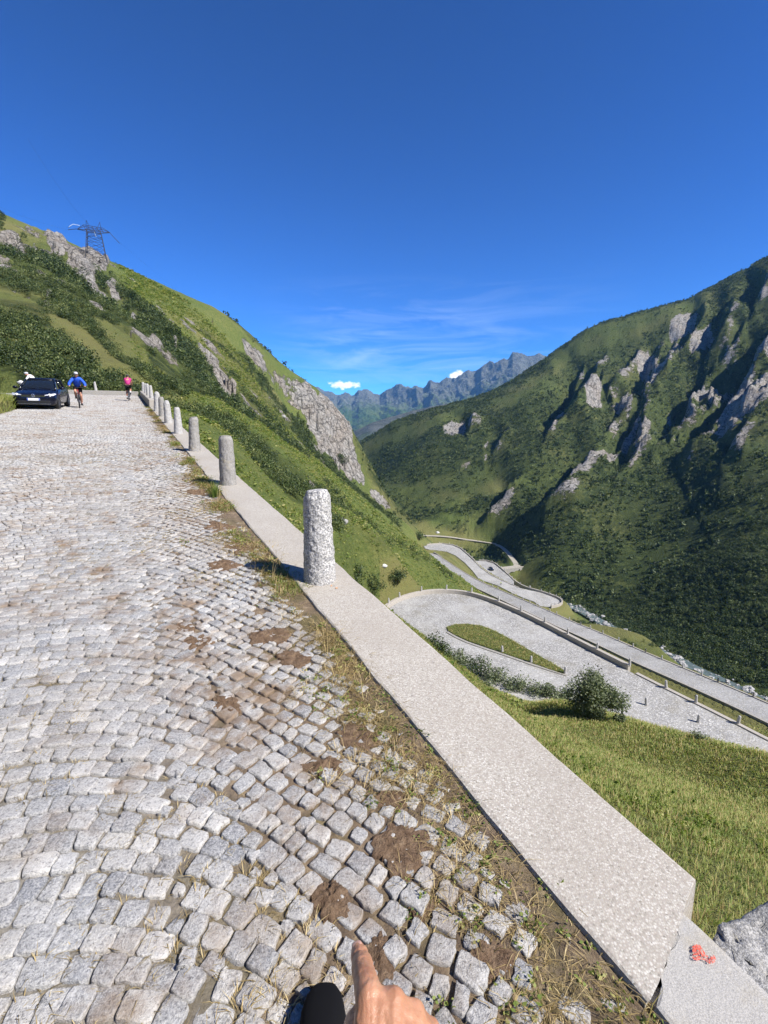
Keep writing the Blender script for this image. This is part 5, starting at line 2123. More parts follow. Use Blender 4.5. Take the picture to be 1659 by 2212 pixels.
for i, m_ in enumerate([
        (714, 1942, 44, 52, 0.030, 'thick oval clod of dried brown mud just above the black shoe'),
        (818, 2062, 34, 62, 0.020, 'tan mud smear under the tip of the pointing finger'),
        (1062, 2070, 48, 48, 0.016, 'broad tan mud patch right of the pointing hand, near the kerb'),
        (866, 1828, 60, 60, 0.020, 'long ragged mud streak running toward the kerb above the large oval clod'),
        (702, 1655, 44, 24, 0.026, 'brown mud clod between the cobbles, left of the leafy weeds at the kerb'),
        (846, 1725, 34, 17, 0.018, 'small brown mud patch above the long ragged mud streak'),
        (778, 1590, 44, 26, 0.020, 'brown mud patch beside the weeds where the kerb side bends'),
        (486, 1518, 34, 20, 0.026, 'isolated brown mud clod out on the cobbles, left of the others'),
        (634, 1420, 34, 18, 0.02, 'mud patch below the nearest bollard beside a tuft of pale grass'),
        (584, 1372, 40, 17, 0.024, 'mud patch just left of the pale dry grass under the bollard shadow'),
        (428, 1385, 30, 16, 0.022, 'lower of two small mud clods lying close together on the open cobbles'),
        (394, 1357, 24, 11, 0.022, 'upper of two small mud clods lying close together on the open cobbles'),
        (484, 1222, 36, 11, 0.026, 'flat mud patch left of the bollard shadow'),
        (470, 1138, 32, 13, 0.026, 'mud heap near the kerb halfway between the two nearest bollards'),
        (520, 1182, 34, 14, 0.026, 'mud heap touching the kerb just beyond the nearest bollard'),
        (482, 1095, 28, 7, 0.03, 'narrow mud patch at the kerb just before the second bollard'),
        (905, 1955, 26, 30, 0.014, 'flat mud patch above the pointing hand between loose cobbles'),
        (425, 1062, 24, 5, 0.03, 'thin dark mud streak left of the second bollard')]):
    mud_patch(*m_[:5], 700 + i * 3, m_[5])

# ---- single shrubs one can tell apart


def shrub_thing(loc, w, h, n, card, label, group=None, mat='leaf_grey', seed=1, name='shrub', stem=True):
    root = empty(name, loc)
    tag(root, label, 'shrub', group)
    rng = np.random.default_rng(seed)
    nb = 16
    bc = np.clip(rng.standard_normal((nb, 3)), -1.5, 1.5) * np.array([0.24 * w, 0.24 * w, 0.20 * h]) + np.array([0, 0, 0.46 * h])
    br = (0.17 + 0.15 * rng.random(nb)) * w
    wq = rng.integers(0, nb, n)
    d = rng.standard_normal((n, 3))
    d /= np.linalg.norm(d, axis=1)[:, None]
    c = bc[wq] + d * (br[wq] * (0.35 + 0.75 * rng.random(n) ** 0.6))[:, None]
    # shoots sticking out at the top
    sh = rng.random(n) < 0.12
    c[sh, 2] += rng.random(sh.sum()) * 0.22 * h
    c[:, 2] = np.clip(c[:, 2], 0.03, None)
    nr = d * 0.6 + rng.standard_normal((n, 3)) * 0.7 + np.array([0, 0, 0.4])
    nr /= np.linalg.norm(nr, axis=1)[:, None]
    V, Fq = leaf_cards(c, nr, card * (0.7 + 0.6 * rng.random(n)), 0.6)
    t = np.clip(0.5 + 0.25 * rng.standard_normal(n), 0, 1)
    link('crown', mesh_np('crown', V, Fq, 4, {'tint': ('FACE', t)}, smooth=False), M[mat], root)
    if stem:
        mb = MB()
        for k in range(7):
            e = bc[k % nb]
            mb.tube([(e[0] * 0.1, e[1] * 0.1, -0.25), (e[0] * 0.45, e[1] * 0.45, e[2] * 0.5), (e[0], e[1], e[2])], [0.03 * w / 2, 0.02 * w / 2, 0.006 * w], 5)
        mb.build('stem', M['bark'], root, True)
    return root


def ground_at(px, py, d):
    q = P(px, py, d)
    q[2] = ground_z(q[0], q[1])[0]
    return q


h_ = hit(1290, 1546)
dB = 34.0
qb = hit(1284, 1548, 8)[0]
dQ = float(proj(*qb)[2])
shrub_thing(qb, 92 * dQ / F, 100 * dQ / F, 12000, 0.0021 * dQ, 'big round grey green bush standing at the meadow edge in front of the hairpin', seed=3)
for i, (px, py, d, w_, hgt, lab) in enumerate([
        (948, 1400, 40, 1.9, 1.9, 'leafy shrub beside the kerb at the left end of the row below the hairpin island'),
        (985, 1425, 42, 2.0, 1.4, 'second shrub from the kerb in the low row under the hairpin island'),
        (1025, 1448, 41, 2.3, 1.7, 'third shrub from the kerb in the low row under the hairpin island'),
        (1070, 1466, 40, 2.3, 1.7, 'fourth shrub from the kerb in the low row under the hairpin island'),
        (1112, 1480, 39, 2.1, 1.3, 'fifth shrub from the kerb in the low row under the hairpin island'),
        (1170, 1496, 37, 2.3, 1.6, 'loose shrub in the row just left of the big round bush'),
        (1210, 1506, 36, 2.4, 1.5, 'shrub touching the left side of the big round bush'),
        (1338, 1548, 32, 0.8, 0.8, 'small shrub leaning out on the right side of the big round bush'),
        (1512, 1590, 32, 1.3, 0.95, 'small thin low plant beside the last free standing bollard'),
        (1050, 1476, 36, 1.3, 0.6, 'low shrub in the meadow grass below the fourth shrub of the row')]):
    h_ = hit(px, py + 10, 8)
    q = h_[0]
    w_, hgt = w_ * 0.85 * h_[1] / 36, hgt * 0.66 * h_[1] / 36
    shrub_thing(q, w_, hgt, 1300 if i < 8 else 350, 0.0019 * h_[1], lab, 'shrubs along the meadow edge', seed=20 + i, mat='leaf' if i in (0, 2) else 'leaf_grey')
for i, (px, py, w_, hgt, lab) in enumerate([
        (770, 1250, 3.6, 2.0, 'dark shrub right of the nearest bollard, on the slope under the kerb'),
        (806, 1272, 3.4, 2.2, 'dark shrub by the left end of the hairpin wall'),
        (858, 1262, 3.2, 2.4, 'dark bushy shrub just above the left bollards of the hairpin wall'),
        (905, 1166, 7.0, 5.5, 'large rounded bush on the slope edge left of the far hairpin road'),
        (740, 1006, 7.0, 7.5, 'dark bush growing at the foot of the rock cliff')]):
    h_ = hit(px, py, 40)
    if h_ is None:
        continue
    q = h_[0]
    shrub_thing(q, w_, hgt, 900, 0.13 if i < 3 else 0.28, lab, None, 'leaf', seed=50 + i)
M['white_rock'] = mat_granite('white_rock', (0.80, 0.79, 0.77), (0.5, 0.5, 0.49), 0.05, 20.0, 0.01)
# pale boulders on the slope
for i, (px, py, s_, lab) in enumerate([(738, 1127, 1.0, 'pale boulder lying in the green slope right of the nearest bollard'), (830, 1224, 0.5, 'small white stone on the light green shoulder above the hairpin'),
                                       (611, 901, 1.4, 'white boulder among shrubs below the cliff'), (46, 834, 0.28, 'white boulder on the grassy bank above the black car'),
                                       (945, 1151, 1.6, 'small white slab beside the dirt track at the valley end')]):
    h_ = hit(px, py, 24)
    if h_ is None:
        continue
    o = link('boulder', rock_mesh('boulder', (s_, s_ * 0.7, s_ * 0.6), 90 + i, 3, 0.25), M['rock'] if i in (0, 2) else M['white_rock'])
    o.location = tuple(map(float, h_[0]))
    tag(o, lab, 'boulder')
# dark grass tussock by the second bollard
q = uv2w(7.3, 1.02, -0.012)
tu = blades('grass_tuft', np.repeat(q[None], 10, 0), np.full(10, 0.26), np.full(10, 0.004), 9, M['blade'], 33, 0.45, 0.07, kind=None, t0=0.1)
tag(tu, 'dark upright grass tuft growing at the kerb in the shadow of the second bollard', 'grass tuft')
# ------------------------------------------------------------------ cars
M['paint'] = simple('dark_blue_paint', (0.004, 0.005, 0.014), 0.2, 0.0, 0.35, 0.05, coat=0.3)
M['paint_far'] = simple('black_paint', (0.008, 0.008, 0.009), 0.25, 0.0, 0.6, 0.05, coat=1.0)
M['glass'] = simple('car_glass', (0.010, 0.013, 0.016), 0.05, 0.0, 0.9, 0.0, coat=0.3)
M['tyre'] = simple('tyre_rubber', (0.016, 0.016, 0.017), 0.8)
M['rim'] = simple('alloy', (0.55, 0.56, 0.58), 0.3, 0.9)
M['chrome'] = simple('chrome_trim', (0.80, 0.81, 0.83), 0.12, 1.0, var=0.0)
M['plastic'] = simple('black_plastic', (0.012, 0.012, 0.013), 0.5)
M['plate'] = simple('plate_white', (0.78, 0.79, 0.80), 0.4, var=0.05)
M['plate_blue'] = simple('plate_blue', (0.03, 0.08, 0.42), 0.4)
M['lens'] = simple('headlight_lens', (0.85, 0.87, 0.9), 0.15, 0.3, var=0.1, vscale=30, coat=1.0)
M['white'] = simple('white_cloth', (0.80, 0.80, 0.79), 0.8, var=0.06)
M['skin'] = simple('sunlit_skin', (0.50, 0.25, 0.16), 0.5, var=0.12, vscale=30)
M['seat'] = simple('seat_cloth', (0.03, 0.03, 0.035), 0.9)


def loft(name, sections, mat, parent, smooth=True, caps=True, bevel=0.0):
    """sections: list of rings (same count) of xyz"""
    mb = MB()
    rings = [[mb.bm.verts.new(tuple(map(float, p))) for p in s] for s in sections]
    n = len(rings[0])
    for a, b in zip(rings, rings[1:]):
        for i in range(n):
            try:
                mb.bm.faces.new((a[i], a[(i + 1) % n], b[(i + 1) % n], b[i]))
            except ValueError:
                pass
    if caps:
        mb.bm.faces.new(rings[0][::-1])
        mb.bm.faces.new(rings[-1])
    return mb.build(name, mat, parent, smooth, bevel)


def on_road(root, u, v, yaw_deg, dz=0.0, face=1):
    """stands a thing on the upper road, x forward: face +1 up the road, -1 towards the viewer"""
    y = math.radians(yaw_deg)
    f2 = face * (RU * math.cos(y) + RV * math.sin(y))
    g = GRADE * float(np.dot(f2, RU))
    f = Vector((f2[0], f2[1], g)).normalized()
    upn = Vector((-GRADE * RU[0], -GRADE * RU[1], 1)).normalized()
    l = upn.cross(f).normalized()
    upn = f.cross(l).normalized()
    mat = Matrix((f, l, upn)).transposed().to_4x4()
    root.rotation_euler = mat.to_euler()
    root.location = tuple(map(float, uv2w(u, v, dz)))


def wheel(parent, x, y, r=0.325, w=0.215):
    s = 1 if y > 0 else -1
    t = MB()
    n = 30
    prof = [(-w / 2, r * 0.66), (-w / 2, r * 0.93), (-w * 0.36, r), (w * 0.36, r), (w / 2, r * 0.93), (w / 2, r * 0.66)]
    rings = [[t.bm.verts.new((r_ * math.cos(2 * PI * k / n), yy, r_ * math.sin(2 * PI * k / n))) for k in range(n)] for yy, r_ in prof]
    for a, b in zip(rings, rings[1:]):
        for k in range(n):
            t.bm.faces.new((a[k], a[(k + 1) % n], b[(k + 1) % n], b[k]))
    wh = t.build('wheel', M['tyre'], parent, True)
    wh.location = (x, y, r)
    rm = MB()
    yo = s * (w / 2 - 0.02)
    c = rm.bm.verts.new((0, yo + s * 0.012, 0))
    ring = [rm.bm.verts.new((r * 0.16 * math.cos(2 * PI * k / 20), yo + s * 0.012, r * 0.16 * math.sin(2 * PI * k / 20))) for k in range(20)]
    for k in range(20):
        rm.bm.faces.new((c, ring[k], ring[(k + 1) % 20]))
    for k in range(5):
        a = 2 * PI * k / 5
        for d in (-0.13, 0.13):
            p0 = Vector((r * 0.12 * math.cos(a), yo, r * 0.12 * math.sin(a)))
            p1 = Vector((r * 0.64 * math.cos(a + d), yo, r * 0.64 * math.sin(a + d)))
            rm.tube([p0, p1], [0.022, 0.017], 6)
    rm.torus((0, yo, 0), r * 0.65, 0.014, 'Y', 30, 6)
    rm.build('rim', M['rim'], wh, True)
    hb = MB().tube([(0, -s * 0.02, 0), (0, s * 0.02, 0)], r * 0.6, 20)
    hb.build('brake_disc', M['plastic'], wh, False)


def make_car(label, paint, detail=True):
    root = empty('parked_car' if not detail else 'car')
    tag(root, label, 'car')
    # lower body: x, half width, z sill, z belt/hood at the side, crown
    st_ = [(2.13, 0.60, 0.30, 0.60, 0.02), (2.10, 0.74, 0.24, 0.66, 0.03), (2.00, 0.84, 0.21, 0.70, 0.04), (1.80, 0.885, 0.20, 0.755, 0.05), (1.40, 0.895, 0.20, 0.83, 0.06),
           (0.95, 0.90, 0.20, 0.915, 0.06), (0.5, 0.90, 0.20, 0.935, 0.04), (-0.3, 0.90, 0.20, 0.95, 0.03), (-1.2, 0.895, 0.21, 0.965, 0.03), (-1.75, 0.87, 0.23, 0.98, 0.03),
           (-2.02, 0.80, 0.27, 0.96, 0.03), (-2.12, 0.70, 0.33, 0.86, 0.02)]
    secs = []
    for x, w, z0, z1, cr in st_:
        m = (z0 + z1) / 2
        half = [(w * 0.90, z0), (w * 0.985, z0 + 0.07), (w, m - 0.03), (w * 0.995, m + 0.10), (w * 0.96, z1 - 0.045), (w * 0.90, z1), (w * 0.55, z1 + cr * 0.8), (0.0, z1 + cr)]
        ring = [(x, y, z) for y, z in half] + [(x, -y, z) for y, z in half[-2::-1]]
        secs.append(ring)
    body = loft('body', secs, paint, root)
    # greenhouse
    gh = [(1.02, 0.74, 0.93, 0.93), (0.62, 0.735, 0.93, 1.17), (0.20, 0.72, 0.94, 1.395), (-0.2, 0.715, 0.95, 1.44), (-0.9, 0.70, 0.955, 1.445), (-1.45, 0.67, 0.965, 1.38), (-1.95, 0.62, 0.97, 1.06), (-2.02, 0.6, 0.95, 0.97)]
    secs = []
    for x, w, z0, z1 in gh:
        k = 1 - 0.20 * np.clip((z1 - z0) / 0.5, 0, 1)
        half = [(w * 1.02, z0 - 0.05), (w * 1.02, z0), (w * (1 + k) / 2, (z0 + z1) / 2 + 0.02), (w * k, z1 - 0.035), (w * k * 0.86, z1), (0.0, z1 + 0.018)]
        secs.append([(x, y, z) for y, z in half] + [(x, -y, z) for y, z in half[-2::-1]])
    loft('windows', secs, M['glass'], root)
    # roof skin and pillars over the glass
    rf = []
    for x, w, z1 in ((0.24, 0.575, 1.405), (-0.2, 0.58, 1.452), (-0.9, 0.57, 1.458), (-1.45, 0.545, 1.395), (-1.6, 0.53, 1.30)):
        rf.append([(x, w + 0.012, z1 - 0.06), (x, w * 0.9, z1 + 0.004), (x, 0.3, z1 + 0.018), (x, 0, z1 + 0.022), (x, -0.3, z1 + 0.018), (x, -w * 0.9, z1 + 0.004), (x, -w - 0.012, z1 - 0.06),
                   (x, -0.3, z1 - 0.03), (x, 0, z1 - 0.03), (x, 0.3, z1 - 0.03)])
    loft('roof', rf, paint, root)
    for s in (-1, 1):
        pl = MB()
        pl.tube([(1.06, s * 0.755, 0.92), (0.64, s * 0.69, 1.16), (0.22, s * 0.60, 1.385)], [0.035, 0.032, 0.032], 6)
        pl.build('roof_pillar', paint, root, True)
        MB().tube([(-0.25, s * 0.735, 0.95), (-0.28, s * 0.61, 1.41)], 0.03, 6).build('roof_pillar', paint, root, True)
        MB().tube([(-1.60, s * 0.665, 0.98), (-1.30, s * 0.575, 1.38)], [0.09, 0.04], 6).build('roof_pillar', paint, root, True)
    for s in (-1, 1):
        for x in (1.33, -1.30):
            ar = MB().tube([(x, s * 0.80, 0.335), (x, s * 0.905, 0.335)], 0.375, 28)
            ar.build('wheel_arch', M['plastic'], root)
            wheel(root, x, s * 0.80)
    if not detail:
        return root
    # face of the car
    for s in (-1, 1):
        h = MB()
        h.poly([(2.03, s * 0.44, 0.635), (1.93, s * 0.80, 0.675), (1.80, s * 0.875, 0.735), (1.78, s * 0.84, 0.775), (1.93, s * 0.68, 0.745), (2.05, s * 0.46, 0.70),
                (2.11, s * 0.46, 0.63), (2.035, s * 0.805, 0.665), (1.83, s * 0.905, 0.73), (1.83, s * 0.86, 0.772), (2.03, s * 0.70, 0.742), (2.11, s * 0.47, 0.695)],
               [(0, 1, 2, 3, 4, 5), (6, 7, 8, 9, 10, 11)] + [(i, (i + 1) % 6, 6 + (i + 1) % 6, 6 + i) for i in range(6)])
        hl = h.build('headlight', M['lens'], root)
        MB().blob((2.06, s * 0.66, 0.70), 0.06, 10, 8).build('reflector', M['white'], hl, True)
        mr = MB().blob((0.72, s * 0.99, 1.0), (0.07, 0.11, 0.075), 12, 8)
        mr.tube([(0.78, s * 0.84, 0.95), (0.74, s * 0.95, 0.97)], 0.02, 6)
        mr.build('mirror', paint, root, True)
        for x in (0.05, -0.85):
            MB().box((x, s * 0.905, 0.80), (0.20, 0.03, 0.025)).build('door_handle', paint, root, bevel=0.008)
    gr = MB()
    gr.box((2.115, 0, 0.655), (0.03, 0.94, 0.085))
    gr.build('grille', M['plastic'], root, bevel=0.01)
    ch = MB().box((2.135, 0, 0.628), (0.012, 0.98, 0.014))
    ch.build('chrome_strip', M['chrome'], root)
    MB().box((2.105, 0, 0.36), (0.06, 1.30, 0.13)).build('air_intake', M['plastic'], root, bevel=0.015)
    MB().box((2.115, 0, 0.275), (0.04, 1.36, 0.018)).build('chrome_strip', M['chrome'], root, bevel=0.004)
    bd = MB()
    bd.torus((2.145, 0, 0.665), 0.068, 0.014, 'X', 28, 6)
    for y0, y1 in ((-0.04, -0.012), (0.012, -0.012), (0.012, 0.04)):
        bd.tube([(2.145, y0, 0.69), (2.145, y1, 0.635)], 0.007, 6)
    bd.build('badge', M['chrome'], root, True)
    np_ = MB().box((2.15, 0, 0.485), (0.02, 0.52, 0.112))
    npl = np_.build('number_plate', M['plate'], root, bevel=0.004)
    for s in (-1, 1):
        MB().box((2.1625, s * 0.235, 0.485), (0.004, 0.042, 0.104)).build('plate_band', M['plate_blue'], npl)
    # things seen through the windscreen
    MB().box((0.70, -0.55, 1.005), (0.09, 0.13, 0.07)).build('windscreen_sticker', M['white'], root)
    wp = MB()
    wp.tube([(1.00, 0.55, 0.985), (0.92, 0.0, 1.02)], 0.010, 5).tube([(1.00, -0.1, 0.985), (0.92, -0.6, 1.02)], 0.010, 5)
    wp.build('wiper', M['plastic'], root)
    return root


car = make_car('dark navy blue hatchback driving towards the viewer at the left edge of the road', M['paint'])
on_road(car, 29.6, -3.62, 4.0, 0.0, -1)
car.scale = (0.95, 0.95, 0.95)
far = make_car('tiny black car driving on the distant valley road far below', M['paint_far'], False)
far.name = 'distant_car'
q = G(1061, 1231, -78.95)
t0, t1 = G(*Z5(690, 352), -79), G(*Z5(800, 440), -79)
far.location = tuple(map(float, q))
far.rotation_euler = (0, 0, math.atan2((t1 - t0)[1], (t1 - t0)[0]))

# ------------------------------------------------------------------ bicycles and riders


def skin_mesh(name, joints, edges, levels=1, root=0):
    me = bpy.data.meshes.new(name + '_rig')
    me.from_pydata([tuple(map(float, j[0])) for j in joints], edges, [])
    o = bpy.data.objects.new(name + '_rig', me)
    COL.objects.link(o)
    md = o.modifiers.new('skin', 'SKIN')
    md.use_smooth_shade = True
    for i, j in enumerate(joints):
        r = j[1] if isinstance(j[1], tuple) else (j[1], j[1])
        me.skin_vertices[0].data[i].radius = r
        me.skin_vertices[0].data[i].use_root = (i == root)
    ss = o.modifiers.new('sub', 'SUBSURF')
    ss.levels = levels
    ss.render_levels = levels
    dg = bpy.context.evaluated_depsgraph_get()
    dg.update()
    out = bpy.data.meshes.new_from_object(o.evaluated_get(dg))
    out.name = name
    bpy.data.objects.remove(o)
    bpy.data.meshes.remove(me)
    out.polygons.foreach_set('use_smooth', np.ones(len(out.polygons), bool))
    return out


def make_bike(label, frame_mat, flat_bar=True):
    root = empty('bicycle')
    tag(root, label, 'bicycle')
    ra, fa, bb, st_, ht, hb = (-0.43, 0, 0.34), (0.58, 0, 0.34), (0, 0, 0.28), (-0.17, 0, 0.82), (0.40, 0, 0.90), (0.46, 0, 0.72)
    fr = MB()
    fr.tube([bb, st_], 0.016, 8).tube([bb, hb], 0.020, 8).tube([st_, ht], 0.016, 8).tube([hb, ht], 0.02, 8)
    for s in (-1, 1):
        fr.tube([(bb[0], s * 0.03, bb[2]), (ra[0], s * 0.06, ra[2])], 0.010, 6).tube([(st_[0], s * 0.02, st_[2] - 0.03), (ra[0], s * 0.06, ra[2])], 0.008, 6)
    fr.build('frame', frame_mat, root, True)
    fk = MB()
    for s in (-1, 1):
        fk.tube([(hb[0], s * 0.05, hb[2]), (fa[0], s * 0.06, fa[2])], 0.013, 6)
    fk.tube([(hb[0], -0.05, hb[2]), (hb[0], 0.05, hb[2])], 0.015, 6)
    fk.build('fork', M['plastic'], root, True)
    for c in (ra, fa):
        wt = MB().torus((0, 0, 0), 0.318, 0.024 if flat_bar else 0.016, 'Y', 36, 8)
        w_ = wt.build('wheel', M['tyre'], root, True)
        w_.location = c
        sp = MB()
        for k in range(14):
            a = 2 * PI * k / 14
            sp.tube([(0.02 * math.cos(a), 0, 0.02 * math.sin(a)), (0.30 * math.cos(a), 0, 0.30 * math.sin(a))], 0.0022, 4, False)
        sp.torus((0, 0, 0), 0.30, 0.008, 'Y', 36, 6)
        sp.tube([(0, -0.05, 0), (0, 0.05, 0)], 0.02, 8)
        sp.build('rim', M['rim'], w_, True)
    h = MB()
    h.tube([ht, (0.42, 0, 1.0)], 0.014, 8)
    if flat_bar:
        h.tube([(0.40, -0.33, 1.02), (0.44, -0.1, 1.0), (0.44, 0.1, 1.0), (0.40, 0.33, 1.02)], 0.012, 8)
    else:
        for s in (-1, 1):
            h.tube([(0.42, 0, 1.0), (0.43, s * 0.2, 1.0), (0.52, s * 0.205, 0.99), (0.55, s * 0.21, 0.93), (0.50, s * 0.21, 0.87), (0.42, s * 0.21, 0.86)], 0.012, 8)
    h.build('handlebar', M['plastic'], root, True)
    sd = MB()
    sd.tube([st_, (-0.20, 0, 0.94)], 0.013, 8)
    sd.blob((-0.22, 0, 0.955), (0.13, 0.065, 0.03), 12, 6)
    sd.build('saddle', M['plastic'], root, True)
    cr = MB()
    cr.torus((0, 0.03, 0.28), 0.09, 0.006, 'Y', 24, 6)
    cr.tube([(0, 0.05, 0.28), (0.05, 0.07, 0.12)], 0.010, 6).tube([(0, -0.05, 0.28), (-0.05, -0.07, 0.44)], 0.010, 6)
    cr.build('crank', M['rim'], root, True)
    for x, y, z in ((0.05, 0.12, 0.115), (-0.05, -0.12, 0.445)):
        MB().box((x, y, z), (0.09, 0.10, 0.02)).build('pedal', M['plastic'], root, bevel=0.004)
    return root


def make_rider(label, top, shorts, helmet, long_sleeve=True, wide=0.30, standing=0.0, head_drop=0.0, head_fwd=0.0):
    hp = (-0.20 + standing * 0.15, 0, 1.0 + standing * 0.10)
    ch = (0.05 + standing * 0.12, 0, 1.32 + standing * 0.12)
    nk = (0.17 + standing * 0.12, 0, 1.46 + standing * 0.13)
    hd = (nk[0] + 0.08 + head_fwd, 0, nk[2] + 0.13 - head_drop)
    J, E = [], []

    def add(p, r, parent=None):
        J.append((p, r))
        if parent is not None:
            E.append((parent, len(J) - 1))
        return len(J) - 1
    a = add(hp, (0.135, 0.115))
    b = add(((hp[0] + ch[0]) / 2, 0, (hp[2] + ch[2]) / 2), (0.135, 0.11), a)
    c = add(ch, (0.16, 0.12), b)
    d = add(nk, 0.055, c)
    e = add(((nk[0] + hd[0]) / 2, 0, (nk[2] + hd[2]) / 2), 0.052, d)
    f = add(hd, (0.078, 0.09), e)
    g = add((hd[0] + 0.02, 0, hd[2] + 0.09), (0.07, 0.085), f)
    legs = []
    for s, pz, px, kx, kz in ((1, 0.14, 0.05, 0.17, 0.62), (-1, 0.47, -0.05, 0.22, 0.82)):
        h0 = add((hp[0] + 0.03, s * 0.10, hp[2] - 0.06), 0.09, a)
        k0 = add((kx + standing * 0.06, s * 0.12, kz), 0.058, h0)
        k1 = add(((kx + px) / 2 - 0.06, s * 0.12, (kz + pz) / 2), 0.056, k0)
        an = add((px - 0.06, s * 0.115, pz + 0.07), 0.036, k1)
        ft = add((px + 0.07, s * 0.115, pz + 0.025), 0.035, an)
        legs.append((h0, k0, k1, an, ft))
    arms = []
    for s in (-1, 1):
        sh = add((nk[0] - 0.03, s * 0.17, nk[2] - 0.05), 0.062, c)
        el = add((nk[0] + 0.10, s * (wide + 0.02), (nk[2] + 1.04) / 2 - 0.08), 0.045, sh)
        wr = add((0.36, s * wide, 1.06), 0.031, el)
        hn = add((0.42, s * wide, 1.035), (0.042, 0.03), wr)
        arms.append((sh, el, wr, hn))
    root = link('person', skin_mesh('person', J, E, 1, a), M['skin'])
    tag(root, label, 'person')

    def sub(name, idx, grow, mat, lvl=1, cut=None):
        mp = {k: i for i, k in enumerate(idx)}
        jj = [(J[k][0], tuple(x + grow for x in (J[k][1] if isinstance(J[k][1], tuple) else (J[k][1],) * 2))) for k in idx]
        ee = [(mp[p], mp[q]) for p, q in E if p in mp and q in mp]
        if cut:
            for i, t in cut.items():
                pa = [p for p, q in E if q == i][0]
                pp = np.array(J[pa][0]) + (np.array(J[i][0]) - np.array(J[pa][0])) * t
                jj[mp[i]] = (tuple(pp), jj[mp[i]][1])
        link(name, skin_mesh(name, jj, ee, lvl, 0), mat, root)
    top_idx = [a, b, c, d] + [x for sh, el, wr, hn in arms for x in ((sh, el, wr) if long_sleeve else (sh, el))]
    sub('jersey', top_idx, 0.030, top, 1, None if long_sleeve else {arms[0][1]: 0.55, arms[1][1]: 0.55})
    sub('shorts', [a] + [x for l in legs for x in l[:2]], 0.013, shorts, 1, {legs[0][1]: 0.8, legs[1][1]: 0.8})
    for l in legs:
        pz = J[l[4]][0]
        MB().blob((pz[0] - 0.035, pz[1], pz[2] + 0.005), (0.135, 0.048, 0.05), 12, 8).build('shoe', M['plastic'], root, True)
        an = J[l[3]][0]
        MB().tube([(an[0] + 0.0, an[1], an[2] + 0.12), (an[0], an[1], an[2] - 0.01)], 0.044, 10).build('sock', M['white'], root, True)
    hx, hz = hd[0], hd[2]
    MB().blob((hx + 0.005, 0, hz + 0.085), (0.135, 0.098, 0.085), 16, 8, lambda d: 1.0 if d.z > -0.3 else 0.92).build('helmet', helmet, root, True)
    gl = MB().box((hx + 0.098, 0, hz + 0.03), (0.02, 0.135, 0.032))
    gl.build('sunglasses', M['plastic'], root, bevel=0.006)
    MB().blob((hx + 0.105, 0, hz - 0.005), (0.022, 0.015, 0.025), 8, 6).build('nose', M['skin'], root, True)
    for s in (-1, 1):
        MB().blob((hx + 0.0, s * 0.085, hz + 0.005), (0.022, 0.012, 0.032), 8, 6).build('ear', M['skin'], root, True)
    MB().box((hx + 0.095, 0, hz - 0.05), (0.012, 0.05, 0.01)).build('mouth', simple('lips', (0.33, 0.12, 0.09), 0.6), root, bevel=0.003)
    return root


blue = simple('blue_cloth', (0.012, 0.095, 0.62), 0.7, var=0.2, vscale=12)
mag = simple('magenta_cloth', (0.42, 0.02, 0.16), 0.7, var=0.15)
blk = simple('black_cloth', (0.006, 0.006, 0.007), 0.9, spec=0.12)
redf = simple('red_frame', (0.35, 0.03, 0.03), 0.35)
helm_w = simple('pale_helmet', (0.55, 0.57, 0.62), 0.4, var=0.5, vscale=14)
helm_d = simple('dark_helmet', (0.035, 0.02, 0.03), 0.4)
sleeve_o = simple('orange_cloth', (0.65, 0.17, 0.05), 0.7)
yel = simple('yellow_green_cloth', (0.35, 0.45, 0.06), 0.7)

p1 = make_rider('cyclist in a bright blue jacket and pale helmet riding towards the viewer', blue, blk, helm_w, True, 0.33)
k1 = make_bike('dark mountain bike ridden by the cyclist in the blue jacket', redf, True)
p2 = make_rider('cyclist in a magenta jersey and black shorts riding away up the road', mag, blk, helm_d, False, 0.21, 0.25, 0.05)
k2 = make_bike('road bike ridden by the cyclist in the magenta jersey', M['plastic'], False)
p3 = make_rider('cyclist in a white jersey crouching, seen over the roof of the navy car', M['white'], blk, helm_w, True, 0.22, 0.0, 0.10, 0.10)
k3 = make_bike('bicycle of the white jersey cyclist, mostly hidden behind the navy car', M['plastic'], False)
for pr, bk, (px, py), yaw, face in ((p1, k1, (172.5, 880), -3, -1), (p2, k2, (279.5, 865.5), 4, 1), (p3, k3, (76, 858), -72, 1)):
    q = RD(px, py, 0)
    u, v = w2uv(q[0], q[1])
    on_road(pr, u, v, yaw, 0.0, face)
    on_road(bk, u, v, yaw, 0.0, face)
# a far cyclist on the valley road
p4 = make_rider('tiny cyclist in yellow green on the valley road below the distant black car', yel, blk, helm_w, True, 0.3)
k4 = make_bike('tiny bicycle under the cyclist in yellow green on the valley road', M['plastic'], True)
q = G(*Z5(783, 505), -75.6)
for o in (p4, k4):
    o.location = tuple(map(float, q))
    o.rotation_euler = (0, 0, 2.4)
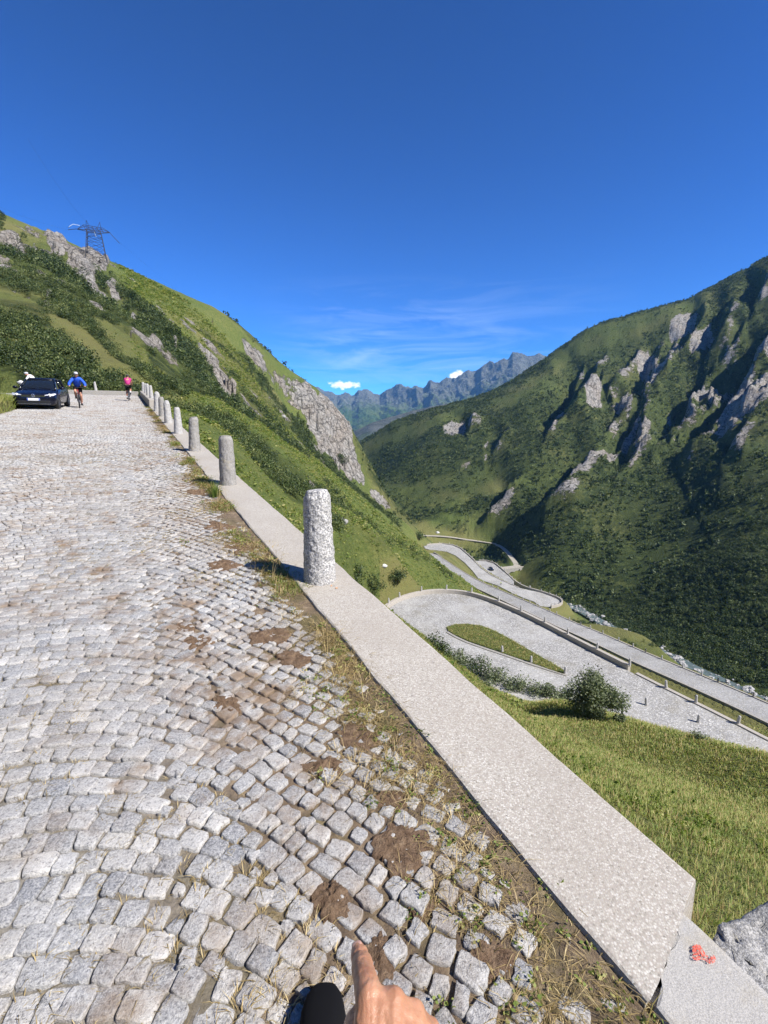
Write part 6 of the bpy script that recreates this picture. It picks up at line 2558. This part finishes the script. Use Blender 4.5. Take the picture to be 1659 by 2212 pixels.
# ------------------------------------------------------------------ the walker holding the camera: pointing hand, arm, front foot
def hand_skin():
    m, nt, b, _ = new_mat('tanned_skin')
    N = NT(nt)
    f = N.noise(55, 5, 0.6)
    c = N.mix(N.ramp(f, [(0.3, 0.0), (0.7, 1.0)]), (0.36, 0.165, 0.090), (0.52, 0.275, 0.165))
    red_ = N.ramp(N.noise(22, 4, 0.6), [(0.5, 0.0), (0.72, 1.0)])
    c = N.mix(N.math('MULTIPLY', red_, 0.22), c, (0.50, 0.16, 0.09))
    sp_ = N.ramp(N.noise(420, 3, 0.6), [(0.62, 0.0), (0.72, 1.0)])
    c = N.mix(N.math('MULTIPLY', sp_, 0.25), c, (0.25, 0.10, 0.055))
    N.l(c, b.inputs['Base Color'])
    b.inputs['Roughness'].default_value = 0.42
    b.inputs['Specular IOR Level'].default_value = 0.45
    b.inputs['Subsurface Weight'].default_value = 0.15
    b.inputs['Subsurface Radius'].default_value = (0.006, 0.002, 0.001)
    b.inputs['Subsurface Scale'].default_value = 1.0
    vs_ = N.voro(520, 'DISTANCE_TO_EDGE', 'Distance')
    wr = N.n('ShaderNodeTexWave')
    N.l(N.obj(), wr.inputs[0])
    wr.inputs['Scale'].default_value = 60
    wr.inputs['Distortion'].default_value = 9
    wr.inputs['Detail'].default_value = 4
    h = N.math('ADD', N.math('MULTIPLY', N.ramp(vs_, [(0.0, 0.0), (0.12, 1.0)]), 0.15), N.math('ADD', N.math('MULTIPLY', wr.outputs[1], 0.25), N.math('MULTIPLY', N.noise(140, 4), 0.6)))
    N.l(N.bump(h, 0.6, 0.0009), b.inputs['Normal'])
    return m


M['hand'] = hand_skin()


def cap_chain(mb, pts, n=18):
    """tapered capsules along a chain of (xyz, radius)"""
    for (p, r) in pts:
        mb.blob(tuple(map(float, p)), r, n, 12)
    for (p, r), (q, s) in zip(pts, pts[1:]):
        mb.tube([tuple(map(float, p)), tuple(map(float, q))], [r, s], n)


C_ = lambda px, py, d: P(px, py, d)
pr_ = lambda px, d: px * d / F
mb = MB()
# index finger, pointing away and down
cap_chain(mb, [(C_(774, 2053, 0.474), 0.0074), (C_(777.5, 2066, 0.466), 0.0090), (C_(781, 2079, 0.457), 0.0097), (C_(785, 2098, 0.442), 0.0106), (C_(790, 2120, 0.427), 0.0107), (C_(799, 2158, 0.410), 0.0126)])
# curled fingers
mk = [(C_(799, 2158, 0.410), 0.0126), (C_(849, 2166, 0.409), 0.0116), (C_(893, 2192, 0.410), 0.0110), (C_(928, 2228, 0.413), 0.0100)]
cap_chain(mb, [mk[1], (C_(845, 2174, 0.436), 0.0105), (C_(838, 2182, 0.452), 0.0100), (C_(826, 2215, 0.455), 0.0092), (C_(822, 2245, 0.440), 0.0085)])
cap_chain(mb, [mk[2], (C_(889, 2200, 0.435), 0.0100), (C_(880, 2208, 0.450), 0.0096), (C_(866, 2235, 0.452), 0.0088), (C_(858, 2262, 0.438), 0.0082)])
cap_chain(mb, [mk[3], (C_(923, 2234, 0.432), 0.0088), (C_(915, 2240, 0.443), 0.0085), (C_(900, 2258, 0.444), 0.0078), (C_(892, 2280, 0.432), 0.0074)])
# thumb folded under the index
cap_chain(mb, [(C_(790, 2330, 0.385), 0.017), (C_(772, 2258, 0.405), 0.0135), (C_(770, 2212, 0.428), 0.0110), (C_(790, 2180, 0.446), 0.0098), (C_(806, 2168, 0.452), 0.0085)])
# back of the hand
wr = [(C_(800, 2400, 0.365), 0.020), (C_(845, 2400, 0.360), 0.022), (C_(890, 2405, 0.360), 0.022), (C_(930, 2410, 0.362), 0.019)]
for i in range(4):
    a, b = mk[i], wr[i]
    m1 = ((a[0] * 0.66 + b[0] * 0.34) + np.array([0, 0, 0.002]), a[1] * 1.12)
    m2 = ((a[0] * 0.33 + b[0] * 0.67), a[1] * 0.5 + b[1] * 0.6)
    cap_chain(mb, [a, m1, m2, b])
for i in range(3):
    for t in (0.03, 0.12, 0.3, 0.55, 0.8):
        a = mk[i][0] * (1 - t) + wr[i][0] * t
        b = mk[i + 1][0] * (1 - t) + wr[i + 1][0] * t
        ra_, rb_ = mk[i][1] * (1 - t) + wr[i][1] * t, mk[i + 1][1] * (1 - t) + wr[i + 1][1] * t
        c = (a + b) / 2 - np.array([0, 0, 0.0015 if t < 0.1 else 0.0])
        mb.blob(tuple(map(float, c)), (ra_ + rb_) / 2 * (0.98 if t < 0.1 else 1.0), 14, 10)
wc = sum(w[0] for w in wr) / 4
elbow = np.array([0.30, 0.06, 1.02])
shoulder = np.array([0.19, -0.26, 1.38])
cap_chain(mb, [(wc + np.array([0, 0, 0]), 0.030), (wc * 0.75 + elbow * 0.25, 0.034), (wc * 0.4 + elbow * 0.6, 0.043), (elbow, 0.043), (elbow * 0.5 + shoulder * 0.5, 0.050), (shoulder, 0.060)], 24)
raw = mb.mesh('hand_raw')
ho = bpy.data.objects.new('hand_raw', raw)
COL.objects.link(ho)
rm = ho.modifiers.new('rm', 'REMESH')
rm.mode = 'VOXEL'
rm.voxel_size = 0.0017
rm.use_smooth_shade = True
sm = ho.modifiers.new('sm', 'SMOOTH')
sm.factor = 0.5
sm.iterations = 7
dg = bpy.context.evaluated_depsgraph_get()
dg.update()
arm_me = bpy.data.meshes.new_from_object(ho.evaluated_get(dg))
bpy.data.objects.remove(ho)
# creases over the finger joints and tendons on the back of the hand
nv = len(arm_me.vertices)
cov = np.empty(nv * 3, np.float32)
arm_me.vertices.foreach_get('co', cov)
cov = cov.reshape(-1, 3).astype(float)
nov = np.empty(nv * 3, np.float32)
arm_me.vertices.foreach_get('normal', nov)
nov = nov.reshape(-1, 3)
disp = np.zeros(nv)
for (px, py, d, wd_, amp) in ((780, 2073, 0.46, 0.0012, -0.0007), (781.5, 2078, 0.458, 0.001, -0.0006), (785, 2096, 0.444, 0.0013, -0.0008), (786.5, 2103, 0.44, 0.0013, -0.0008), (788, 2109, 0.436, 0.0012, -0.0005)):
    c = C_(px, py, d)
    ax = (C_(774, 2052, 0.474) - C_(799, 2152, 0.410))
    ax /= np.linalg.norm(ax)
    t = (cov - c) @ ax
    rr = np.linalg.norm((cov - c) - t[:, None] * ax, axis=1)
    disp += amp * np.exp(-(t / wd_) ** 2) * (rr < 0.014)
for i in range(4):
    a, b = mk[i][0], wr[i][0]
    ax = (b - a) / np.linalg.norm(b - a)
    t = (cov - a) @ ax
    L = np.linalg.norm(b - a)
    rr = np.linalg.norm((cov - a) - t[:, None] * ax - np.array([0, 0, 0.012]), axis=1)
    disp += 0.0009 * np.exp(-(rr / 0.005) ** 2) * ((t > 0.005) & (t < L * 0.8))
disp += 0.0008 * fbm(cov[:, 0] * 160 + cov[:, 2] * 90, cov[:, 1] * 160, 3, 7)
cov += nov * disp[:, None]
arm_me.vertices.foreach_set('co', cov.astype(np.float32).ravel())

# body, mostly behind the camera
J, E = [], []


def jn(p, r, parent=None):
    J.append((p, r))
    if parent is not None:
        E.append((parent, len(J) - 1))
    return len(J) - 1


toe = np.array([-0.162, 1.09])
by = -0.42
a = jn((0.0, by + 0.10, 0.95), (0.16, 0.12))
b = jn((0.0, by + 0.04, 1.17), (0.155, 0.115), a)
c = jn((0.0, by, 1.36), (0.17, 0.12), b)
d = jn((0.0, by, 1.47), 0.058, c)
e = jn((0.0, by + 0.03, 1.56), 0.056, d)
f = jn((0.0, by + 0.07, 1.66), (0.078, 0.092), e)
g = jn((0.0, by + 0.06, 1.74), (0.072, 0.085), f)
hl = jn((-0.10, by + 0.12, 0.90), 0.095, a)
kl = jn((-0.15, 0.38, 0.56), 0.064, hl)
al = jn((-0.165, 0.80, 0.16), 0.042, kl)
fl = jn((-0.165, 0.98, 0.11), 0.036, al)
hr_ = jn((0.10, by + 0.10, 0.88), 0.095, a)
kr = jn((0.12, by + 0.12, 0.48), 0.062, hr_)
ar_ = jn((0.12, by - 0.02, 0.09), 0.042, kr)
fr_ = jn((0.12, by + 0.14, 0.04), 0.036, ar_)
sl_ = jn((-0.18, by, 1.40), 0.062, c)
el_ = jn((-0.27, by + 0.08, 1.17), 0.046, sl_)
wl_ = jn((-0.12, by + 0.26, 1.36), 0.034, el_)
hn_ = jn((-0.05, -0.10, 1.50), (0.042, 0.024), wl_)
srr = jn((0.18, by, 1.40), 0.062, c)
err = jn(tuple(shoulder), 0.060, srr)
body_me = skin_mesh('walker', J, E, 2, a)
bm = bmesh.new()
bm.from_mesh(arm_me)
bm.from_mesh(body_me)
me = bpy.data.meshes.new('person')
bm.to_mesh(me)
bm.free()
me.materials.clear()
me.polygons.foreach_set('material_index', np.zeros(len(me.polygons), np.int32))
me.polygons.foreach_set('use_smooth', np.ones(len(me.polygons), bool))
walker = link('person', me, M['hand'])
tag(walker, 'walker with a tanned hand pointing one finger at the cobbles, black shoe below', 'person')


def wsub(name, idx, grow, mat):
    mp = {k: i for i, k in enumerate(idx)}
    jj = [(J[k][0], tuple(x + grow for x in (J[k][1] if isinstance(J[k][1], tuple) else (J[k][1],) * 2))) for k in idx]
    ee = [(mp[p], mp[q]) for p, q in E if p in mp and q in mp]
    link(name, skin_mesh(name, jj, ee, 2, 0), mat, walker)


wsub('shirt', [a, b, c, sl_, srr], 0.022, simple('grey_shirt', (0.10, 0.11, 0.13), 0.9))
wsub('trousers', [a, hl, kl, al, hr_, kr, ar_], 0.020, blk)
MB().blob((0.0, by + 0.05, 1.745), (0.088, 0.10, 0.075), 16, 10).build('hair', simple('grey_hair', (0.18, 0.17, 0.16), 0.9), walker, True)
# nail of the pointing finger
nl = MB()
nl.blob((0, 0, 0), (0.0050, 0.0062, 0.0013), 14, 8)
no = nl.build('fingernail', simple('nail', (0.62, 0.36, 0.27), 0.3, var=0.05), walker, True)
tp = C_(774.5, 2056.5, 0.472)
axis = Vector(C_(774, 2052, 0.474) - C_(785, 2098, 0.442)).normalized()
upv = (Vector((0, 0, H)) - Vector((0, 0, 0)))
view_up = (Vector((0, 0, H)) - Vector(tp)).normalized()
side = axis.cross(view_up).normalized()
upn = side.cross(axis).normalized()
no.rotation_euler = Matrix((side, axis, upn)).transposed().to_euler()
no.location = Vector(tp) + upn * 0.0066


def shoe(x, y, z, rot, label=None):
    sec = []
    # y forward, toe at 0, heel at -0.29
    prof = [(0.000, 0.012, 0.018, 0.040), (-0.012, 0.030, 0.012, 0.062), (-0.035, 0.045, 0.008, 0.076), (-0.075, 0.054, 0.006, 0.088), (-0.12, 0.054, 0.006, 0.100), (-0.165, 0.046, 0.008, 0.118),
            (-0.21, 0.042, 0.008, 0.128), (-0.255, 0.042, 0.008, 0.125), (-0.285, 0.032, 0.012, 0.115), (-0.298, 0.012, 0.02, 0.10)]
    for yy, w, z0, z1 in prof:
        ring = []
        for k in range(20):
            an = 2 * PI * k / 20
            cx, sz = math.cos(an), math.sin(an)
            ex = math.copysign(abs(cx) ** 0.75, cx) * w * (1.0 if sz < 0 else 0.96)
            ez = (z0 + z1) / 2 + math.copysign(abs(sz) ** 0.8, sz) * (z1 - z0) / 2
            ring.append((ex, yy, ez))
        sec.append(ring)
    sec = [[(p[0] * 1.12, p[1], p[2]) for p in r_] for r_ in sec]
    s = loft('shoe', sec, blk, walker)
    s.location = (x, y, z)
    s.rotation_euler = (math.atan(GRADE * 0.9), 0, rot)
    so_ = loft('sole', [[(p[0] * 1.05, p[1] * 1.01 + 0.002, min(p[2], prof[i][2] + 0.022) - 0.006) for p in ring] for i, ring in enumerate(sec)], M['plastic'], s)
    return s


uz = w2uv(*toe)[0]
shoe(toe[0], toe[1], GRADE * uz - 0.002, 0.03)
shoe(0.12, by + 0.18, GRADE * w2uv(0.12, by + 0.1)[0] - 0.0, -0.15)
# ------------------------------------------------------------------ pylon on the left ridge, with its lines
pq = hit(199, 566, 60)
base = pq[0] if pq else P(199, 556, 190)
base = np.array(base) + np.array([0, 3.0, 0])
base[2] = ground_z(base[0], base[1])[0] - 1.0
dP = float(proj(base[0], base[1], base[2])[2])
Ht = (dP * 72 / F) + 1.0  # to the cross arm
py_ = empty('pylon', tuple(map(float, base)), 0.42)
tag(py_, 'steel lattice power pylon standing on the left ridge against the sky', 'pylon')
s = dP / 190.0
wb, wt_, hc = 3.6 * s, 2.3 * s, Ht - 2.6 * s
lv = [0, 0.26, 0.5, 0.72, 0.88, 1.0]


def corner(k, t):
    w = wb + (wt_ - wb) * t
    sx, sy = ((-1, -1), (1, -1), (1, 1), (-1, 1))[k]
    return (sx * w, sy * w * 0.8, hc * t)


for k in range(4):
    MB().tube([corner(k, 0), corner(k, 1)], 0.11 * s, 5).build('leg', M['cable'], py_)
brc = MB()
for k in range(4):
    k2 = (k + 1) % 4
    for t0, t1 in zip(lv, lv[1:]):
        brc.tube([corner(k, t0), corner(k2, t1)], 0.05 * s, 4).tube([corner(k2, t0), corner(k, t1)], 0.05 * s, 4)
        brc.tube([corner(k, t1), corner(k2, t1)], 0.05 * s, 4)
brc.build('bracing', M['cable'], py_)
ca = MB()
Lc = 5.6 * s
for yy in (-0.9 * s, 0.9 * s):
    ca.tube([(-Lc, 0, hc - 0.1), (-wt_, yy, hc - 0.1), (wt_, yy, hc - 0.1), (Lc, 0, hc + 0.2)], 0.11 * s, 5)
    ca.tube([(-Lc, 0, hc - 0.1), (-wt_ - 0.9 * s, yy, hc + 1.5 * s), (wt_ + 0.9 * s, yy, hc + 1.3 * s), (Lc, 0, hc + 0.2)], 0.09 * s, 5)
    n = 9
    for i in range(n):
        x0 = -wt_ - 1.0 * s + (2 * wt_ + 2 * s) * i / n
        x1 = -wt_ - 1.0 * s + (2 * wt_ + 2 * s) * (i + 1) / n
        z0, z1 = (hc - 0.1, hc + 1.35 * s) if i % 2 else (hc + 1.35 * s, hc - 0.1)
        ca.tube([(x0, yy, z0), (x1, yy, z1)], 0.055 * s, 4)
ca.build('cross_arm', M['cable'], py_)
for sx in (-1, 1):
    hn = MB()
    hn.tube([(sx * wt_ * 1.1, 0.5 * s, hc + 1.2 * s), (sx * wt_ * 0.98, 0, hc + 3.6 * s)], 0.07 * s, 4)
    hn.tube([(sx * wt_ * 0.6, -0.5 * s, hc + 1.2 * s), (sx * wt_ * 0.98, 0, hc + 3.6 * s)], 0.07 * s, 4)
    hn.build('earth_wire_peak', M['cable'], py_)
ins = simple('insulator_glass', (0.62, 0.72, 0.80), 0.2)
for x, dx_, dz_ in ((-Lc, -3.4, -0.5), (Lc, 3.2, -3.0), (0, 0.6, -1.8)):
    MB().tube([(x, 0, hc), (x + dx_ * s * 0.9, 0.6, hc + dz_ * s)], 0.10 * s, 6).build('insulator', M['cable'] if x else ins, py_)
jl = MB()
jl.tube([(-Lc - 3.0 * s, 0.4, hc + 0.1), (-Lc - 2.2 * s, 0.4, hc + 0.9 * s), (-Lc - 1.2 * s, 0.4, hc + 1.6 * s), (-Lc + 0.2 * s, 0.3, hc + 1.5 * s), (-Lc + 1.0 * s, 0.2, hc + 1.4 * s)], 0.09 * s, 6)
jl.build('insulator', ins, py_, True)
mw = Matrix.Translation(Vector(tuple(map(float, base)))) @ Matrix.Rotation(0.42, 4, 'Z')
for i, (x, z, tgt, lab) in enumerate([(-Lc - 3.0 * s, hc - 0.4, P(-60, 420, 120), 'thin power line running from the left arm of the pylon out of the picture'),
                                      (0.0, hc + 1.0, P(60, 300, 90), 'thin power line rising to the upper left from the middle of the pylon'),
                                      (Lc + 3.0 * s, hc - 2.6 * s, P(520, 712, 330), 'thin power line sagging from the right arm of the pylon along the ridge')]):
    a = np.array(mw @ Vector((x, 0.5, z)))
    pts = []
    for t in np.linspace(0, 1, 14):
        q = a * (1 - t) + tgt * t
        q[2] -= 4 * t * (1 - t) * np.linalg.norm(tgt - a) * 0.02
        pts.append(tuple(map(float, q)))
    tag(MB().tube(pts, 0.013, 4).build('power_line', M['cable']), lab, 'cable', 'power lines')

# ------------------------------------------------------------------ mountains beyond the valley


def range_mesh(name, ridge, foot_d, ridge_d, foot_py, seed, amp, jag, px0, px1, nx, nt, back=True):
    rx = np.array([p[0] for p in ridge], float)
    ry = np.array([p[1] for p in ridge], float)
    rd_ = np.array([p[2] for p in ridge], float)
    px = np.linspace(px0, px1, nx)
    t = np.linspace(0, 1.25 if back else 1.0, nt)
    GX, GT = np.meshgrid(px, t, indexing='ij')
    top = np.interp(px, rx, ry)
    dep = np.interp(px, rx, rd_)
    Xr, Yr, Zr, Zf, Xf, Yf = [], [], [], [], [], []
    for p, q, d in zip(px, top, dep):
        w = P(p, q, d)
        Xr.append(w[0]); Yr.append(w[1]); Zr.append(w[2])
        w = P(p, foot_py, foot_d)
        Xf.append(w[0]); Yf.append(w[1]); Zf.append(w[2])
    Xr, Yr, Zr, Xf, Yf, Zf = map(np.array, (Xr, Yr, Zr, Xf, Yf, Zf))
    Xm = Xf[:, None] + (Xr - Xf)[:, None] * GT
    Ym = Yf[:, None] + (Yr - Yf)[:, None] * GT
    tt = np.clip(GT, 0, 1)
    Zm = Zf[:, None] + (Zr - Zf)[:, None] * (0.55 * tt + 0.45 * tt ** 2.2)
    Zm -= np.clip(GT - 1, 0, 1) * (Zr - Zf)[:, None] * 2.0
    # spurs and gullies running down from the crest
    sp_ = ridged(Xm / 300 + 3 + 0.25 * Ym / 300, Ym / 1500, 5, seed) - 0.6
    Zm += sp_ * amp * (0.12 + np.sin(np.clip(GT, 0, 1) * PI * 0.86) ** 1.2)
    Zm += (ridged(Xm / 110, Ym / 160, 4, seed + 5) - 0.5) * amp * 0.42 * (0.25 + tt) * (1 - 0.75 * sstep(0.75, 1.0, tt))
    Zm += (ridged(Xm / 48, Ym / 90, 4, seed + 15) - 0.5) * amp * 0.22 * (0.2 + tt) * (1 - 0.4 * sstep(0.8, 1.0, tt))
    # jagged crest
    cr = (ridged(Xm / 150, Ym * 0 + seed, 5, seed + 9) - 0.55) * jag * sstep(0.72, 1.0, GT)
    Zm += cr
    V = np.stack([Xm, Ym, Zm], -1).reshape(-1, 3)
    ix = np.arange(nx * nt).reshape(nx, nt)
    Q = np.stack([ix[:-1, :-1].ravel(), ix[1:, :-1].ravel(), ix[1:, 1:].ravel(), ix[:-1, 1:].ravel()], 1)
    zlo, zhi = Zm.min(), Zr.max()
    hgt = np.clip(GT * 0.75 + 0.25 * (Zm - zlo) / (zhi - zlo), 0, 1.2)
    me = mesh_np(name, V, Q, 4, {'high': ('POINT', hgt.reshape(-1))})
    o = link(name, me, M['mount'])
    tag(o, kind='structure')
    return o


RIDGE = [(480, 860, 5200), (600, 850, 5200), (660, 842, 5200), (687, 838, 5200), (700, 846, 5200), (715, 848, 5200), (728, 856, 5200), (745, 850, 5200), (760, 856, 5200), (775, 846, 5000), (792, 843, 5000), (808, 852, 5000), (820, 857, 5000), (835, 845, 4900), (848, 842, 4800), (862, 834, 4700), (880, 838, 4600), (900, 829, 4500),
         (915, 833, 4500), (930, 816, 4400), (948, 823, 4300), (965, 814, 4300), (985, 818, 4200), (1000, 806, 4200), (1012, 800, 4200), (1028, 803, 4200), (1040, 793, 4100), (1058, 785, 4100), (1068, 789, 4000), (1085, 778, 4000), (1098, 776, 4000),
         (1108, 763, 4000), (1125, 762, 4000), (1140, 770, 4000), (1160, 768, 4000), (1180, 773, 4000), (1250, 790, 4000), (1400, 760, 4000), (1600, 700, 4000)]
range_mesh('mountain', RIDGE, 2300, 4200, 985, 301, 150, 18, 520, 1500, 760, 240)
HILL = [(560, 990, 1900), (700, 960, 1900), (760, 935, 1850), (800, 918, 1800), (850, 900, 1800), (900, 885, 1800), (950, 874, 1750), (1000, 868, 1750), (1060, 858, 1700), (1150, 830, 1700), (1400, 800, 1700)]
range_mesh('wooded_hill', HILL, 1250, 1800, 1040, 321, 26, 10, 600, 1350, 220, 60)

# ------------------------------------------------------------------ mountain air
hz = MB().box((300, 2400, 420), (8200, 8000, 1900)).mesh('haze')
hm = bpy.data.materials.new('air')
hm.use_nodes = True
hn_t = hm.node_tree
hn_t.nodes.clear()
ho_ = hn_t.nodes.new('ShaderNodeOutputMaterial')
pv = hn_t.nodes.new('ShaderNodeVolumePrincipled')
pv.inputs['Color'].default_value = (0.22, 0.52, 1.0, 1)
pv.inputs['Density'].default_value = 6.5e-5
pv.inputs['Anisotropy'].default_value = 0.0
hn_t.links.new(pv.outputs[0], ho_.inputs['Volume'])
tag(link('haze', hz, hm), kind='stuff')
# ------------------------------------------------------------------ camera, sun, sky, air
cam = bpy.data.cameras.new('camera')
cam.sensor_fit = 'VERTICAL'
cam.sensor_height = 36.0
cam.lens = F / 2212 * 36.0
cam.clip_start = 0.05
cam.clip_end = 30000
co = bpy.data.objects.new('camera', cam)
COL.objects.link(co)
co.location = (0, 0, H)
co.rotation_euler = (PI / 2 - TH, 0, 0)
SC.camera = co

SUN = Vector((0.683, -0.389, 0.78)).normalized()
sl = bpy.data.lights.new('sun', 'SUN')
sl.energy = 5.0
sl.angle = math.radians(0.53)
sl.color = (1.0, 0.95, 0.87)
so = bpy.data.objects.new('sun', sl)
COL.objects.link(so)
so.rotation_euler = (-SUN).to_track_quat('-Z', 'Y').to_euler()
so.location = (50, -30, 80)

w = bpy.data.worlds.new('World')
SC.world = w
w.use_nodes = True
nt = w.node_tree
N = NT(nt)
bg = nt.nodes['Background']
sky = N.n('ShaderNodeTexSky')
sky.sky_type = 'NISHITA'
sky.sun_disc = False
sky.sun_elevation = math.asin(SUN.z)
sky.sun_rotation = math.atan2(SUN.x, SUN.y)
sky.altitude = 1900
sky.air_density = 1.0
sky.dust_density = 0.25
sky.ozone_density = 2.2
gm = N.n('ShaderNodeGamma')
N.l(sky.outputs[0], gm.inputs[0])
gm.inputs[1].default_value = 1.6
col = N.mix(1.0, gm.outputs[0], (0.074, 0.206, 0.350), 'MULTIPLY')
# thin high cloud, a feature of this sky
tc = N.n('ShaderNodeTexCoord')
mp = N.n('ShaderNodeMapping')
N.l(tc.outputs['Generated'], mp.inputs[0])
mp.inputs['Scale'].default_value = (4.5, 4.5, 34)
mp.inputs['Rotation'].default_value = (0.02, 0.06, 0.1)
ci = N.ramp(N.noise(1.0, 7, 0.62, 0.9, mp.outputs[0]), [(0.44, 0.0), (0.80, 1.0)])
sp = N.n('ShaderNodeSeparateXYZ')
N.l(tc.outputs['Generated'], sp.inputs[0])
band = N.math('MULTIPLY', N.ramp(sp.outputs[2], [(0.03, 0.0), (0.10, 1.0), (0.17, 0.8), (0.24, 0.0)]),
              N.ramp(sp.outputs[0], [(0.40, 0.0), (0.48, 1.0), (0.60, 0.9), (0.75, 0.0)]))
# Generated of the world runs -1..1 here, shift x to 0..1 first
xs = N.math('MULTIPLY_ADD', sp.outputs[0], 0.5)
xs.node.inputs[2].default_value = 0.5
band = N.math('MULTIPLY', N.ramp(sp.outputs[2], [(0.04, 0.0), (0.12, 1.0), (0.19, 0.8), (0.27, 0.0)]),
              N.ramp(xs, [(0.38, 0.0), (0.46, 1.0), (0.58, 0.9), (0.72, 0.0)]))
col = N.mix(N.math('MULTIPLY', N.math('MULTIPLY', ci, band), 0.30), col, (7.5, 8.5, 9.5))
# two small fair weather clouds low over the far ridge
for (cx_, cy_, cw, ch, sd_) in ((741, 832, 36, 9.5, 0.0), (986, 812, 20, 11, 3.0)):
    c_ = ray(cx_, cy_)
    c_ = c_ / np.linalg.norm(c_)
    a1 = N.math('DIVIDE', N.math('SUBTRACT', sp.outputs[0], float(c_[0])), cw / F)
    a2 = N.math('DIVIDE', N.math('SUBTRACT', sp.outputs[2], float(c_[2])), ch / F)
    rr = N.math('SQRT', N.math('ADD', N.math('MULTIPLY', a1, a1), N.math('MULTIPLY', a2, a2)))
    mp2 = N.n('ShaderNodeMapping')
    N.l(tc.outputs['Generated'], mp2.inputs[0])
    mp2.inputs['Scale'].default_value = (75, 75, 130)
    mp2.inputs['Location'].default_value = (sd_, 0, 0)
    rr = N.math('ADD', rr, N.math('MULTIPLY', N.math('SUBTRACT', N.noise(1.0, 5, 0.6, 0.2, mp2.outputs[0]), 0.5), 2.2))
    mk_ = N.ramp(rr, [(0.50, 1.0), (1.15, 0.0)])
    col = N.mix(mk_, col, (8.6, 8.8, 9.0))
N.l(col, bg.inputs[0])
bg.inputs[1].default_value = 0.11

SC.view_settings.view_transform = 'Standard'
SC.view_settings.look = 'None'
SC.view_settings.exposure = 0.82
SC.view_settings.gamma = 1.0
SC.cycles.max_bounces = 6
SC.cycles.transparent_max_bounces = 6
SC.cycles.volume_bounces = 2
SC.cycles.use_adaptive_sampling = True
SC.cycles.adaptive_threshold = 0.02
SC.cycles.use_denoising = True
SC.render.use_persistent_data = False
